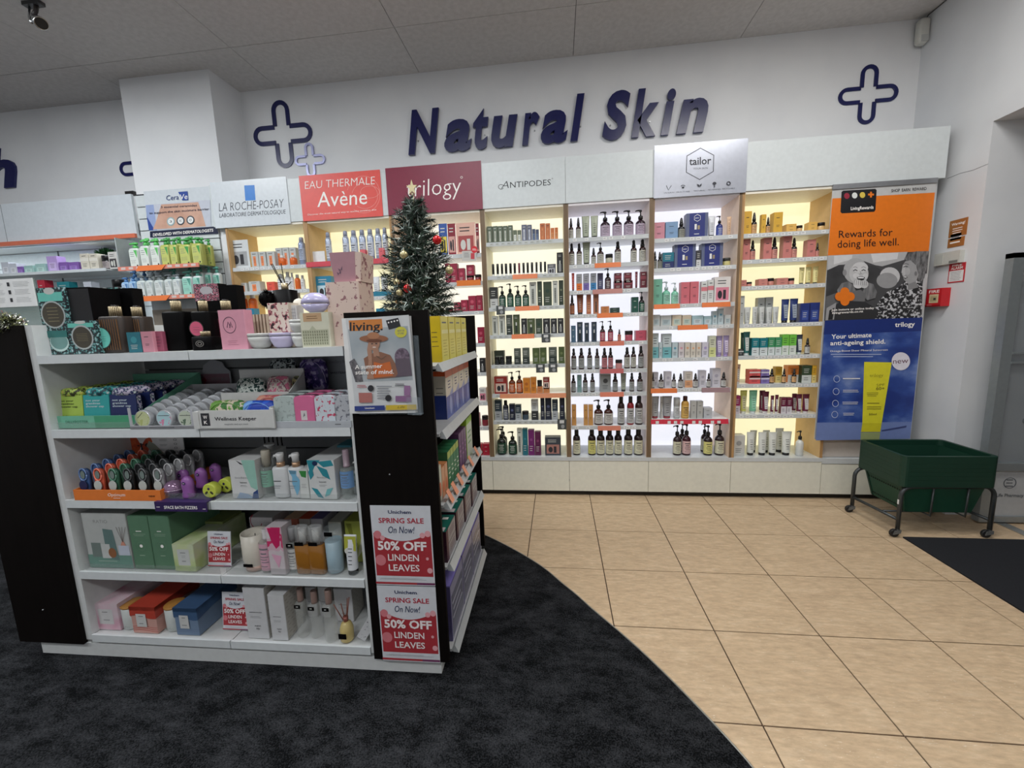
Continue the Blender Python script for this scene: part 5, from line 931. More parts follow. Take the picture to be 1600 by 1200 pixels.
MB().loft([(w * .2, .02, 0), (w * .36, .026, h * .15), (w * .49, .033, h * .42)], m, 30).build('lower_half', t); MB().loft([(w * .5, .034, h * .45), (w * .46, .032, h * .65), (w * .34, .025, h * .87), (w * .16, .013, h * .98), (.001, .001, h)], m, 30).build('upper_half', t)
# butterfly boxes
BF = PM('butterfly_print', [(214, 190, 178), (214, 190, 178), (150, 104, 108)], 48, stops=[0, .5, .6]); DP = M((176, 132, 142), .5)
s, w, h = span(512, 562, 440, .06, z1, 539)
t = ithing('gift_box', 'large butterfly-print box standing on the top shelf by the magazines', 'box', s, .06, z1, 'butterfly gift boxes'); MB().box(-w / 2, w / 2 + .004, 0, .13, 0, h, BF, .002).build('box_body', t); hb = h
MB().box(w / 2 - .001, w / 2 + .0055, .002, .128, h * .5, h * .505, M((120, 90, 90), .6)).build('lid_line', t)
s, w, h = span(516, 556, 394, .07, z1 + hb, 440); r = w / 2
t = ithing('gift_box', 'dusky pink tapering gift box stacked on the butterfly box', 'box', s, .07, z1 + hb + .0005, 'butterfly gift boxes')
MB().hexa([(-r * .84, .008, 0), (r * .84, .008, 0), (r * .9, .09, 0), (-r * .84, .09, 0), (-r, 0, h), (r, 0, h), (r, .1, h), (-r, .1, h)], DP).build('box_body', t)
MB().hexa([(r * .84 + .0004, .006, .0), (r * .84 + .02, .006, 0), (r * .9 + .02, .11, 0), (r * .9, .11, 0), (r + .0008, 0, h * .99), (r + .024, 0, h * .97), (r + .024, .11, h * .97), (r + .001, .11, h)], BF).build('sleeve', t)
p = Print(lambda u, v: Vector(((u - .5) * w * (.85 + .15 * v), .008 * (1 - v), v * h)), (0, -1, 0)); bm = M((110, 84, 104), .5)
for cx_, cy_ in ((.36, .42), (.28, .3)): p.poly([(cx_, cy_), (cx_ + .09, cy_ + .12), (cx_ + .07, cy_ - .02)], bm); p.poly([(cx_, cy_), (cx_ - .1, cy_ + .05), (cx_ - .06, cy_ - .06)], bm)
p.build('butterfly_print', t)

# ---------------- second shelf
z2 = 1.0525
def tray(name, label, x0, x1, n, zb, d, hf, hb, m, cat='display tray', wall=.004, yp=655):
    a = il(x0, yp, n)[0]; b = il(x1, yp, n)[0]; w = b - a; t = ithing(name, label, cat, a, n, zb, 'display trays on the island')
    MB().box(0, w, 0, d, 0, .004, m).build('tray_bottom', t); MB().box(0, w, -wall, 0, 0, hf, m).build('tray_front', t); MB().box(0, w, d, d + wall, 0, hb, m).build('tray_back', t)
    for x in (0, w - wall): MB().hexa([(x, 0, 0), (x + wall, 0, 0), (x + wall, d, 0), (x, d, 0), (x, 0, hf), (x + wall, 0, hf), (x + wall, d, hb), (x, d, hb)], m).build('tray_side', t)
    return t, a, w
TGN = M((110, 178, 150), .5)
t, a, w = tray('display_tray', 'mint green display tray of shower cap packs on the second shelf', 82, 213, .03, z2, .33, .052, .19, TGN)
p = facep(w, .052); p.fn = lambda u, v: Vector((u * w, -.0045, v * .052)); p.rect(.52, .02, .99, .98, M((70, 150, 112), .5)); p.text('DILLYPOTTER', .17, .4, .44, .4, .24, M((60, 110, 92), .5)); p.build('front_print', t)
CAPS = [((168, 196, 84), (206, 150, 90)), ((50, 160, 160), (40, 70, 80)), ((28, 40, 90), (200, 190, 210))]
for ci, (c, c2) in enumerate(CAPS):
    pm = PM(f'cap_pattern{ci}', [c2 if ci else (60, 60, 30), c, (200, 210, 206) if ci else (206, 190, 90)], 70, stops=[0, .46, .56])
    x0 = a + .008 + ci * (w - .016) / 3; ww = (w - .016) / 3 - .004; cn = ['lime', 'teal', 'navy'][ci]
    for k in range(5):
        hh = .130; nn = .034 + .008 + k * .058
        t = ithing('shower_cap_pack', f'{["front", "second", "third", "fourth", "rearmost"][k]} {cn} shower cap pack in the mint tray', 'packet', x0 + ww / 2, nn, z2 + .0046, 'shower cap packs')
        MB().hexa([(-ww / 2, 0, 0), (ww / 2, 0, 0), (ww / 2, .035, 0), (-ww / 2, .035, 0), (-ww / 2, .012, hh), (ww / 2, .012, hh), (ww / 2, .03, hh), (-ww / 2, .03, hh)], M(c, .45)).build('card_sleeve', t)
        MB().loft([(ww * .49, .014, hh - .004), (ww * .48, .017, hh + .012), (ww * .4, .014, hh + .024), (ww * .2, .006, hh + .03)], pm, 16, cy=.024).build('folded_cap', t)
        MB().box(ww / 2 - .0005, ww / 2 + .0012, .014, .03, .008, hh * .95, pm).build('side_panel_print', t)
        if k == 0:
            p = Print(lambda u, v: Vector(((u - .5) * ww, .012 * v - .0005, v * hh)), (0, -1, 0)); tc = M(tuple(min(255, int(v * .5)) for v in c) if ci == 0 else (206, 220, 226), .5)
            for r_, s_ in enumerate(('not your', 'grandmas', 'shower cap')): p.text(s_, .10, .80 - r_ * .095, .10 + .07 * len(s_), .80 - r_ * .095, .062, tc, 'b')
            p.poly([(.34, .36), (.62, .02), (.26, .02)], pm); p.build('front_print', t)
t, a, w = tray('display_tray', 'silver display tray of round tins next to the mint tray', 203, 304, .0, z2, .30, .012, .14, M((176, 176, 180), .4))
fr = MB(); sw_ = M((178, 178, 184), .4); fr.box(0, w, -.004, 0, 0, .014, sw_); fr.box(0, .010, -.004, 0, .014, .088, sw_); fr.box(w - .012, w, -.004, 0, .014, .08, sw_); fr.build('front_cutout', t)
p = Print(lambda u, v: Vector((u * w, -.0045, v * .014)), (0, -1, 0)); p.lines(.3, .2, .7, .8, 1, TXT, .4); p.build('front_print', t)
TINC = [((190, 196, 150), 'yellow flower'), ((168, 200, 206), 'pink and blue'), ((186, 194, 176), 'green dotted')]
for ci, (c, nm) in enumerate(TINC):
    pm = PM(f'tin{ci}', [c, c, [(170, 176, 110), (206, 130, 160), (90, 110, 90)][ci]], 45, stops=[0, .5, .58])
    for k in range(7):
        r = .035; s = a + .043 + ci * (w - .05) / 2.45; nn = .012 + k * .036
        t = ithing('round_tin', f'{["front", "second", "third", "fourth", "fifth", "sixth", "rearmost"][k]} round {nm} tin in the silver tray', 'tin', s, nn, z2 + .0045 + r + k * .009, 'round tins in the silver tray')
        sub = MB(); prof = [(r * .98, 0), (r, .002), (r, .018), (r * .96, .02)]; sub.lathe(prof, M((214, 216, 220), .25, .35), 24); sub.v = [Vector((v.x, v.z, v.y)) for v in sub.v]; sub.f = [f[::-1] for f in sub.f]; sub.build('tin_body', t)
        if k == 0:
            p = Print(lambda u, v: Vector((u * r, 0, v * r)), (0, -1, 0)); p.ell(0, 0, .9, .9, pm, 26); p.ring([(-.6, .1), (.1, .75)] if ci == 0 else [(-.7, .35), (.7, .35)], .06, INK, False); p.build('lid_print', t)
# white stepped pouch display
WT = M((200, 200, 198), .5)
a = il(311, 655, -.012)[0]; b = il(424, 655, -.012)[0]; w = b - a
t = ithing('display_stand', 'white stepped cardboard stand of eye pillows on the second shelf', 'display stand', a, -.012, z2 + .0005, 'display trays on the island')
MB().box(0, w, 0, .004, 0, .074, WT).build('tray_front', t); MB().box(0, w, 0, .12, 0, .004, WT).build('tray_bottom', t); MB().box(.0, w + .0, .12, .124, 0, .125, WT).build('step_front', t); MB().box(0, w, .235, .24, 0, .21, WT).build('tray_back', t)
MB().box(w - .004, w, 0, .12, 0, .085, WT).build('tray_side', t); MB().hexa([(w - .004, .12, 0), (w, .12, 0), (w, .24, 0), (w - .004, .24, 0), (w - .004, .12, .12), (w, .12, .12), (w, .24, .2), (w - .004, .24, .2)], WT).build('tray_side', t)
MB().box(w - .002, w + .014, -.004, .004, .002, .08, WT).build('corner_post', t); MB().box(-.022, .001, -.004, .02, .002, .07, WT).build('corner_post', t)
p = Print(lambda u, v: Vector((u * w, 0, v * .074)), (0, -1, 0)); p.rect(.03, .18, .15, .86, INK); p.text('W', .06, .56, .12, .56, .18, Wt, 'b'); p.text('K', .065, .28, .115, .28, .18, Wt, 'b'); p.text('Wellness Keeper', .22, .46, .80, .46, .19, INK, 'b'); p.text('magnetic and eye mask', .35, .22, .68, .22, .09, TXT); p.build('lettering', t)
def pouch(label, s, n, z, w_, h_, key, cols, sc=60, st_=(0, .46, .56), d=.03):
    pm = PM(key, cols, sc, stops=list(st_)); t = ithing('eye_pillow', label, 'eye pillow', s, n, z, 'patterned eye pillows'); mb = MB()
    mb.loft([(w_ * .44, d * .5, 0), (w_ * .5, d * .8, h_ * .25), (w_ * .5, d * .8, h_ * .7), (w_ * .47, d * .62, h_ * .88), (w_ * .38, d * .3, h_ * .98), (w_ * .3, d * .1, h_)], pm, 24, 3); mb.build('pillow_body', t); MB().tube([(-w_ * .5 * cos(a_), -d * .55 - .001 - .006 * sin(a_), h_ * .25 + h_ * .7 * sin(a_)) for a_ in [pi * i / 10 for i in range(11)]], .0016, M(cols[-1], .5), 5).build('piping', t)
A0 = a
pouch('green leaf print eye pillow at the front of the white stand', A0 + w * .28, .045, z2 + .005, w * .52, .10, 'leafp', [(60, 120, 50), (214, 200, 180), (110, 160, 70)], 34)
pouch('bright blue eye pillow at the front of the white stand', A0 + w * .74, .04, z2 + .005, w * .46, .098, 'bluep', [(26, 66, 170), (40, 90, 200), (120, 170, 230)], 18)
pouch('coral eye pillow behind the blue one in the white stand', A0 + w * .80, .085, z2 + .005, w * .44, .112, 'coralp', [(206, 112, 96), (190, 90, 100), (216, 150, 130)], 30)
pouch('dark green and white scallop eye pillow on the middle step', A0 + w * .32, .165, z2 + .03, w * .42, .15, 'scallop', [(20, 60, 56), (206, 212, 206), (20, 60, 56)], 55, (0, .44, .56)); pouch('pink and cream floral eye pillow on the middle step', A0 + w * .74, .168, z2 + .03, w * .34, .155, 'pinkfl', [(206, 110, 140), (206, 196, 186), (150, 110, 120)], 50)
pouch('olive flowered eye pillow at the end of the middle step', A0 + w * .94, .20, z2 + .03, w * .10, .15, 'olivefl', [(120, 120, 80), (60, 60, 50), (190, 180, 130)], 50)
pouch('black and white scallop eye pillow on the top step', A0 + w * .52, .30, z2 + .10, w * .42, .15, 'scallop2', [(26, 40, 44), (190, 200, 200), (26, 40, 44)], 55, (0, .44, .56)); pouch('navy striped eye pillow on the top step', A0 + w * 1.0, .30, z2 + .10, w * .42, .145, 'navystr', [(36, 26, 90), (80, 60, 130), (170, 160, 200)], 40)
MB().box(0, w + .06, .255, .37, .0, .095, WT).build('rear_step', t)
# header cards
a1, b1 = il(297, 600, .36)[0], il(352, 600, .36)[0]
t = ithing('header_card', 'scalloped grey header card behind the round tins', 'card', a1, .40, z2, 'header cards on the second island shelf'); ww = b1 - a1
MB().add([], [], WT); mb = MB(); pts = [(0, 0), (ww, 0), (ww, .19), (ww * .86, .21), (ww * .8, .235), (ww * .5, .25), (ww * .25, .22), (ww * .2, .19), (0, .19)]
mb.prism(pts, 0, .004, M((150, 150, 156), .5)); mb.v = [Vector((v.x, v.z, v.y)) for v in mb.v]; mb.f = [f[::-1] for f in mb.f]; mb.build('card', t)
p = Print(lambda u, v: Vector((u * ww, 0, v * .24)), (0, -1, 0)); p.rect(.04, .05, .96, .74, M((120, 84, 96), .5)); p.poly([(.14, .62), (.22, .68), (.3, .62), (.22, .5)], M((140, 40, 60), .5)); p.text('BODY BLISS', .44, .6, .92, .6, .06, TXT); p.build('print', t)
a1, b1 = il(470, 600, .34)[0], il(552, 600, .34)[0]; ww = b1 - a1
t = ithing('header_card', 'tall grey header card standing behind the pink travel case', 'card', a1, .36, z2, 'header cards on the second island shelf'); MB().box(0, ww, 0, .004, 0, .29, M((146, 152, 158), .5)).build('card', t)
p = Print(lambda u, v: Vector((u * ww, 0, v * .28)), (0, -1, 0)); p.text('Travel Jewellery Box', .34, .78, .9, .78, .05, TXT); p.text('WESTERN', .54, .6, .86, .6, .035, INK, 'b'); p.oval(.18, .74, .1, .05, .012, TXT); p.ring([(.08, .8), (.08, .9), (.28, .92), (.28, .8)], .012, TXT); p.build('print', t)
# travel cases tray
t, a, w = tray('display_tray', 'low pale grey tray holding the rounded travel cases', 424, 549, .0, z2, .22, .026, .03, M((176, 180, 186), .4))
p = Print(lambda u, v: Vector((u * w, -.0045, v * .026)), (0, -1, 0)); p.lines(.8, .3, .88, .7, 1, TXT, .4); p.build('front_print', t)
CS = [((172, 184, 182), (150, 160, 158), 'speckled silver', 428, 459), ((206, 104, 146), None, 'plain pink', 460, 490), ((198, 206, 214), (190, 70, 100), 'white flamingo-print', 492, 522), ((176, 178, 184), (110, 112, 122), 'grey leopard-print', 524, 548)]
for ci, (c, c2, nm, xa, xb) in enumerate(CS):
    pm = PM(f'case{ci}', [c, c, c2], 60, stops=[0, .5, .57]) if c2 else M(c, .3)
    for k in range(3):
        n0 = .006 + k * .062; a1, b1 = il(xa, 635, n0)[0], il(xb, 635, n0)[0]
        if k: a1 = a2 + k * 0; b1 = b2
        else: a2, b2 = a1, b1
        ww = b1 - a1; hh = .118
        t = ithing('travel_case', f'{["front", "second", "rearmost"][k]} {nm} travel case in the grey tray', 'case', (a1 + b1) / 2, n0, z2 + .0045, 'rounded travel cases'); r = .014
        def rr(q): return [(-ww / 2 + q, 0 + q), (ww / 2 - q, q)]
        mb = MB(); pts = []
        for cx_, cz_, a0_ in ((ww / 2 - r, hh - r, 0), (-ww / 2 + r, hh - r, 90), (-ww / 2 + r, r, 180), (ww / 2 - r, r, 270)):
            for q in range(4): an = radians(a0_ + q * 30); pts.append((cx_ + r * cos(an), cz_ + r * sin(an)))
        mb.prism(pts, 0, .05, pm, True); mb.v = [Vector((v.x, v.z, v.y)) for v in mb.v]; mb.f = [f[::-1] for f in mb.f]; mb.build('case_body', t)
        mb = MB(); mb.prism([(x * 1.012, z_ + (z_ - hh / 2) * .012) for x, z_ in pts], .024, .028, M((150, 150, 156), .3, .6)); mb.v = [Vector((v.x, v.z, v.y)) for v in mb.v]; mb.f = [f[::-1] for f in mb.f]; mb.build('zip_line', t)
        if ci == 1 and k == 0: p = Print(lambda u, v: Vector((u * ww, 0, v * hh)), (0, -1, 0)); p.rect(-.2, .2, .12, .52, M((206, 200, 200), .5)); p.poly([(-.1, .3), (.02, .36), (-.02, .46)], TXT); p.build('badge', t)

# ---------------- third shelf
z3 = .7485
t, a, w = tray('display_tray', 'orange display tray of ring-shaped soaps on the third shelf', 117, 252, .0, z3, .24, .046, .06, M((222, 120, 50), .45), yp=772)
p = Print(lambda u, v: Vector((u * w, -.0045, v * .046)), (0, -1, 0)); p.text('Optimum', .40, .42, .60, .42, .3, Wt, 'i'); p.lines(.46, .2, .54, .3, 1, Wt); p.text('NEW', .87, .38, .94, .38, .16, DK, 'b'); p.build('lettering', t)
SC = [((64, 92, 140), 'blue'), ((206, 94, 70), 'coral'), ((58, 104, 82), 'green'), ((40, 42, 44), 'black'), ((58, 60, 62), 'charcoal'), ((150, 150, 152), 'grey')]
for ci, (c, nm) in enumerate(SC):
    s = a + .026 + ci * (w - .05) / 5.05
    for k in range(5):
        nn = .024 + k * .045; zz = z3 + .005 + k * .006
        t = ithing('massage_brush', f'{["front", "second", "third", "fourth", "rearmost"][k]} {nm} ring-topped brush in the orange tray', 'brush', s + k * .003, nn, zz, 'ring-topped brushes'); m = M(c, .3)
        r = .021; hh = .122; mb = MB(); seg = 12
        outer = [(-r, 0)] + [(r * cos(pi - pi * i / seg), hh - r + r * sin(pi * i / seg)) for i in range(seg + 1)] + [(r, 0)]
        mb.prism([(x, z_) for x, z_ in outer], 0, .014, m, True); mb.v = [Vector((v.x, v.z, v.y)) for v in mb.v]; mb.f = [f[::-1] for f in mb.f]; mb.build('handle_body', t)
        rg = MB(); rg.tube([(r * .82 * cos(2 * pi * i / 16), -.002, hh - r * 1.15 + r * 1.25 * sin(2 * pi * i / 16)) for i in range(17)], .0032, M(tuple(min(255, v + 46) for v in c), .25), 6); rg.build('ring', t)
        if k == 0:
            ms = MB(); ms.lathe([(r * .6, 0), (r * .6, .004)], M((120, 132, 128), .2), 16); ms.v = [Vector((v.x * .8, -.003 - v.z * .3, hh - r * 1.15 + v.y * 1.4)) for v in ms.v]; ms.build('clear_window', t)
            lb = MB(); lb.lathe([(r * .85, 0), (r * .85, .003)], M((186, 190, 186) if ci else (36, 40, 80), .4), 16); lb.v = [Vector((v.x, -.006 - v.z, .052 + v.y * 1.2)) for v in lb.v]; lb.build('round_label', t)
# butterfly header
a1, b1 = il(160, 715, .3)[0], il(290, 715, .3)[0]; ww = b1 - a1; hh = il(220, 680, .3)[1] - z3 + .0
t = ithing('header_card', 'white header card with an orange butterfly behind the brushes', 'card', a1, .30, z3); hh = min(hh, .235); MB().box(0, ww, 0, .004, 0, hh, M((240, 240, 240), .5)).build('card', t)
p = Print(lambda u, v: Vector((u * ww, 0, v * hh)), (0, -1, 0)); p.text('OPTIMUM', .06, .90, .2, .90, .045, TXT); p.text('KNEIPP SPA', .06, .80, .26, .80, .05, INK); p.text('WELLBEING', .06, .70, .22, .70, .045, INK)
bo = PM('butterfly_wing', [(40, 20, 18), (190, 74, 40), (206, 92, 50)], 30, stops=[0, .36, .5])
p.poly([(.36, 1.0), (.44, 1.02), (.50, .74), (.44, .5), (.36, .62), (.345, .78), (.37, .84)], bo, True); p.poly([(.50, .74), (.56, .9), (.62, .96), (.64, .84), (.58, .62), (.52, .42), (.47, .5)], bo, True); p.poly([(.49, .8), (.51, .8), (.52, .46), (.5, .44)], INK); p.poly([(.6, .86), (.66, .78), (.84, .34), (.8, .26), (.64, .5), (.56, .72)], M((150, 156, 140), .5), True); p.poly([(.94, .26), (1.0, .22), (1, .06), (.95, .1)], M((206, 120, 60), .5))
for i in range(4): p.lines(.72, .84 - i * .12, .82, .9 - i * .12, 2, TXT, .2); p.oval(.91, .88 - i * .1, .016, .022, .006, TXT)
p.build('print', t)
# purple display base and fizzers
PUR = M((52, 36, 84), .4)
a1 = il(243, 785, -.012)[0]; b1 = il(324, 785, -.012)[0]; ww = b1 - a1
t = ithing('display_tray', 'dark purple tray front reading space bath fizzers over the shelf edge', 'display tray', a1, -.018, z3 - .038, 'display trays on the island'); MB().box(0, ww, 0, .004, 0, .038, PUR).build('tray_front', t); MB().box(0, ww, .0, .26, .038, .041, PUR).build('tray_bottom', t)
p = Print(lambda u, v: Vector((u * ww, 0, v * .038)), (0, -1, 0)); p.text('SPACE BATH FIZZERS', .18, .3, .82, .3, .34, Wt, 'b'); p.lines(.03, .4, .11, .6, 1, Wt, .3); p.lines(.92, .25, .98, .4, 1, Wt, .4); p.build('lettering', t)
zb = z3 + .0035
def rocket(label, px, py, n):
    s = il(px, py, n)[0]; t = ithing('bath_fizzer', label, 'bath fizzer', s, n, zb, 'purple bath fizzers'); m = M((146, 90, 160), .35)
    MB().loft([(.026, .018, 0), (.028, .02, .01), (.023, .017, .03), (.026, .018, .05), (.024, .017, .075), (.012, .01, .088), (.002, .002, .092)], m, 18).build('fizzer_body', t)
    p = Print(lambda u, v: Vector((u * .01, -.0186, .066 + v * .008)), (0, -1, 0)); p.ell(0, 0, .8, .8, PUR); p.lines(-.5, -.3, .5, .3, 1, Wt, .4); p.build('badge', t)
rocket('front purple moulded bath fizzer beside the glossy egg', 294, 760, .03); rocket('middle purple moulded bath fizzer', 314, 740, .13); rocket('rear purple moulded bath fizzer nearest the white box', 336, 730, .19); rocket('purple bath fizzer tucked behind the front one', 286, 742, .12)
s = il(263, 765, .02)[0]; t = ithing('wrapped_egg', 'glossy mauve clear-wrapped egg lying beside the orange tray', 'egg', s, .045, zb); MB().loft([(.016, .014, 0), (.034, .028, .012), (.041, .034, .03), (.036, .03, .05), (.018, .016, .064), (.002, .002, .068)], M((150, 120, 150), .1, .35), 22).build('egg_body', t); MB().loft([(.042, .035, .029), (.042, .035, .032)], M((200, 180, 200), .15, .5), 22).build('seam', t)
def alien(label, px, py, n, r=.031):
    s = il(px, py, n)[0]; t = ithing('alien_fizzer', label, 'bath fizzer', s, n, zb + r, 'yellow-green alien bath fizzers'); mb = MB(); mb.lathe([(r * .9, 0), (r, .004), (r, .03), (r * .9, .034)], M((196, 206, 82), .4), 26); mb.v = [Vector((v.x, v.z, v.y)) for v in mb.v]; mb.f = [f[::-1] for f in mb.f]; mb.build('fizzer_body', t)
    p = Print(lambda u, v: Vector((u * r, 0, v * r)), (0, -1, 0)); e = M((60, 58, 40), .5)
    for q in (-1, 1): p.poly([(q * .38 + .24 * cos(a_) * 1.0, -.25 + .2 * sin(a_) - q * .12 * cos(a_)) for a_ in [2 * pi * i / 12 for i in range(12)]], e, True)
    p.ell(0, .3, .17, .17, PUR); p.ring([(-.3, -.78), (0, -.84), (.3, -.78)], .06, M((150, 160, 60), .5), False); p.build('face', t)
alien('front round yellow-green fizzer with two dark eyes', 326, 765, .02); alien('rear round yellow-green fizzer against the white floral box', 349, 752, .075)
# white floral set
WFT = PM('teal_watercolour', [(206, 208, 208), (206, 208, 208), (110, 170, 160), (50, 110, 130)], 12, stops=[0, .5, .56, .66], detail=2)
t, w, h, pr = ibox('gift_box', 'white box with pale green watercolour beside the yellow fizzers', 'box', 360, 401, 719, 779, .03, z3, .2, M((206, 206, 206), .5), 'white and teal gift boxes'); pr.poly([(.5, 1), (1, 1), (1, .2), (.75, .3), (.62, .6)], M((150, 194, 180), .5)); pr.poly([(.15, .0), (.3, .16), (.6, .12), (.9, .0)], M((150, 170, 196), .5)); pr.poly([(.75, .0), (.82, .16), (1, .24), (1, 0)], M((40, 66, 120), .5)); pr.text('linden', .2, .52, .65, .52, .05, TXT, 't'); pr.text('leaves', .36, .4, .62, .4, .045, INK); pr.lines(.34, .3, .66, .36, 2, TXT, .2); pr.poly([(.3, 1), (.5, .92), (.56, .88), (.44, .9)], INK); pr.build('front_print', t)
t, w, h, pr = ibox('gift_box', 'large white box with teal painted petals on the third shelf', 'box', 482, 524, 719, 779, .03, z3, .24, M((204, 206, 206), .5), 'white and teal gift boxes'); tp_ = M((40, 134, 148), .5); tp2 = M((110, 176, 180), .5)
for P_ in ([(.0, 1), (.5, 1), (.3, .86), (.1, .62)], [(.38, .96), (.9, 1), (.98, .86), (.6, .82)], [(.35, .86), (.55, .6), (.82, .5), (.72, .76)], [(.08, .3), (.3, .26), (.52, .02), (.3, .06)], [(.55, .06), (.66, .26), (.9, .3), (.72, .1)], [(.02, .7), (.18, .86), (.22, .62), (.08, .5)]): pr.poly(P_, tp_ if P_[0][0] < .4 else tp2)
pr.ell(.3, .92, .1, .06, M((20, 40, 80), .5)); pr.text('linden', .34, .54, .7, .54, .05, TXT, 't'); pr.text('leaves', .4, .43, .66, .43, .045, INK); pr.lines(.38, .32, .68, .38, 2, TXT, .2); pr.build('front_print', t)
t, w, h, pr = ibox('carton', 'small white carton with a green leaf between pump bottle and petal box', 'carton', 468, 482, 734, 779, .035, z3, .08, M((204, 206, 204), .5)); pr.poly([(.1, .96), (.9, .96), (.8, .72), (.3, .76)], M((50, 130, 60), .5)); pr.lines(.2, .36, .8, .52, 3, TXT, .2); pr.build('front_print', t)
t, w, h, pr = ibox('gift_box', 'tall teal petal-print box at the back by the dark panel', 'box', 530, 552, 696, 779, .2, z3, .1, M((60, 130, 146), .5), 'white and teal gift boxes'); pr.poly([(.1, .9), (.9, .96), (.6, .8), (.9, .7), (.2, .75)], M((20, 50, 80), .5), True); pr.build('front_print', t)
def lotion(label, x0, x1, yt, yb, n, zb, blob, capc=(206, 206, 206), n_=24):
    s, w, h = span(x0, x1, yt, n, zb, yb); t = ithing('pump_bottle', label, 'bottle', s, n + w * .4, zb, 'white pump bottles'); r = w * .48; bh = h * .7; wm = M((206, 208, 210), .25)
    MB().loft([(r * .92, r * .6, 0), (r, r * .66, .004), (r, r * .66, bh * .93), (r * .9, r * .56, bh * .99), (r * .4, r * .4, bh)], wm, 24, 3).build('bottle_body', t); MB().lathe([(r * .48, bh), (r * .48, bh + h * .1)], M((186, 150, 120), .3, .5), 16).build('gold_collar', t)
    MB().lathe([(r * .4, bh + h * .1), (r * .42, h * .9), (r * .5, h * .94), (r * .42, h)], M(capc, .25), 16).tube([(0, 0, h * .95), (-r * .7, -.002, h * .94), (-r * .8, -.002, h * .9)], [r * .2, r * .16, r * .1], M(capc, .25), 8).build('pump_head', t)
    p = Print(lambda u, v: Vector(((u - .5) * w * .8, -r * .665, v * bh)), (0, -1, 0))
    if blob: p.poly([(.1, .92), (.75, .9), (.7, .76), (.95, .6), (.85, .3), (.6, .08), (.45, .3), (.3, .5), (.35, .7)], M(blob, .4), True); p.poly([(.15, .92), (.7, .9), (.66, .8), (.2, .8)], M(tuple(int(v * .8) for v in blob), .4))
    p.lines(.06, .5, .75, .62, 1, INK if not blob else TXT, .2); p.lines(.06, .3, .6, .44, 2, TXT, .2); p.build('front_print', t)
lotion('first white pump bottle with plain text, third island shelf', 421, 446, 711, 779, .03, z3, None); lotion('second white pump bottle with a blue brush mark', 446, 470, 711, 779, .03, z3, (120, 176, 206))
def mist(label, x0, x1, yt, yb, n, zb, lab, cap, glass=(190, 200, 196), hcap=.36, capr=.30, tag_=None, liquid=None, name='mist_bottle', ly=(.35, .9), group='clear glass mist bottles'):
    s, w, h = span(x0, x1, yt, n, zb, yb); t = ithing(name, label, 'bottle', s, n + w * .5, zb, group); r = w * .48; bh = h * (1 - hcap); gm = M(glass, .06, 0, 0, .75)
    MB().lathe([(r * .96, 0), (r, .004), (r, bh * .9), (r * .9, bh * .97), (r * .45, bh)], gm, 24).build('glass_body', t)
    if liquid: MB().lathe([(r * .88, .006), (r * .9, bh * .82)], M(liquid, .15), 20).build('liquid', t)
    cm = cap if not isinstance(cap, tuple) else M(cap, .25); MB().lathe([(r * .5, bh), (r * .5, bh + .008), (r * 2 * capr, bh + .009), (r * 2 * capr, h * .985), (r * 1.8 * capr, h)], cm, 20).build('cap', t)
    if lab:
        mb = arcband(r * 1.012, bh * ly[0], bh * ly[1], M(lab, .4)); mb.build('label', t)
    if tag_: p = Print(lambda u, v: Vector((-r * .6 + u * r * 1.1, -r * 1.0 - .001, bh * .93 + v * .014)), (0, -1, .1)); p.rect(0, -.6, 1, .6, BK); p.lines(.3, -.2, .7, .2, 1, Wt, .5); p.build('black_tag', t)
    return t, r, bh
mist('clear mist bottle with green label and silver cap beside watercolour box', 402, 421, 706, 779, .04, z3, (130, 176, 156), (170, 164, 150), capr=.34)
mist('clear mist bottle with blue label beside the petal box', 526, 548, 706, 779, .03, z3, (110, 150, 196), (150, 130, 140), capr=.22); lotion('third white pump bottle, half hidden by the dark end panel', 548, 566, 722, 779, .08, z3, (110, 170, 176))
t = ithing('white_cap_bottle', 'tall white-capped bottle standing behind the green-label mist', 'bottle', il(414, 730, .1)[0], .14, z3); MB().lathe([(.018, 0), (.018, .14), (.012, .15)], M((196, 200, 200), .3), 18).build('bottle_body', t); MB().lathe([(.011, .15), (.011, .19), (.02, .192), (.02, .2)], M((206, 206, 206), .3), 16).build('cap', t)
# black hooks behind
t = ithing('peg_hook', 'cluster of black wire peg hooks on the slatted back panel', 'hook', il(440, 700, .4)[0], .42, .95)
for i in range(5):
    mb = MB(); x = (i - 2) * .022 + .0; mb.tube([(x, 0, 0), (x, -.1, 0), (x, -.13, .008), (x, -.14, .02), (x + .004, -.13, .03)], .003, BK, 6); mb.tube([(x, -.07, 0), (x, -.075, -.04), (x + .006, -.08, -.09)], .003, BK, 6); mb.build('hook', t)
mb = MB(); mb.box(-.06, .06, -.006, .002, -.02, .02, BK); mb.build('hook_plate', t)

# ---------------- fourth shelf
z4 = .4215
t, w, h, pr = ibox('gift_box', 'white gift box showing a diffuser and candle set, fourth shelf', 'box', 134, 202, 802, 892, .03, z4, .16, M((176, 178, 176), .5)); gr_ = M((104, 140, 128), .5)
pr.text('RATIO', .26, .82, .58, .82, .06, M((120, 118, 116), .5), 't'); pr.rect(.0, 0, 1, .24, gr_); pr.poly([(.44, .18), (.72, .14), (.66, .70), (.44, .72)], M((96, 120, 118), .5)); pr.rect(.12, .2, .34, .46, M((110, 122, 118), .5)); pr.rect(.34, .18, .54, .44, M((190, 192, 190), .5)); pr.ell(.58, .28, .09, .09, M((140, 92, 60), .5)); pr.rect(.74, .24, .98, .42, M((186, 192, 206), .5)); pr.poly([(.80, .42), (.92, .42), (.88, .5), (.84, .5)], M((200, 140, 120), .5))
for q in (-.1, -.03, .04, .12): pr.ring([(.86, .48), (.86 + q, .76)], .008, M((100, 84, 76), .5), False)
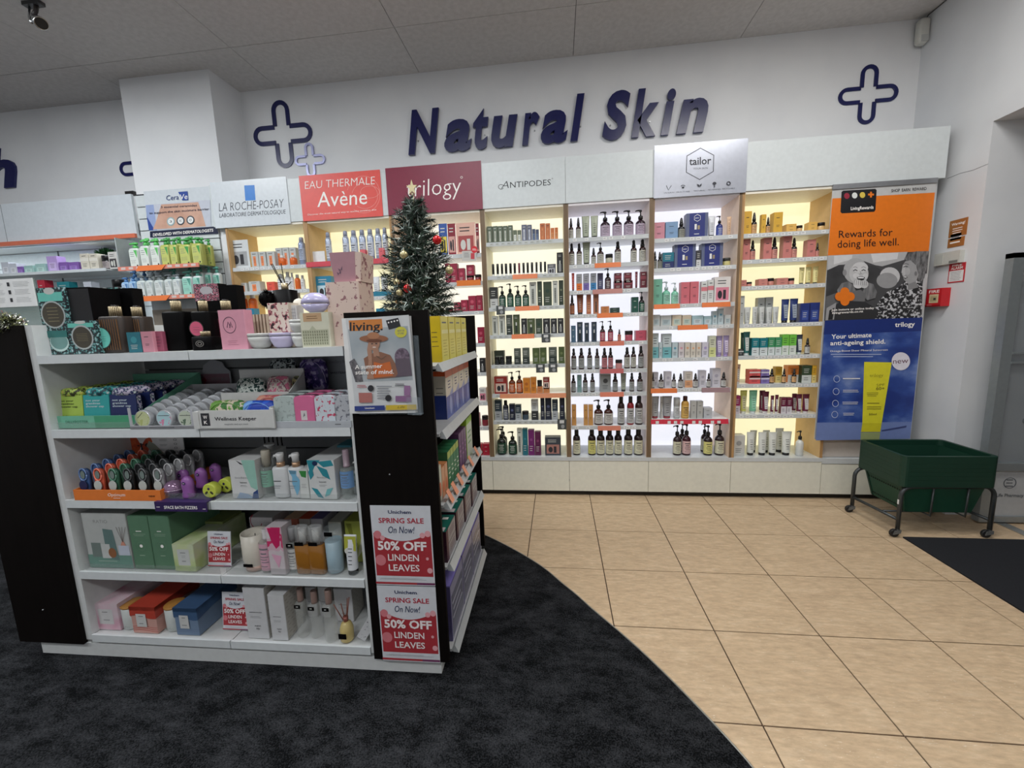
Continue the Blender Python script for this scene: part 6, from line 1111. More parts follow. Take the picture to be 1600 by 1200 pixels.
pr.lines(.2, .1, .8, .16, 1, M((176, 190, 180), .5), .15); pr.build('front_print', t)
GRN = M((86, 122, 96), .55); SG = M((160, 180, 160), .5)
for i, (a1, b1, lb) in enumerate(((205, 236, 'first tall sage green carton with a white star on the fourth shelf'), (237, 269, 'second tall sage green carton nearest the pale green box'))):
    t, w, h, pr = ibox('carton', lb, 'carton', a1, b1, 807, 893, .03, z4, .26, GRN, 'sage green cartons'); pr.lines(.34, .70, .62, .74, 1, Wt, .35); pr.lines(.2, .62, .8, .68, 2, SG, .2); pr.oval(.5, .44, .2, .2 * w / h, .006, M((110, 144, 118), .5)); pr.ell(.5, .44, .08, .08 * w / h, Wt, 8); pr.lines(.34, .24, .66, .28, 1, SG, .3); pr.build('front_print', t)
LG = PM('lime_marble', [(150, 176, 96), (196, 206, 160), (196, 200, 190)], 9, detail=2)
t, w, h, pr = ibox('gift_box', 'pale lime marbled box beside the small sale card', 'box', 271, 304, 851, 894, .02, z4, .30, LG); pr.rect(.22, .22, .78, .82, M((196, 198, 196), .5)); pr.lines(.34, .66, .66, .72, 1, INK, .3); pr.lines(.38, .34, .64, .42, 1, TXT, .3); pr.lines(.4, .5, .6, .6, 2, TXT, .15); pr.build('front_print', t)
RED = M((166, 50, 58), .45); PKC = M((206, 150, 160), .5); SHEET = M((206, 208, 214), .35)
def sale_art(p, full=True):
    """unit square art of the sale card"""
    p.rect(0, 0, 1, 1, SHEET); p.rect(.02, .12, .98, .66, RED)
    pts = [(.02, .66)] + [(.02 + .96 * i / 14, .70 - .14 * sin(pi * i / 14) + .0) for i in range(15)] + [(.98, .9), (.02, .9)]
    p.poly([(.0, .9)] + [(1.0 * i / 16, .68 - .115 * sin(pi * i / 16)) for i in range(17)] + [(1, .9)], SHEET, True)
    for x, y, r in ((.09, .64, .065), (.17, .6, .04), (.93, .66, .05), (.84, .64, .045), (.11, .32, .09), (.90, .35, .025), (.93, .2, .045)):
        p.ell(x if r < .07 else x, y, r * 1.0, r * .78, M((206, 120, 128) if r > .05 else (220, 160, 166), .5), 18)
    p.text('Unichem', .30, .905, .68, .905, .042, M((30, 40, 86), .5), 'b'); p.text('SPRING SALE', .13, .79, .88, .79, .062, M((176, 40, 60), .5), 'b')
    p.text('On Now!', .28, .665, .72, .665, .085, M((30, 44, 84), .5), 'i'); p.text('50% OFF', .08, .455, .90, .455, .105, M((236, 226, 226), .5), 'B')
    p.text('LINDEN', .24, .32, .76, .32, .082, M((236, 226, 226), .5), 'b'); p.text('LEAVES', .24, .19, .76, .19, .082, M((236, 226, 226), .5), 'b'); p.lines(.05, .075, .93, .1, 2, TXT, .18); p.rect(.0, .02, 1, .045, RED); p.rect(.7, .02, 1, .045, M((110, 50, 90), .5)); return p
def salecard(label, x0, x1, yt, yb, n, zb):
    s, w, h = span(x0, x1, yt, n, zb, yb); t = ithing('sale_card', label, 'sign', s, n, zb, 'small standing sale cards'); lean = .02
    MB().hexa([(-w / 2, 0, 0), (w / 2, 0, 0), (w / 2, .003, 0), (-w / 2, .003, 0), (-w / 2, lean, h), (w / 2, lean, h), (w / 2, lean + .003, h), (-w / 2, lean + .003, h)], M((190, 194, 196), .2)).build('card_holder', t)
    MB().box(-w / 2, w / 2, 0, .05, 0, .0025, M((180, 184, 186), .2)).build('holder_foot', t)
    sale_art(Print(lambda u, v: Vector(((u - .5) * w, lean * v, v * h)), (0, -1, .1))).build('print', t)
salecard('small red and white sale card in front of the lime box, fourth shelf', 322, 358, 834, 885, .06, z4)
t, w, h, pr = ibox('gift_box', 'olive box back behind the small sale card on the fourth shelf', 'box', 316, 352, 815, 880, .2, z4, .12, M((130, 140, 84), .5)); pr.rect(.1, .1, .9, .9, LG); pr.build('front_print', t)
s, w, h = span(369, 404, 840, .02, z4, 897); t = ithing('glass_candle', 'white glass candle with pale wooden foot, fourth shelf', 'candle', s, .02 + w / 2, z4); r = w / 2
MB().lathe([(r * .86, 0), (r * .88, h * .14)], M((190, 160, 146), .3), 28).build('foot', t); MB().lathe([(r * .88, h * .14), (r, h * .3), (r, h), (r * .93, h), (r * .92, h * .86), (.001, h * .86)], M((200, 194, 182), .35), 28, caps=False).build('glass_body', t); MB().tube([(.004, 0, h * .85), (.005, 0, h * .95)], .0016, INK, 5).build('wick', t); MB().box(-r * .5, r * .3, -r * .97, -r * .93, h * .16, h * .24, BK).build('black_tag', t)
mist('white bottle with pink blossom print beside the candle', 399, 422, 832, 898, .02, z4, (206, 160, 176), (196, 190, 192), glass=(200, 190, 190), hcap=.24, capr=.24, liquid=(206, 200, 200), ly=(.08, .92))
PB = PM('pink_bloom', [(206, 200, 202), (206, 170, 184), (196, 50, 100)], 16, stops=[0, .44, .55], detail=2)
t, w, h, pr = ibox('carton', 'slim white carton with vivid pink petals', 'carton', 419, 443, 824, 900, .015, z4, .07, M((200, 190, 194), .5)); pr.rect(0, .5, 1, 1, PB); pr.poly([(.1, .98), (.95, 1), (.8, .62), (.55, .55), (.3, .7)], M((190, 30, 90), .5), True); pr.rect(.1, .44, .5, .52, M((206, 190, 196), .5)); pr.poly([(.2, .44), (.85, .4), (.6, .14)], M((214, 160, 184), .5)); pr.build('front_print', t)
mist('clear roller bottle with grey cap and white label', 444, 463, 828, 897, .03, z4, (200, 200, 198), (150, 150, 152), hcap=.32, capr=.32, tag_=1, ly=(.1, .8), liquid=None)
for i, (a1, b1, lb) in enumerate(((459, 483, 'first flat amber oil bottle with clear cap'), (480, 505, 'second flat amber oil bottle with clear cap'))):
    s, w, h = span(a1, b1, 824, .025, z4, 898); t = ithing('oil_bottle', lb, 'bottle', s, .04, z4, 'amber oil bottles'); bh = h * .62; r = w * .49
    MB().loft([(r * .96, .016, 0), (r, .018, .004), (r, .018, bh * .97), (r * .9, .015, bh)], M((146, 96, 34), .12), 26, 4).build('bottle_body', t); MB().loft([(r * .86, .017, bh), (r * .86, .017, h * .97), (r * .75, .014, h)], M((196, 198, 198), .1, 0, 0, .6), 24, 2.6).build('clear_cap', t); MB().loft([(r * .4, .009, bh), (r * .45, .01, h * .9)], M((210, 210, 206), .3), 14).build('pump_nozzle', t); MB().box(-r * .75, r * .35, -.019, -.0165, bh * .99, bh * 1.1, BK).build('black_tag', t)
s, w, h = span(503, 528, 830, .02, z4, 899); t = ithing('candle_carton', 'clear box with pale blue candle inside, fourth shelf', 'candle', s, .02 + w / 2, z4); r = w / 2
MB().lathe([(r * .8, .002), (r * .92, .006), (r * .96, h * .72)], M((158, 186, 200), .3), 26).build('candle_body', t); MB().lathe([(r * .92, 0), (r, .003), (r, h), (r * .985, h), (r * .97, .01)], M((200, 210, 214), .05, 0, 0, .9), 26, caps=False).build('clear_sleeve', t); MB().box(-r * .5, r * .5, -r * 1.02, -r * .98, h * .88, h * .97, BK).build('black_tag', t)
s, w, h = span(538, 556, 838, .03, z4, 898); t = place('wht', 0, 0, 0, w * 1.1, h, 'white hand cream tube with lime top standing on its black cap', 0, None); P = ip(s, .045, z4); t.location = P; t.rotation_euler = (0, 0, IANG); p = Print(lambda u, v: Vector(((u - .5) * w, -.004 - .006 * (1 - v), h * .6 + v * h * .36)), (0, -1, .1)); p.rect(0, .0, 1, 1, M((170, 172, 60), .5)); p.ell(.4, .0, .4, .24, M((206, 206, 200), .5)); p.build('lime_print', t); MB().lathe([(w * .4, .0), (w * .4, .02)], BK, 16).build('black_cap', t)
for a1, b1, yt, n, lb, c in ((394, 430, 809, .17, 'white and crimson arc-print box at the back of the fourth shelf', (200, 196, 198)), (448, 470, 811, .17, 'coral box behind the grey-capped roller bottle', (200, 112, 90)), (471, 488, 811, .16, 'white box with orange top behind the oil bottles', (200, 196, 190)), (489, 508, 811, .16, 'white box with lilac top behind the oil bottles', (196, 194, 200)), (516, 536, 816, .14, 'white leaf-print box behind the blue candle', (196, 196, 184)), (541, 568, 815, .12, 'lime leaf-print box at the dark panel, fourth shelf', (160, 166, 70))):
    t, w, h, pr = ibox('gift_box', lb, 'box', a1, b1, yt, 890, n, z4, .12, M(c, .5), 'boxes at the back of the fourth island shelf', top=M({(200, 196, 190): (200, 80, 50), (196, 194, 200): (110, 100, 150), (200, 112, 90): (206, 170, 140)}.get(c, c), .5)); pr.lines(.2, .3, .8, .6, 3, light_or_dark(c), .15); 
    if c == (200, 196, 198): pr.oval(.3, .9, .24, .2, .03, M((150, 30, 60), .5), 20, 2, 6)
    if c[2] < 80: pr.poly([(.1, .95), (.4, .95), (.5, .5), (.3, .6)], M((120, 124, 40), .5)); pr.poly([(.9, .6), (.95, .3), (.6, .1)], M((200, 196, 160), .5))
    pr.build('front_print', t)

# ---------------- bottom shelf
z5 = .1175
PMR = PM('pink_marble', [(190, 110, 140), (206, 180, 190), (206, 196, 200)], 8, detail=2)
t, w, h, pr = ibox('gift_box', 'long pink and white marbled box at the end of the bottom shelf', 'box', 147, 185, 944, 981, .03, z5, .33, PMR); pr.rect(.2, .22, .78, .8, M((200, 198, 198), .5)); pr.lines(.34, .66, .64, .72, 1, INK, .3); pr.lines(.36, .34, .66, .42, 1, TXT, .3); pr.build('front_print', t)
def ltin(label, x0, x1, yt, yb, n):
    s, w, h = span(x0, x1, yt, n, z5, yb); t = ithing('lidded_candle', label, 'candle', s, n + w / 2, z5, 'white candles with wooden lids'); r = w / 2; MB().loft([(r * .92, r * .92, 0), (r * .98, r * .98, .004), (r * .98, r * .98, h * .93)], M((186, 190, 188), .3), 28).build('glass_body', t); MB().lathe([(r, h * .93), (r, h * .985), (r * .96, h), (.001, h)], M((176, 126, 62), .4), 28).build('wooden_lid', t)
    p = Print(lambda u, v: Vector((u * r, -r * .985 - .002, h * .16 + v * .02)), (0, -1, 0)); p.text('RATIO', -.5, -.3, .5, -.3, .5, M((140, 150, 146), .5), 't'); p.build('lettering', t)
ltin('first white candle with wooden lid, between pink and red boxes', 182, 208, 951, 987, .03); ltin('second white candle with wooden lid, between red and blue boxes', 250, 276, 952, 989, .03)
def wavebox(label, x0, x1, yt, yb, n, top_c, low_c, line):
    s, w, h = span(x0, x1, yt, n, z5, yb); d = .22; t = ithing('gift_box', label, 'box', s, n, z5, 'wave-lidded gift boxes'); N_ = 10
    MB().box(-w / 2, w / 2, 0, d, 0, h * .8, M(low_c, .5)).build('box_body', t); mb = MB(); e = .003
    def zw(u): return h * (.62 + .06 * sin(u * 5 + .5))
    vs = []; 
    for i in range(N_ + 1): u = i / N_; vs += [(-w / 2 - e + u * (w + 2 * e), -e, zw(u)), (-w / 2 - e + u * (w + 2 * e), -e, h)]
    m0 = M(top_c, .5)
    mb.add(vs, [(2 * i, 2 * i + 2, 2 * i + 3, 2 * i + 1) for i in range(N_)], m0)
    vs = []
    for i in range(N_ + 1): u = i / N_; vs += [(w / 2 + e, -e + u * (d + 2 * e), zw(1 + u)), (w / 2 + e, -e + u * (d + 2 * e), h)]
    mb.add(vs, [(2 * i, 2 * i + 2, 2 * i + 3, 2 * i + 1) for i in range(N_)], m0); mb.box(-w / 2 - e, w / 2 + e, -e, d + e, h * .86, h, m0); mb.box(-w / 2 - e, -w / 2 - e + .001, 0, d, h * .6, h, m0); mb.build('wavy_lid', t)
    p = facep(w, h); p.fn = lambda u, v: Vector(((u - .5) * w, -e - .0004, v * h)); p.rect(.22, .26, .62, .74, M((196, 196, 194), .5)); p.lines(.32, .62, .54, .68, 1, INK, .3); p.lines(.3, .34, .54, .42, 1, TXT, .3); p.k = .0; p.fn = lambda u, v: Vector(((u - .5) * w, -.0006, v * h))
    for i in range(3): p.ring([(q / 10, .24 - i * .07 + .03 * sin(q * .5)) for q in range(11)], .02, M(line, .5), False)
    p.build('front_print', t)
wavebox('red wave-lidded gift box on the bottom shelf', 206, 244, 948, 988, .02, (176, 62, 46), (196, 150, 140), (176, 84, 74)); wavebox('blue wave-lidded gift box on the bottom shelf', 274, 309, 950, 990, .02, (58, 86, 122), (110, 130, 156), (100, 120, 150))
t, w, h, pr = ibox('gift_box', 'dark red box stacked behind the red wave-lidded one', 'box', 218, 252, 918, 970, .27, z5, .1, M((150, 54, 44), .5)); pr.rect(0, .9, 1, 1, M((170, 70, 54), .5)); pr.build('front_print', t)
salecard('small red and white sale card lying back on the bottom shelf', 345, 385, 930, 983, .06, z5)
DOTS = M((186, 182, 174), .5)
for a1, b1, yt, n, lb, d in ((383, 416, 919, .02, 'tallest white carton with dashed side on the bottom shelf', .12), (421, 446, 930, .015, 'shorter white carton with dashed side on the bottom shelf', .11), (524, 552, 921, .14, 'white carton with dashed side behind the diffuser', .1), (458, 474, 918, .16, 'white carton standing behind the clear sprays', .06), (480, 496, 918, .16, 'second white carton behind the clear sprays', .06), (500, 516, 918, .16, 'third white carton behind the clear sprays', .06)):
    t, w, h, pr = ibox('carton', lb, 'carton', a1, b1, yt, 996, n, z5, d, M((198, 198, 200), .5), 'white cartons on the bottom island shelf')
    pr.lines(.2, .5, .8, .54, 1, INK, .25); pr.lines(.2, .40, .8, .45, 2, TXT, .2); pr.text('aqua', .38, .24, .66, .24, .035, INK, 'i'); pr.text('lily', .44, .18, .62, .18, .035, INK, 'i'); pr.build('front_print', t)
    sd = sidep(w / 2, d, h); sd.rect(.02, .01, .98, .99, DOTS)
    for j in range(12):
        for i in range(4): sd.rect(.06 + i * .24 + (.08 if j % 2 else 0), .05 + j * .08, .18 + i * .24 + (.08 if j % 2 else 0), .058 + j * .08, M((120, 108, 96), .6)); sd.k -= sd.step
    sd.build('side_print', t)
for a1, b1, yt, yb, n, lb in ((457, 475, 925, 997, .03, 'first clear room spray with bronze cap, bottom shelf'), (478, 497, 929, 999, .03, 'middle clear room spray with bronze cap, bottom shelf'), (500, 520, 928, 1002, .01, 'last clear room spray with bronze cap, nearest the diffuser')):
    mist(lb, a1, b1, yt, yb, n, z5, None, (140, 116, 108), glass=(206, 208, 204), hcap=.27, capr=.25, tag_=1, group='clear room sprays')
s, w, h = span(526, 546, 970, .01, z5, 1000); t = ithing('reed_diffuser', 'small round diffuser of yellow oil with brown reeds, bottom shelf', 'diffuser', s, .01 + w / 2, z5); r = w / 2
MB().lathe([(r * .9, 0), (r, .006), (r, h * .5), (r * .7, h * .72), (r * .36, h * .8)], M((196, 176, 116), .12), 24).build('bottle_body', t); MB().lathe([(r * .38, h * .78), (r * .38, h)], M((150, 90, 80), .3, .4), 14).build('neck', t)
for ex, hz in ((-.045, .055), (.018, .085), (.026, .09), (-.012, .06)): MB().tube([(0, 0, h * .6), (ex, -.004, h + hz)], .0022, M((120, 70, 56), .6), 5).build('reed', t)
MB().box(-r * .8, r * .4, -r * 1.03, -r * .98, h * .2, h * .42, BK).build('black_tag', t)
# crumpled little carton fallen over at the end
s, zz = il(566, 975, .02); t = ithing('fallen_carton', 'small white dotted carton toppled against the dark end panel', 'carton', 1.53, .02, z5)
mb = MB().box(-.02, .02, 0, .04, 0, .11, PM('dotted', [(196, 196, 198), (196, 196, 198), (110, 110, 116)], 90, stops=[0, .56, .62]), .001); mb.xf(Matrix.Translation((-.008, 0, .018)) @ Matrix.Rotation(radians(32), 4, 'Y')); mb.build('box_body', t)
# ---------------- end bay products (face the aisle)
def ebox(label, n0, n1, z, h, cbody, cfront, s=1.888, d=.07, group=None, art_=None, name='carton'):
    w = n1 - n0 - .002; t = thing(name, label, 'carton', tuple(ip(s, (n0 + n1) / 2, z)), IANG + pi / 2, group)
    MB().box(-w / 2, w / 2, 0, d, 0, h, M(cbody, .4), .0015).build('box_body', t); p = facep(w, h); p.rect(.01, .01, .99, .99, M(cfront, .35))
    if art_: art_(p)
    p.build('front_print', t)
    q = Print(lambda u, v: Vector((-w / 2, d - u * d, v * h)), (-1, 0, 0)); q.lines(.2, .3, .8, .7, 4, light_or_dark(cbody), .12); q.build('side_print', t); return t
for k in range(4):
    def ay(p): p.rect(.0, .0, .08, 1, M((206, 190, 40), .4)); p.lines(.2, .82, .8, .9, 1, TXT, .4); p.rect(.1, .62, .95, .7, M((226, 222, 160), .4)); p.lines(.2, .1, .8, .5, 6, M((170, 160, 60), .5), .2)
    ebox(f'{["nearest", "second", "third", "farthest"][k]} yellow carton on the top end shelf', .20 + k * .128, .326 + k * .128, EZ[0] + .0005, .19, (206, 178, 30), (214, 204, 96), group='yellow cartons on the end shelf', art_=ay, s=1.89, d=.05)
    def ab(p): p.rect(0, .86, 1, 1, M((206, 92, 50), .4)); p.rect(0, 0, 1, .46, M((92, 104, 168), .35)); p.poly([(0, .46), (1, .46), (1, .62), (.5, .48)], M((150, 160, 196), .35)); p.lines(.3, .6, .7, .8, 3, M((60, 70, 110), .5), .3); p.ell(.6, .25, .18, .2, M((150, 160, 204), .35))
    t = ebox(f'{["nearest", "second", "third", "farthest"][k]} orange, white and blue carton, second end shelf', .285 + k * .128, .41 + k * .128, EZ[1] + .0005, .215, (196, 192, 180), (206, 200, 186), group='orange and blue cartons on the end shelf', art_=ab, s=1.875, d=.055)
    q = Print(lambda u, v: Vector((-.0625, .055 - u * .055, v * .215)), (-1, 0, 0), base=.0007); q.rect(0, .9, 1, 1, M((206, 92, 50), .4)); q.build('side_band', t); q = Print(q.fn, (-1, 0, 0), base=.0007); q.rect(0, 0, 1, .5, M((30, 50, 120), .4)); q.build('side_band', t)
t = ebox('tall lime-topped carton at the far end of the third end shelf', .60, .74, EZ[2] + .0005, .215, (150, 190, 50), (196, 206, 190), art_=lambda p: (p.rect(0, .85, 1, 1, M((150, 196, 60), .4)), p.lines(.2, .3, .8, .7, 3, M((110, 160, 110), .5), .3)))
for k in range(3): ebox(f'{["nearest", "middle", "farthest"][k]} purple carton on the third end shelf', .42 + k * .056, .474 + k * .056, EZ[2] + .0005, .185, (92, 56, 96), (104, 64, 110), group='purple cartons on the end shelf', art_=lambda p: p.lines(.2, .3, .8, .7, 3, M((170, 130, 170), .5), .3))
for k in range(4): ebox(f'{["nearest", "second", "third", "farthest"][k]} green and yellow carton on the third end shelf', .20 + k * .052, .25 + k * .052, EZ[2] + .0005, .165, (40, 110, 72), (170, 186, 84), group='green cartons on the end shelf', art_=lambda p: (p.rect(0, 0, 1, .8, M((46, 120, 76), .4)), p.lines(.2, .2, .8, .6, 3, Wt, .2)))
for k in range(3): ebox(f'{["nearest", "middle", "farthest"][k]} orange photo carton, near end of the third end shelf', .05 + k * .048, .096 + k * .048, EZ[2] + .0005, .13 if k else .15, (206, 196, 180) if k == 0 else (200, 130, 84), (206, 150, 110) if k else (190, 196, 180), group='orange cartons on the end shelf', art_=lambda p: (p.ell(.5, .35, .3, .2, M((206, 110, 70), .4))))
for k, nn in enumerate((.09, .17, .27, .38, .52, .68)): 
    t = thing('price_card', f'{["nearest", "second", "third", "fourth", "fifth", "farthest"][k]} orange price card clipped to the third end shelf', 'card', tuple(ip(1.933, nn, EZ[2] - .035)), IANG + pi / 2, 'orange price cards'); MB().hexa([(-.018, -.002, .03), (.018, -.002, .03), (.018, .0, .03), (-.018, 0, .03), (-.018, .022, .078), (.018, .022, .078), (.018, .024, .078), (-.018, .024, .078)], M((226, 150, 116), .4)).build('card', t); MB().box(-.018, .018, .004, .02, .03, .034, STEEL).build('clip', t)
for k in range(4):
    for j in range(2):
        ebox(f'{["nearest", "second", "third", "farthest"][k]} {["lower", "upper"][j]} dark teal-topped carton, fourth end shelf', .07 + k * .175, .225 + k * .175, EZ[3] + .0005 + j * .068, .0665, (58, 26, 44), (150, 146, 150), d=.12, s=1.9, group='dark cartons stacked on the end shelf', art_=lambda p: (p.rect(0, 0, .2, 1, M((70, 30, 50), .4)), p.lines(.3, .3, .9, .8, 4, M((90, 50, 70), .5), .3)))
    o = [x for x in scn.collection.objects if x.get('label', '').startswith(f'{["nearest", "second", "third", "farthest"][k]} upper dark')][0]
    MB().box(-.076, .076, .001, .119, .0666, .0674, M((24, 104, 92), .4)).box(-.072, -.04, .01, .11, .0674, .0682, M((196, 190, 194), .5)).box(.03, .05, .02, .045, .0674, .0682, Wt).build('top_print', o)
for k in range(3):
    t = ebox(f'{["nearest", "middle", "farthest"][k]} lilac clear-fronted pack on the bottom end shelf', .08 + k * .235, .31 + k * .235, EZ[4] + .0005, .25, (84, 78, 120), (150, 148, 170), d=.1, s=1.9, group='lilac packs on the bottom end shelf', art_=lambda p: (p.rect(.05, .05, .95, .8, M((120, 120, 136), .2)), p.lines(.1, .3, .9, .7, 3, M((180, 180, 196), .3), .3)), name='clear_pack')
    MB().box(-.11, .11, .002, .098, .2505, .254, M((130, 120, 190), .25)).build('top_flap', t)

# ---------------- magazine, sale sheets
PN = IN
def pprint_(off, ox, oy, sc): P0 = ip(0, off, 0); return Print(lambda x, y: bpp(ox + x / sc, oy + y / sc, P0, PN), PN)
s0, s1, zl, zh = 1.592, 1.842, 1.112, 1.462
t = ithing('magazine_holder', 'clear wall-mounted holder of lifestyle magazines on the dark panel', 'magazine rack', s0, -.0145, zl)
CL = M((176, 190, 200), .04, 0, 0, .92)
MB().box(.03, .275, -.002, 0, -.008, .28, CL).build('back_plate', t); MB().box(.225, .277, -.03, -.028, -.004, .06, CL).box(.24, .277, -.03, -.002, -.006, -.003, CL).build('front_pocket', t)
t2 = ithing('magazine', 'front magazine with a sunhat portrait cover in the clear holder', 'magazine', s0, -.03, zl)
for k in range(4): MB().box(k * .001, s1 - s0 + k * .002, k * .002, k * .002 + .0014, 0, zh - zl, PAPER if k == 0 else M((190, 190, 190), .6)).build('cover' if k == 0 else 'page_block', t2)
pr = pprint_(-.0305, 530, 480, 3.75)
pr.poly([(38, 68), (408, 45), (462, 600), (95, 610)], M((206, 208, 210), .35))
pr.poly([(52, 130), (402, 110), (432, 428), (97, 438)], PM('cover_sky', [(150, 160, 168), (190, 194, 196)], 6)); pr.poly([(56, 78), (250, 68), (256, 134), (62, 140)], M((206, 128, 60), .45)); pr.text('living.', 62, 138, 256, 134, -50, INK, 'b')
pr.poly([(274, 78), (346, 62), (362, 114), (292, 132)], INK); [pr.ell(290 + i * 17, 90 - i * 4, 5, 5, Wt, 10) for i in range(4)]; pr.ell(362, 146, 35, 32, M((206, 200, 70), .45)); pr.text('NEW IN', 342, 145, 382, 142, -12, TXT, 'b'); pr.text('STORE', 344, 160, 380, 157, -10, TXT, 'b')
pr.poly([(60, 320), (90, 300), (130, 370), (140, 434), (97, 438)], PM('cover_plants', [(60, 58, 62), (130, 126, 130)], 90)); pr.ell(370, 290, 44, 52, PM('cover_bush', [(70, 58, 72), (140, 122, 140)], 90)); pr.poly([(330, 300), (414, 300), (428, 400), (330, 410)], M((96, 84, 96), .5))
SK = M((140, 98, 78), .5); SK2 = M((172, 130, 108), .5)
pr.poly([(146, 300), (190, 272), (214, 264), (246, 262), (300, 280), (330, 330), (345, 390), (330, 410), (200, 420), (160, 380)], SK, True); pr.poly([(205, 320), (250, 330), (300, 318), (318, 400), (200, 415)], M((200, 104, 50), .45)); pr.poly([(198, 240), (230, 236), (240, 285), (206, 290)], SK2); pr.ell(207, 212, 33, 42, SK2); pr.poly([(176, 190), (192, 240), (196, 330), (178, 340), (166, 250)], SK2, True); pr.poly([(180, 240), (196, 330), (206, 420), (166, 420)], SK2, True)
pr.ell(205, 184, 84, 22, M((150, 98, 70), .5)); pr.ell(203, 166, 36, 20, M((176, 122, 88), .5)); pr.ell(208, 196, 46, 10, M((110, 66, 46), .5)); pr.ell(196, 214, 6, 3, INK); pr.ell(220, 213, 6, 3, INK); pr.ell(209, 234, 11, 4, M((220, 200, 190), .5))
pr.ring([(220, 284), (250, 304), (280, 284)], 3, M((90, 80, 70), .5), False)
pr.text('A summer', 96, 362, 256, 354, -24, Wt, 'b'); pr.text('state of mind.', 99, 393, 324, 388, -24, Wt, 'b')
pr.lines(108, 452, 166, 472, 2, M((176, 70, 80), .5), .35); pr.ell(189, 474, 18, 19, INK, 10); pr.poly([(118, 500), (196, 500), (198, 556), (122, 558)], M((176, 110, 104), .5)); pr.lines(222, 455, 315, 540, 6, M((120, 122, 130), .5), .3); pr.ell(292, 531, 19, 19, INK, 10); pr.lines(330, 444, 392, 464, 2, INK, .4); pr.rect(384, 458, 420, 516, M((150, 110, 150), .5)); pr.rect(334, 518, 424, 552, M((140, 100, 140), .5))
pr.poly([(95, 578), (270, 573), (272, 601), (96, 607)], M((46, 62, 130), .45)); pr.text('Unichem', 156, 594, 212, 592, -9, Wt, 'b'); pr.poly([(278, 572), (455, 568), (457, 597), (280, 601)], M((206, 178, 56), .45)); pr.text('Life', 346, 590, 388, 587, -12, M((110, 90, 40), .5), 'i'); pr.build('cover_print', t2, True)
for i, (zl, zh, lb) in enumerate(((.412, .745, 'upper red and white spring sale sheet on the dark panel'), (.075, .408, 'lower red and white spring sale sheet at the panel foot'))):
    t = ithing('sale_sheet', lb, 'poster', 1.63, -.0146, zl, 'sale sheets on the dark panel'); w, h = .24, zh - zl
    MB().box(0, w, -.0015, 0, 0, h, SHEET).build('sheet', t); sale_art(Print(lambda u, v: Vector((u * w, -.0015, v * h)), (0, -1, 0))).build('print', t)

# ---------------- christmas tree
tx, ty = ip(1.735, .43, 0).x, ip(1.735, .43, 0).y; tz = EZ[0] + .0005
t = thing('christmas_tree', 'small frosted artificial Christmas tree in a burlap base on the island', 'tree', (tx, ty, tz)); random.seed(5)
zb0 = 1.47 - tz
MB().lathe([(.055, 0), (.06, .03), (.064, .10), (.058, zb0 - .02), (.03, zb0)], PM('burlap', [(96, 84, 62), (124, 110, 84)], 120), 16).build('burlap_base', t); MB().lathe([(.008, zb0 - .01), (.004, .70)], M((70, 52, 36), .8), 8).build('trunk', t)
GR = [M((20, 40, 26), .7), M((28, 52, 32), .7), M((12, 26, 18), .7)]; FR = M((160, 172, 166), .7)
top = .745; br = 0
for lay in range(17):
    f = lay / 16; zc = zb0 + .02 + (top - zb0 - .06) * f; R = .146 * (1 - f) ** .62 + .028 + (.012 if lay % 3 == 1 else 0); nb = max(6, int(20 * (1 - f) + 6)); mb = MB(); nd = MB()
    for k in range(nb):
        a = 2 * pi * (k + random.random() * .7) / nb + lay; L_ = R * (.75 + .4 * random.random()); rise = .1 + .35 * random.random() + f * .8
        P0 = Vector((0, 0, zc - .01)); D = Vector((cos(a), sin(a), rise * .4)).normalized(); P1 = P0 + D * L_
        mb.tube([P0, P1], [.0025, .0012], GR[2], 4)
        for j in range(46):
            q = .22 + .80 * j / 46; c = P0 + D * (L_ * q); e = Vector((random.gauss(0, 1), random.gauss(0, 1), random.gauss(0, 1))); e = (e - D * e.dot(D)).normalized(); dr = (e * .8 + D * .6).normalized(); ln = .026 + .016 * random.random(); sd = dr.cross(D).normalized() * .0026
            m = FR if random.random() < (.05 + (.22 if q > .85 else 0)) else GR[random.randrange(3)]; nd.add([c + sd, c - sd, c + dr * ln], [(0, 1, 2)], m)
    mb.v += []; b_ = mb.build('branch', t); nd.build('needles', b_)
mb = MB(); sp = []
for i in range(10):
    a = pi / 2 + pi * i / 5; r = .034 if i % 2 == 0 else .014; sp.append((r * cos(a) * .75, r * sin(a)))
mb.prism(sp, -.003, .003, M((206, 192, 150), .5)); mb.v = [Vector((v.x, v.z, v.y)) for v in mb.v]; mb.xf(Matrix.Translation((0, -.004, top + .02))); mb.tube([(0, 0, top - .06), (0, 0, top)], .006, M((196, 184, 150), .5), 6)
o = mb.build('tree_star'); o.location = (tx, ty, tz); tag(o, 'cream fabric star on top of the small frosted tree', 'star')
BRED = M((190, 22, 30), .15, .2); BGD = M((196, 184, 140), .2, .6)
def treeat(px, py, dy=-.10): P = bp(px, py, Y=ty + dy); return P
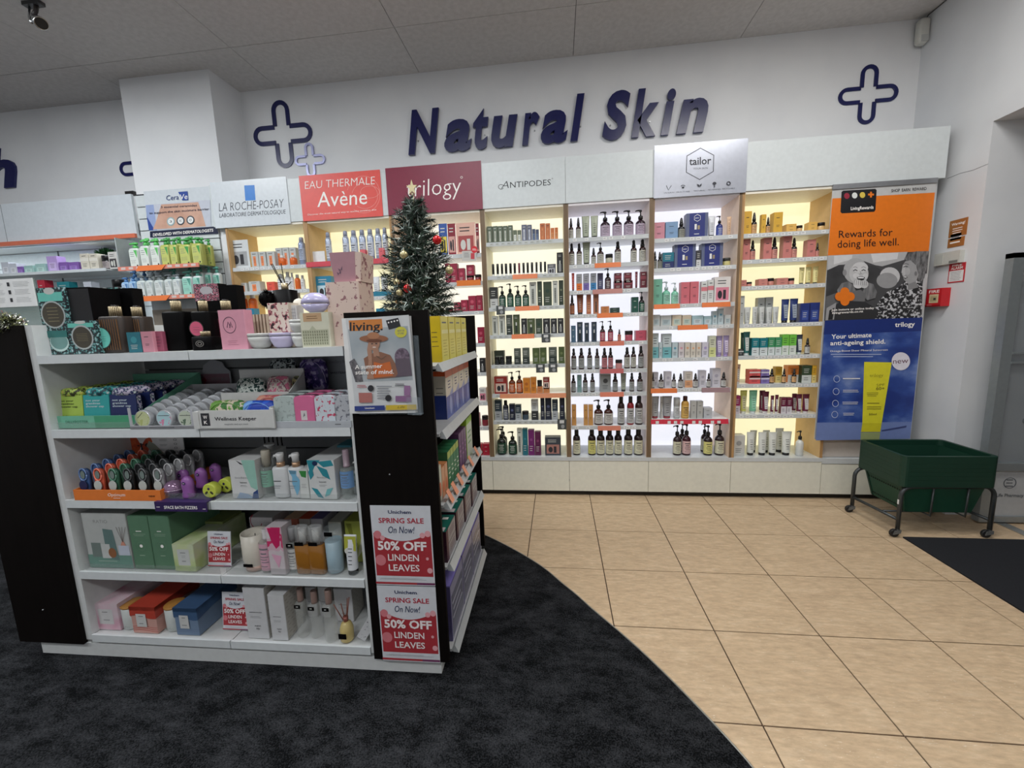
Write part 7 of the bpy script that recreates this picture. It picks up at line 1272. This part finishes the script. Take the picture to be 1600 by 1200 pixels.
for px, py, m, lb, r in ((683, 375, BRED, 'upper red bauble hanging on the right of the frosted tree', .013), (637, 451, BRED, 'lower red bauble hanging on the left of the frosted tree', .013), (631, 398, BGD, 'gold bauble at mid height on the tree left', .012), (702, 422, BGD, 'gold bauble hanging on the tree right edge', .012), (620, 441, BGD, 'gold bauble low on the tree left edge', .010), (624, 457, BGD, 'lowest gold bauble beside the lower red one', .010)):
    P = treeat(px, py, -.135 if 600 < px < 695 else -.09); t = thing('bauble', lb, 'bauble', tuple(P), 0, 'baubles on the small tree'); r *= 1.45; MB().ball((0, 0, 0), r, m, 16, 10).build('ball', t); MB().lathe([(.003, r * .9), (.003, r * 1.2)], GOLD, 8).tube([(0, 0, r * 1.1), (0, .004, r * 2.2)], .0008, GOLD, 4).build('hanging_cap', t)

# ---------------- left end: sign card, tinsel
a1 = bp(-30, 500, Y=-1.5); P = bp(0, 470, Y=-1.55)
t = thing('info_card', 'white printed card in a clear holder at the island end', 'sign', (-2.47, -1.52, 1.39)); W_, H_ = .25, .135; 
C0 = bp(0, 480, Y=-1.52); C1 = bp(58, 478, Y=-1.52); Ct = bp(50, 434, Y=-1.52); t.location = (C1.x, -1.52, C1.z); ROOTM[t.name] = Matrix.Translation((C1.x, -1.52, C1.z)); H_ = Ct.z - C1.z
MB().box(-.26, .0, 0, .003, 0, H_, PAPER).build('card', t); MB().box(-.26, .004, .003, .006, C1.z * 0 - (C1.z - 1.276), H_, M((150, 170, 160), .1, 0, 0, .7)).build('holder', t)
p = Print(lambda u, v: Vector((-.26 + u * .26, 0, v * H_)), (0, -1, 0)); 
for i in range(3): p.lines(.08, .15 + i * .28, .42, .35 + i * .28, 4, TXT, .15); p.lines(.6, .15 + i * .28, .95, .35 + i * .28, 4, TXT, .15); p.rect(.49, .18 + i * .28, .54, .32 + i * .28, INK)
p.build('print', t)
random.seed(11); mb = MB(); pts = [ip(-.08, -.01, 1.49), ip(.0, -.02, 1.455), ip(.07, -.02, 1.46), ip(.14, -.01, 1.485), ip(.20, .0, 1.482), ip(.25, .005, 1.482)]
pts = [P + Vector((0, 0, .012)) for P in pts]
SV = M((206, 206, 200), .12, 1.); SG_ = M((170, 176, 120), .3, .5)
for i in range(len(pts) - 1):
    dens = 520 if i < 4 else 90; rr = .040 if i < 4 else .014
    for j in range(dens):
        c = pts[i].lerp(pts[i + 1], random.random()); e = Vector((random.gauss(0, 1), random.gauss(0, 1), random.gauss(0, 1))).normalized(); sd = e.cross(Vector((random.random(), random.random(), random.random()))).normalized() * .0019; L_ = rr * (.6 + .7 * random.random())
        mb.add([c + sd, c - sd, c + e * L_ - sd, c + e * L_ + sd], [(0, 1, 2, 3)], SG_ if random.random() < .25 else SV)
mb.tube(pts, .002, SV, 5); o = mb.build('tinsel_garland'); tag(o, 'silver tinsel garland draped over the dark island end panel', 'tinsel')
# ================================================================ RIGHT SIDE
XR = 2.9; RN = (-1, 0, 0)
def rbox(x, y): return bp(x, y, X=XR - .001)
RM_ = M((190, 24, 34), .3)
# fire alarm box
a = rbox(1453, 478); b = rbox(1483, 448); y0, y1, zl, zh = .06, .165, 1.455, 1.585
t = thing('fire_alarm', 'red fire alarm call point box on the right wall', 'fire alarm', (XR, .112, 1.452)); MB().box(-.055, 0, -.062, .056, 0, .125, RM_).build('housing', t)
MB().box(-.060, -.055, -.060, .054, .006, .012, M((150, 16, 24), .4)).build('front_ridge', t)
p = Print(lambda u, v: Vector((-.055, .056 - u * .118, v * .125)), RN); p.text('FIRE', .16, .76, .84, .76, .15, Wt, 'b'); p.rect(.22, .2, .82, .68, M((206, 190, 150), .4)); p.rect(.3, .28, .72, .58, M((176, 160, 120), .5)); p.rect(.5, .36, .66, .48, INK); p.lines(.1, .06, .5, .12, 1, Wt, .4); p.build('front_print', t)
q = Print(lambda u, v: Vector((-.055 + u * .055, -.062, v * .125)), (0, -1, 0)); q.rect(0, 0, .0, 0, RM_); 
# notice plates
def plate(name, label, px0, py0, px1, py1, m, art_=None, th=.003, cat='sign', group='small notices on the right wall'):
    A = rbox(px0, py0); B = rbox(px1, py1); t = thing(name, label, cat, (XR, A.y, B.z), 0, group); W_ = A.y - B.y; H_ = A.z - B.z
    MB().box(-th, 0, -W_, 0, 0, H_, m).build('plate', t)
    p = Print(lambda u, v: Vector((-th, -u * W_, v * H_)), RN)
    if art_: art_(p); p.build('print', t)
    return t
BRZ = M((176, 116, 60), .4, .3)
plate('notice_plate', 'upper bronze warning plate above the alarm box', 1485, 346, 1510, 366, BRZ, lambda p: (p.text('Warning!', .12, .68, .88, .68, .16, Wt, 'b'), p.lines(.2, .15, .8, .55, 3, Wt, .3)))
plate('notice_plate', 'narrow bronze strip plate below the warning plate', 1482, 374, 1506, 383, BRZ, lambda p: p.lines(.1, .3, .9, .7, 1, Wt, .4)); plate('notice_plate', 'tiny white plate between two bronze plates', 1486, 367, 1502, 373, PAPER, lambda p: p.lines(.1, .3, .9, .7, 1, TXT, .4))
t = thing('door_sensor', 'white switch housing on the right wall above the red notice', 'switch', (XR, .082, 1.735)); MB().box(-.03, 0, -.10, .085, 0, .082, M((196, 196, 190), .4)).build('housing', t); MB().box(-.032, -.03, .02, .07, .01, .07, M((186, 186, 180), .4)).build('cover', t); MB().box(-.032, -.03, -.09, -.03, .004, .02, M((120, 120, 116), .5)).build('marking_strip', t)
plate('notice_plate', 'white and red fire alarm notice above the call point', 1484, 413, 1506, 440, M((186, 40, 50), .45), lambda p: (p.rect(.06, .06, .94, .62, PAPER), p.text('FIRE', .2, .84, .8, .84, .1, Wt, 'b'), p.text('ALARM', .14, .68, .86, .68, .13, Wt, 'b'), p.lines(.14, .1, .86, .58, 6, TXT, .2)))
t = thing('motion_sensor', 'white wall sensor box high in the corner under the ceiling', 'sensor', (2.862, .455, 3.335)); MB().loft([(.022, .02, 0), (.032, .028, .012), (.034, .03, .05), (.034, .03, .15), (.028, .024, .162)], M((206, 206, 200), .4), 16, 4).build('housing', t); MB().box(-.024, .024, -.032, -.029, .008, .05, M((186, 188, 186), .3)).build('lens_window', t)
MB().tube([(.02, .02, .16), (.03, .0, .19), (.032, -.45, .19)], .003, M((60, 60, 60), .6), 5).build('cable', t)
# entrance: glass door leaf, track, lobby wall
AL = M((150, 156, 158), .35, .5); GP = M((150, 156, 160), .08, 0, 0, .55); GL = M((150, 158, 162), .04, 0, 0, .8)
t = thing('door_glass', 'grey aluminium framed glass entrance door leaf with lock', 'door', (2.985, -.235, .0)); 
dw = 1.5; dh = 1.755
MB().box(0, .062, 0, .05, .012, dh, AL).build('left_stile', t); MB().box(0, dw, 0, .05, dh - .03, dh, AL).build('top_rail', t); MB().box(.062, dw, .005, .045, .012, .05, AL).build('bottom_rail', t)
for z in (1.075, 1.135): MB().box(.062, dw, -.004, .012, z, z + .012, AL).build('glazing_bar', t)
MB().box(.062, dw, .0, .04, .37, .42, AL).build('middle_rail', t); MB().box(.33, .37, .0, .04, .42, 1.07, AL).build('stile', t)
MB().box(.062, dw, .02, .028, .05, .37, M((176, 178, 180), .3)).build('lower_panel', t); MB().box(.062, dw, .02, .026, .42, dh - .03, GP).build('glass_pane', t)
MB().box(.062, dw, .002, .02, 1.68, 1.69, M((40, 42, 44), .4)).build('seal', t)
mb = MB(); mb.lathe([(.022, 0), (.022, .01), (.012, .012), (.012, .03)], CHROME, 16); mb.v = [Vector((v.x + .215, -v.z + .02, v.y + .70)) for v in mb.v]; mb.tube([(.215, -.012, .70), (.26, -.014, .695)], .006, CHROME, 8); mb.build('lock_knob', t)
MB().box(.30, .325, -.01, .0, .58, .78, M((100, 106, 108), .3, .7)).box(.306, .318, -.012, -.01, .6, .76, M((70, 74, 76), .4)).build('pull_handle', t)
p = Print(lambda u, v: Vector((.062 + u * .5, .019, .05 + v * .32)), (0, -1, 0)); gy = M((96, 100, 104), .5); p.oval(.22, .72, .07, .11, .012, gy); p.lines(.17, .62, .27, .82, 3, gy, .3); p.text('Life Pharmacy', .08, .42, .40, .42, .07, gy, 'b'); p.build('lettering', t)
t2 = MB().hexa([(3.10, -.17, 0), (3.16, -.17, 0), (3.16, -2.8, 0), (3.10, -2.8, 0), (3.10, -.17, .006), (3.16, -.17, .006), (3.16, -2.8, .006), (3.10, -2.8, .006)], M((186, 188, 186), .25, .8)); o = struct(t2.build('trim_1'))
struct(MB().box(3.11, 3.17, -2.9, -.24, 2.50, 2.565, AL).build('door_1_header'))
# basket trolley
FR_ = M((66, 70, 72), .35, .4); 
tr_ = thing('basket_trolley', 'grey tubular trolley on castors carrying green shopping baskets', 'trolley', (2.59, -.26, 0))
cor = {'fl': (-.25, -.175), 'fr': (.285, -.16), 'bl': (-.29, .17), 'br': (.25, .18)}
r = .0125; topz = .335; low = .085
def leg(a): return cor[a]
for pr_, nm in ((('fl', 'fr'), 'front_hoop'), (('bl', 'br'), 'rear_hoop')):
    (xa, ya), (xb, yb) = cor[pr_[0]], cor[pr_[1]]; pts = [(xa, ya, .055), (xa, ya, topz - .06)]
    for i in range(1, 6): an = pi / 2 * i / 5; pts.append((xa + .06 * (1 - cos(an)), ya, topz - .06 + .06 * sin(an)))
    for i in range(0, 6): an = pi / 2 * i / 5; pts.append((xb - .06 + .06 * sin(an), yb, topz - .06 + .06 * cos(an)))
    pts += [(xb, yb, .055)]; MB().tube(pts, r, FR_, 10).build(nm, tr_)
for a_, b_ in (('fl', 'bl'), ('fr', 'br')): MB().tube([(*cor[a_], low + .03), (*cor[b_], low + .03)], .010, FR_, 8).build('side_rail', tr_)
for k in (.35, .72):
    x = cor['fl'][0] + k * .53; MB().tube([(x, -.172, topz), (x, -.168, .14), (x, .166, .135), (x, .172, topz)], .006, FR_, 6).build('cross_wire', tr_)
MB().tube([(cor['fl'][0], -.05, low + .03), (cor['fr'][0], -.04, low + .03)], .007, FR_, 6).build('cross_bar', tr_)
MB().box(-.263, -.2616 + .002, -.18, -.17, .22, .25, PAPER).build('white_sticker', tr_)
for k, (x, y) in cor.items():
    c = MB(); c.lathe([(.009, .045), (.009, .06)], STEEL, 8, x, y); c.hexa([(x - .03, y - .016, .02), (x + .012, y - .016, .03), (x + .012, y + .016, .03), (x - .03, y + .016, .02), (x - .022, y - .014, .045), (x + .014, y - .014, .05), (x + .014, y + .014, .05), (x - .022, y + .014, .045)], M((120, 120, 118), .4, .5)); ca = c.build('caster', tr_)
    w = MB(); w.lathe([(.024, -.009), (.026, -.006), (.026, .006), (.024, .009)], M((24, 24, 26), .5), 16); w.v = [Vector((v.x + x - .018, v.z + y, v.y + .026)) for v in w.v]; w.build('wheel', ca)
GRN_ = M((9, 50, 36), .5); GB2 = M((14, 66, 48), .5)
bw, bd = .53, .40
for k in range(6):
    z0 = .155 + k * .026; t = thing('shopping_basket', ['green plastic basket at the bottom of the nested stack', 'second green basket from the bottom of the stack', 'third green basket from the bottom of the stack', 'third green basket from the top of the stack', 'second green basket from the top of the stack', 'topmost green basket, open, on the trolley'][k], 'basket', (2.587, -.26, z0), 0, 'nested green shopping baskets')
    H = .215 + .0; x1, y1 = bw / 2, bd / 2 - .005; f = .80; sh = (1 - .0)
    mb = MB(); g = GRN_; th = .003
    def q(xs, ys, z): return [(-xs, -ys, z), (xs, -ys, z), (xs, ys, z), (-xs, ys, z)]
    ro = q(x1 * .89, y1 * .88, H); rb = q(x1 * .72, y1 * .72, 0)
    mb.add(rb + ro, [(0, 1, 5, 4), (1, 2, 6, 5), (2, 3, 7, 6), (3, 0, 4, 7), (3, 2, 1, 0)], GB2); mb.add([Vector(v) + Vector((-math.copysign(th, v[0]), -math.copysign(th, v[1]), th if v[2] == 0 else 0)) for v in rb + ro], [(4, 5, 1, 0), (5, 6, 2, 1), (6, 7, 3, 2), (7, 4, 0, 3), (0, 1, 2, 3)], g); mb.build('basket_body', t)
    rm = MB(); rr = .03
    def rrect(xs, ys):
        pts = []
        for cx_, cy_, a0_ in ((xs - rr, ys - rr, 0), (-xs + rr, ys - rr, 90), (-xs + rr, -ys + rr, 180), (xs - rr, -ys + rr, 270)):
            for i in range(5): an = radians(a0_ + i * 22.5); pts.append((cx_ + rr * cos(an), cy_ + rr * sin(an)))
        return pts
    ou = rrect(x1, y1); inn = rrect(x1 - .02, y1 - .02); zt, zb_ = H + .014, (H - .0115 if k else H - .03); n = len(ou)
    if k == 5: zt = H + .036
    vs = [(x, y, zb_) for x, y in ou] + [(x, y, zt) for x, y in ou] + [(x, y, zt) for x, y in inn] + [(x, y, H - .01) for x, y in inn]
    for i in range(n):
        j = (i + 1) % n
    rm.add(vs, [(i, (i + 1) % n, n + (i + 1) % n, n + i) for i in range(n)] + [(n + i, n + (i + 1) % n, 2 * n + (i + 1) % n, 2 * n + i) for i in range(n)] + [(2 * n + i, 2 * n + (i + 1) % n, 3 * n + (i + 1) % n, 3 * n + i) for i in range(n)], g); rm.build('rim', t)
    if k == 0:
        sl = MB()
        for side in (-1,):
            for i in range(15):
                for zz, hh in ((.135, .018), (.02, .022)):
                    u = -.8 + 1.6 * i / 14; fz = zz / H; xx = -(x1 * (.72 + .17 * fz)) - .0008; yy = u * y1 * (.72 + .16 * fz); sl.box(xx - .0015, xx + .0005, yy - .004, yy + .004, zz, zz + hh, M((2, 8, 6), .8))
        sl.build('vent_slot', t)
        for yy in (-1, 1):
            MB().hexa([(-x1 * .72 - .004, yy * y1 * .64 - .006, 0), (-x1 * .72 + .002, yy * y1 * .64 - .006, 0), (-x1 * .72 + .002, yy * y1 * .64 + .006, 0), (-x1 * .72 - .004, yy * y1 * .64 + .006, 0), (-x1 * .89 - .004, yy * y1 * .8 - .006, H), (-x1 * .89 + .002, yy * y1 * .8 - .006, H), (-x1 * .89 + .002, yy * y1 * .8 + .006, H), (-x1 * .89 - .004, yy * y1 * .8 + .006, H)], GRN_).build('rib', t)
    pass

# ================================================================ LEFT BACKGROUND
u = thing('slatwall_unit', 'white slatted display panel mounted on the front of the column', 'shelves', (-3.34, .165, .3)); SLW = M((206, 212, 214), .45)
for k in range(24): MB().box(0, .728, -.016, -.001, k * .0968, k * .0968 + .089, SLW).build('slat', u)
MB().box(0, .728, -.004, 0, 0, 2.33, M((40, 44, 48), .8)).build('groove_backing', u)
for z in (1.985, 1.745):
    s = MB().box(-.0, .725, -.243, -.02, z - .3 - .008, z - .3, M((130, 150, 150), .08, 0, 0, .6)).build('glass_shelf', u); MB().box(-.0, .725, -.252, -.243, z - .3 - .02, z - .3 + .012, M((214, 130, 112), .4)).build('price_strip', s)
    for i in range(10): MB().box(.03 + i * .07, .07 + i * .07, -.2532, -.252, z - .3 - .012, z - .3 + .006, M((206, 190, 186), .5)).build('price_ticket', s)
    MB().hexa([(.17, -.262, z - .33), (.40, -.262, z - .33), (.40, -.256, z - .33), (.17, -.256, z - .33), (.19, -.254, z - .288), (.44, -.254, z - .288), (.44, -.252, z - .288), (.19, -.252, z - .288)], M((218, 116, 62), .4)).build('promo_strip', s)
MB().box(-.002, .006, -.24, -.02, 1.69, 1.93, M((170, 176, 178), .3)).build('end_panel', u)
MB().box(.0, .725, -.02, -.017, .95, 1.36, M((176, 164, 150), .6)).build('lower_panel', u)
# header card on it
t = thing('header_sign', 'white and skin-toned header sign with navy strip above green bottles', 'sign', (-3.25, .146, 2.26)); pr = pxprint_((0, .144, 0), (0, -1, 0), 180, 240, 5.333)
A = bpp(180 + 250 / 5.333, 240 + 690 / 5.333, Vector((0, .145, 0)), Vector((0, -1, 0))); 
MB().box(.0, .62, -.0, .002, .0, .385, M((206, 212, 218), .35)).build('sign_board', t)
pr.poly([(250, 430), (790, 385), (800, 610), (280, 640)], M((196, 200, 212), .35)); pr.poly([(255, 430), (320, 425), (350, 640), (280, 640), (262, 520)], M((150, 166, 206), .4), True); pr.poly([(262, 520), (320, 620), (318, 640), (282, 640)], M((50, 76, 150), .4))
pr.poly([(384, 424), (692, 404), (720, 480), (756, 606), (316, 632), (350, 540)], PM('skin_print', [(190, 146, 126), (214, 172, 152)], 8), True); pr.poly([(290, 648), (850, 606), (862, 668), (292, 700)], M((28, 34, 60), .4))
pr.text('DEVELOPED WITH DERMATOLOGISTS', 316, 690, 818, 650, -24, Wt, 'b'); pr.text('Cera', 426, 390, 530, 382, -42, M((40, 60, 120), .5), 'r'); pr.poly([(526, 320), (604, 314), (610, 388), (560, 390)], M((40, 70, 150), .4)); pr.text('Ve', 540, 382, 604, 378, -42, Wt, 'r')
pr.text('3 essential ceramides', 382, 456, 682, 440, -18, M((40, 40, 60), .5), 'b'); pr.text('to support the skin moisture barrier', 286, 506, 784, 470, -18, M((40, 40, 60), .5), 'b')
for x, y, dark in ((465, 566, 0), (547, 560, 1), (630, 554, 1)): pr.ell(x, y, 33, 36, M((60, 70, 80), .5) if dark else M((150, 176, 180), .4)); pr.ell(x, y, 24, 26, PAPER if dark != 2 else INK); pr.text({465: '3', 547: 'HC', 630: 'O'}[x], x - 10, y + 10, x + 10, y + 9, -18, INK)
pr.build('print', t, True)
# bottles on the column shelves
GB_ = (96, 176, 96)
st('cwg', 'flat', 'white bottle with green pump', (206, 212, 208), (214, 220, 214), cap=(90, 186, 96)); st('cyg', 'flat', 'yellow-green bottle with green pump', (176, 182, 96), (190, 196, 112), cap=(70, 156, 80)); st('cbl', 'flat', 'pale blue bottle', (140, 180, 216), (176, 200, 226), cap=(70, 120, 176)); st('cwt', 'flat', 'white bottle with pale pump', (196, 206, 204), (206, 212, 210), cap=(170, 180, 186)); st('cwa', 'flat', 'white bottle with aqua pump', (206, 214, 214), (150, 206, 190), cap=(80, 146, 132))
ZI = (180, 340, 5.333); seqn = {}
def colshelf(items, zs, y, where, row):
    for code, a_, b_, yt in items:
        top = bp(ZI[0] + (a_ + b_) / 2 / ZI[2], ZI[1] + yt / ZI[2], Y=y); ym = ZI[1] + (yt + 100) / ZI[2]; A = bp(ZI[0] + a_ / ZI[2], ym, Y=y).x; B = bp(ZI[0] + b_ / ZI[2], ym, Y=y).x; desc = S[code][1]; key = (desc, where); seqn[key] = seqn.get(key, 0) + 1
        tot = sum(1 for i in items if S[i[0]][1] == desc)
        place(code, (A + B) / 2, y, zs + .0012, B - A - .002, top.z - zs, (f'{ORDN[seqn[key]-1]} {desc} from left, ' if tot > 1 else f'{desc}, ') + where, 0, 'pump bottles on the column shelves')
colshelf([('cwg', 90, 175, 200), ('cwg', 180, 262, 175), ('cwg', 268, 350, 172), ('cyg', 356, 432, 168), ('cyg', 436, 502, 170), ('cyg', 506, 605, 165), ('cyg', 612, 700, 155)], 1.985, -.06, 'front row, upper column shelf', 0)
colshelf([('cwg', 200, 275, 165), ('cwg', 285, 350, 165), ('cyg', 380, 450, 160), ('cyg', 470, 540, 155), ('cyg', 560, 640, 150), ('cyg', 655, 730, 160), ('cyg', 735, 790, 175)], 1.985, .02, 'back row, upper column shelf', 1)
colshelf([('cbl', 40, 100, 495), ('cbl', 103, 160, 488), ('cwt', 163, 235, 480), ('cwt', 240, 302, 478), ('cwt', 306, 385, 475), ('cwt', 395, 460, 468), ('cwt', 464, 530, 465), ('cwa', 536, 622, 440), ('cwa', 632, 700, 436)], 1.745, -.06, 'front row, lower column shelf', 0)
colshelf([('cbl', 110, 170, 440), ('cbl', 190, 250, 430), ('cwt', 260, 320, 430), ('cwt', 330, 390, 430), ('cwa', 430, 500, 425), ('cwa', 560, 630, 395), ('cwa', 660, 720, 392), ('cwa', 735, 790, 400), ('cwa', 800, 860, 404)], 1.745, .02, 'back row, lower column shelf', 1)
# far left wall shelves
u = thing('wall_shelving', 'white wall shelving with an orange header strip, far left', 'shelves', (-7, .42, 0)); LW = 3.655
MB().box(0, LW, -.30, -.28, 2.29, 2.625, M((200, 206, 212), .4)).build('header_panel', u); MB().box(0, LW, -.30, -.001, 2.27, 2.29, WHITE2).build('top_board', u); MB().box(0, LW, -.32, -.30, 2.268, 2.302, M((206, 110, 82), .4)).build('orange_strip', u)
MB().box(2.36, 2.364, -.301, -.28, 2.30, 2.62, M((120, 126, 130), .6)).build('panel_joint', u)
for k in range(10): MB().box(0, LW, -.012, -.001, .9 + k * .137, .9 + k * .137 + .128, M((216, 226, 230), .4)).build('slat', u)
for z in (2.03, 1.78, 1.5): s = MB().box(0, LW - .35, -.30, -.013, z - .012, z, WHITE2).build('shelf', u); MB().box(0, LW - .35, -.306, -.30, z - .018, z + .006, M((206, 212, 216), .3)).build('front_lip', s)
MB().box(2.46, 2.475, -.014, -.012, .9, 2.27, M((90, 96, 100), .6)).build('upright_slot', u)
ld = bpy.data.lights.new('shelf_strip_lamp', 'AREA'); ld.shape = 'RECTANGLE'; ld.size = 3.4; ld.size_y = .03; ld.energy = 5; ld.color = (.92, .97, 1); lo = bpy.data.objects.new('shelf_strip_lamp', ld); scn.collection.objects.link(lo); lo.location = (-5.2, .17, 2.262)
MB().box(.1, LW - .1, -.27, -.24, 2.263, 2.27, M((230, 240, 246), .4)).build('lamp_housing', u)
st('lpx', 'box', 'lilac carton', (176, 150, 206), (196, 176, 220), 'label'); st('prx', 'box', 'purple carton', (122, 86, 160), (150, 120, 190), 'label'); st('crx', 'box', 'cream stacked cartons', (206, 200, 186), (220, 216, 206), 'band'); st('tcn', 'jar', 'dark jar', (60, 50, 56), (150, 140, 140)); st('tlx', 'box', 'pale teal carton', (150, 184, 180), (176, 206, 200), 'label'); st('bbx', 'box', 'white carton with dark jar picture', (206, 204, 200), (60, 56, 60), 'photo'); st('wgx', 'box', 'pale grey carton', (186, 190, 200), (206, 208, 214), 'label')
ZJ = (0, 340, 5.333)
for code, a_, b_, yt, lab in (('wgx', 15, 80, 372, 'first pale grey carton on the far left wall shelf'), ('wgx', 82, 145, 382, 'second pale grey carton on the far left wall shelf'), ('prx', 150, 198, 408, 'small purple carton between grey and teal cartons, far shelf'), ('tlx', 205, 285, 400, 'narrow pale teal carton on the far left wall shelf'), ('tlx', 300, 385, 385, 'wider pale teal carton beside the lilac one, far shelf'),
        ('lpx', 392, 480, 322, 'tall lilac carton on the far left wall shelf'), ('prx', 495, 570, 372, 'first low purple carton on the far left wall shelf'), ('prx', 573, 660, 370, 'second low purple carton on the far left wall shelf'), ('crx', 668, 740, 300, 'left cream carton stack on the far left wall shelf'), ('crx', 743, 815, 300, 'right cream carton stack on the far left wall shelf'), ('tcn', 820, 900, 312, 'dark jar on the far left wall shelf near the plant'), ('bbx', 903, 975, 285, 'white carton picturing a dark jar, by the column shelf')):
    y = .16; top = bp(ZJ[0] + (a_ + b_) / 2 / ZJ[2], ZJ[1] + yt / ZJ[2], Y=y); ym = ZJ[1] + (yt + 60) / ZJ[2]; A = bp(a_ / ZJ[2], ym, Y=y).x; B = bp(b_ / ZJ[2], ym, Y=y).x; place(code, (A + B) / 2, y, 2.0305, B - A - .002, top.z - 2.03, lab, 0, 'products on the far left wall shelf')
for code, a_, b_, yt, lab in (('mrl', 315, 375, 520, 'small red carton on the lower far left wall shelf'), ('tww', 480, 580, 535, 'teal carton on the lower far left wall shelf'), ('wgx', 700, 765, 535, 'white carton on the lower far shelf behind the black box'), ('tcn', 905, 990, 515, 'dark jar on the lower far shelf by the column')):
    y = .16; top = bp(ZJ[0] + (a_ + b_) / 2 / ZJ[2], ZJ[1] + yt / ZJ[2], Y=y); ym = ZJ[1] + (yt + 60) / ZJ[2]; A = bp(a_ / ZJ[2], ym, Y=y).x; B = bp(b_ / ZJ[2], ym, Y=y).x; place(code, (A + B) / 2, y, 1.7805, B - A - .002, max(.04, top.z - 1.78), lab, 0, 'products on the lower far left wall shelf')
# little potted plant
P = bp(166, 398, Y=.32); t = thing('potted_plant', 'small clipped green artificial plant between wall shelf and column', 'plant', (P.x, .32, 2.0305)); MB().lathe([(.05, 0), (.058, .05)], M((120, 100, 80), .6), 14).build('pot', t); random.seed(4); mb = MB(); LFG = [M((34, 92, 44), .6), M((22, 66, 30), .6)]
for i in range(2600):
    e = Vector((random.gauss(0, 1), random.gauss(0, 1), random.gauss(0, 1))).normalized(); c = Vector((0, 0, .135)) + Vector((e.x * .10, e.y * .08, e.z * .085)) * (.5 + .5 * random.random()); s_ = e.cross(Vector((random.random(), random.random(), random.random()))).normalized() * .006; mb.add([c - s_, c + e * .012, c + s_, c - e * .008], [(0, 1, 2, 3)], LFG[i % 2])
mb.build('foliage', t)
t = thing('gap_shade', 'small dark triangle added as shade in the gap above the far left header panel', 'shadow', (-3.42, .16, 2.626)); MB().prism([(0, -.02), (.08, -.02), (.08, .03), (.0, .0)], 0, .03, BLACK).build('shade_wedge', t)  # black solid added to draw the dark gap above the header panel

# spotlight on the ceiling at top left
t = thing('spotlight', 'chrome adjustable spotlight on the ceiling, top corner', 'spotlight', (-3.03, -.60, CEIL - .0)); 
P = Vector((0, 0, 0)); MB().box(-.06, .06, -.02, .02, -.022, -.001, M((60, 60, 62), .4)).build('track_mount', t)
MB().tube([(-.03, 0, -.02), (-.035, -.01, -.09), (-.01, -.02, -.13)], .006, CHROME, 8).build('arm', t); MB().tube([(.02, 0, -.02), (.02, -.01, -.06), (.012, -.02, -.09)], .012, M((50, 46, 46), .4), 10).build('cable_gland', t)
mb = MB(); mb.lathe([(.012, 0), (.03, .01), (.034, .04), (.036, .075), (.032, .08)], CHROME, 20); mb.lathe([(.03, .078), (.03, .084)], BLACK, 18); mb.xf(Matrix.Translation((-.025, .02, -.085)) @ Matrix.Rotation(radians(122), 4, Vector((.35, .9, 0)).normalized())); mb.build('lamp_head', t)
# ceiling light panels (behind and above the camera)
LE = light((255, 252, 246), 3.0, 'troffer')
for i, (x_, y_, p_) in enumerate(LAMPS):
    t = thing('ceiling_light', ['ceiling light panel over the far end of the left aisle', 'ceiling light panel over the shelf island', 'ceiling light panel over the beige tiles by the hexagon sign', 'ceiling light panel over the rear of the left aisle', 'ceiling light panel behind the photographer', 'ceiling light panel over the rear of the entrance side'][i], 'light', (x_, y_, CEIL - .012), 0, 'ceiling light panels'); MB().box(-.6, .6, -.3, .3, 0, .012, M((220, 220, 220), .4)).build('frame', t); MB().box(-.57, .57, -.27, .27, -.002, 0, LE).build('diffuser', t)
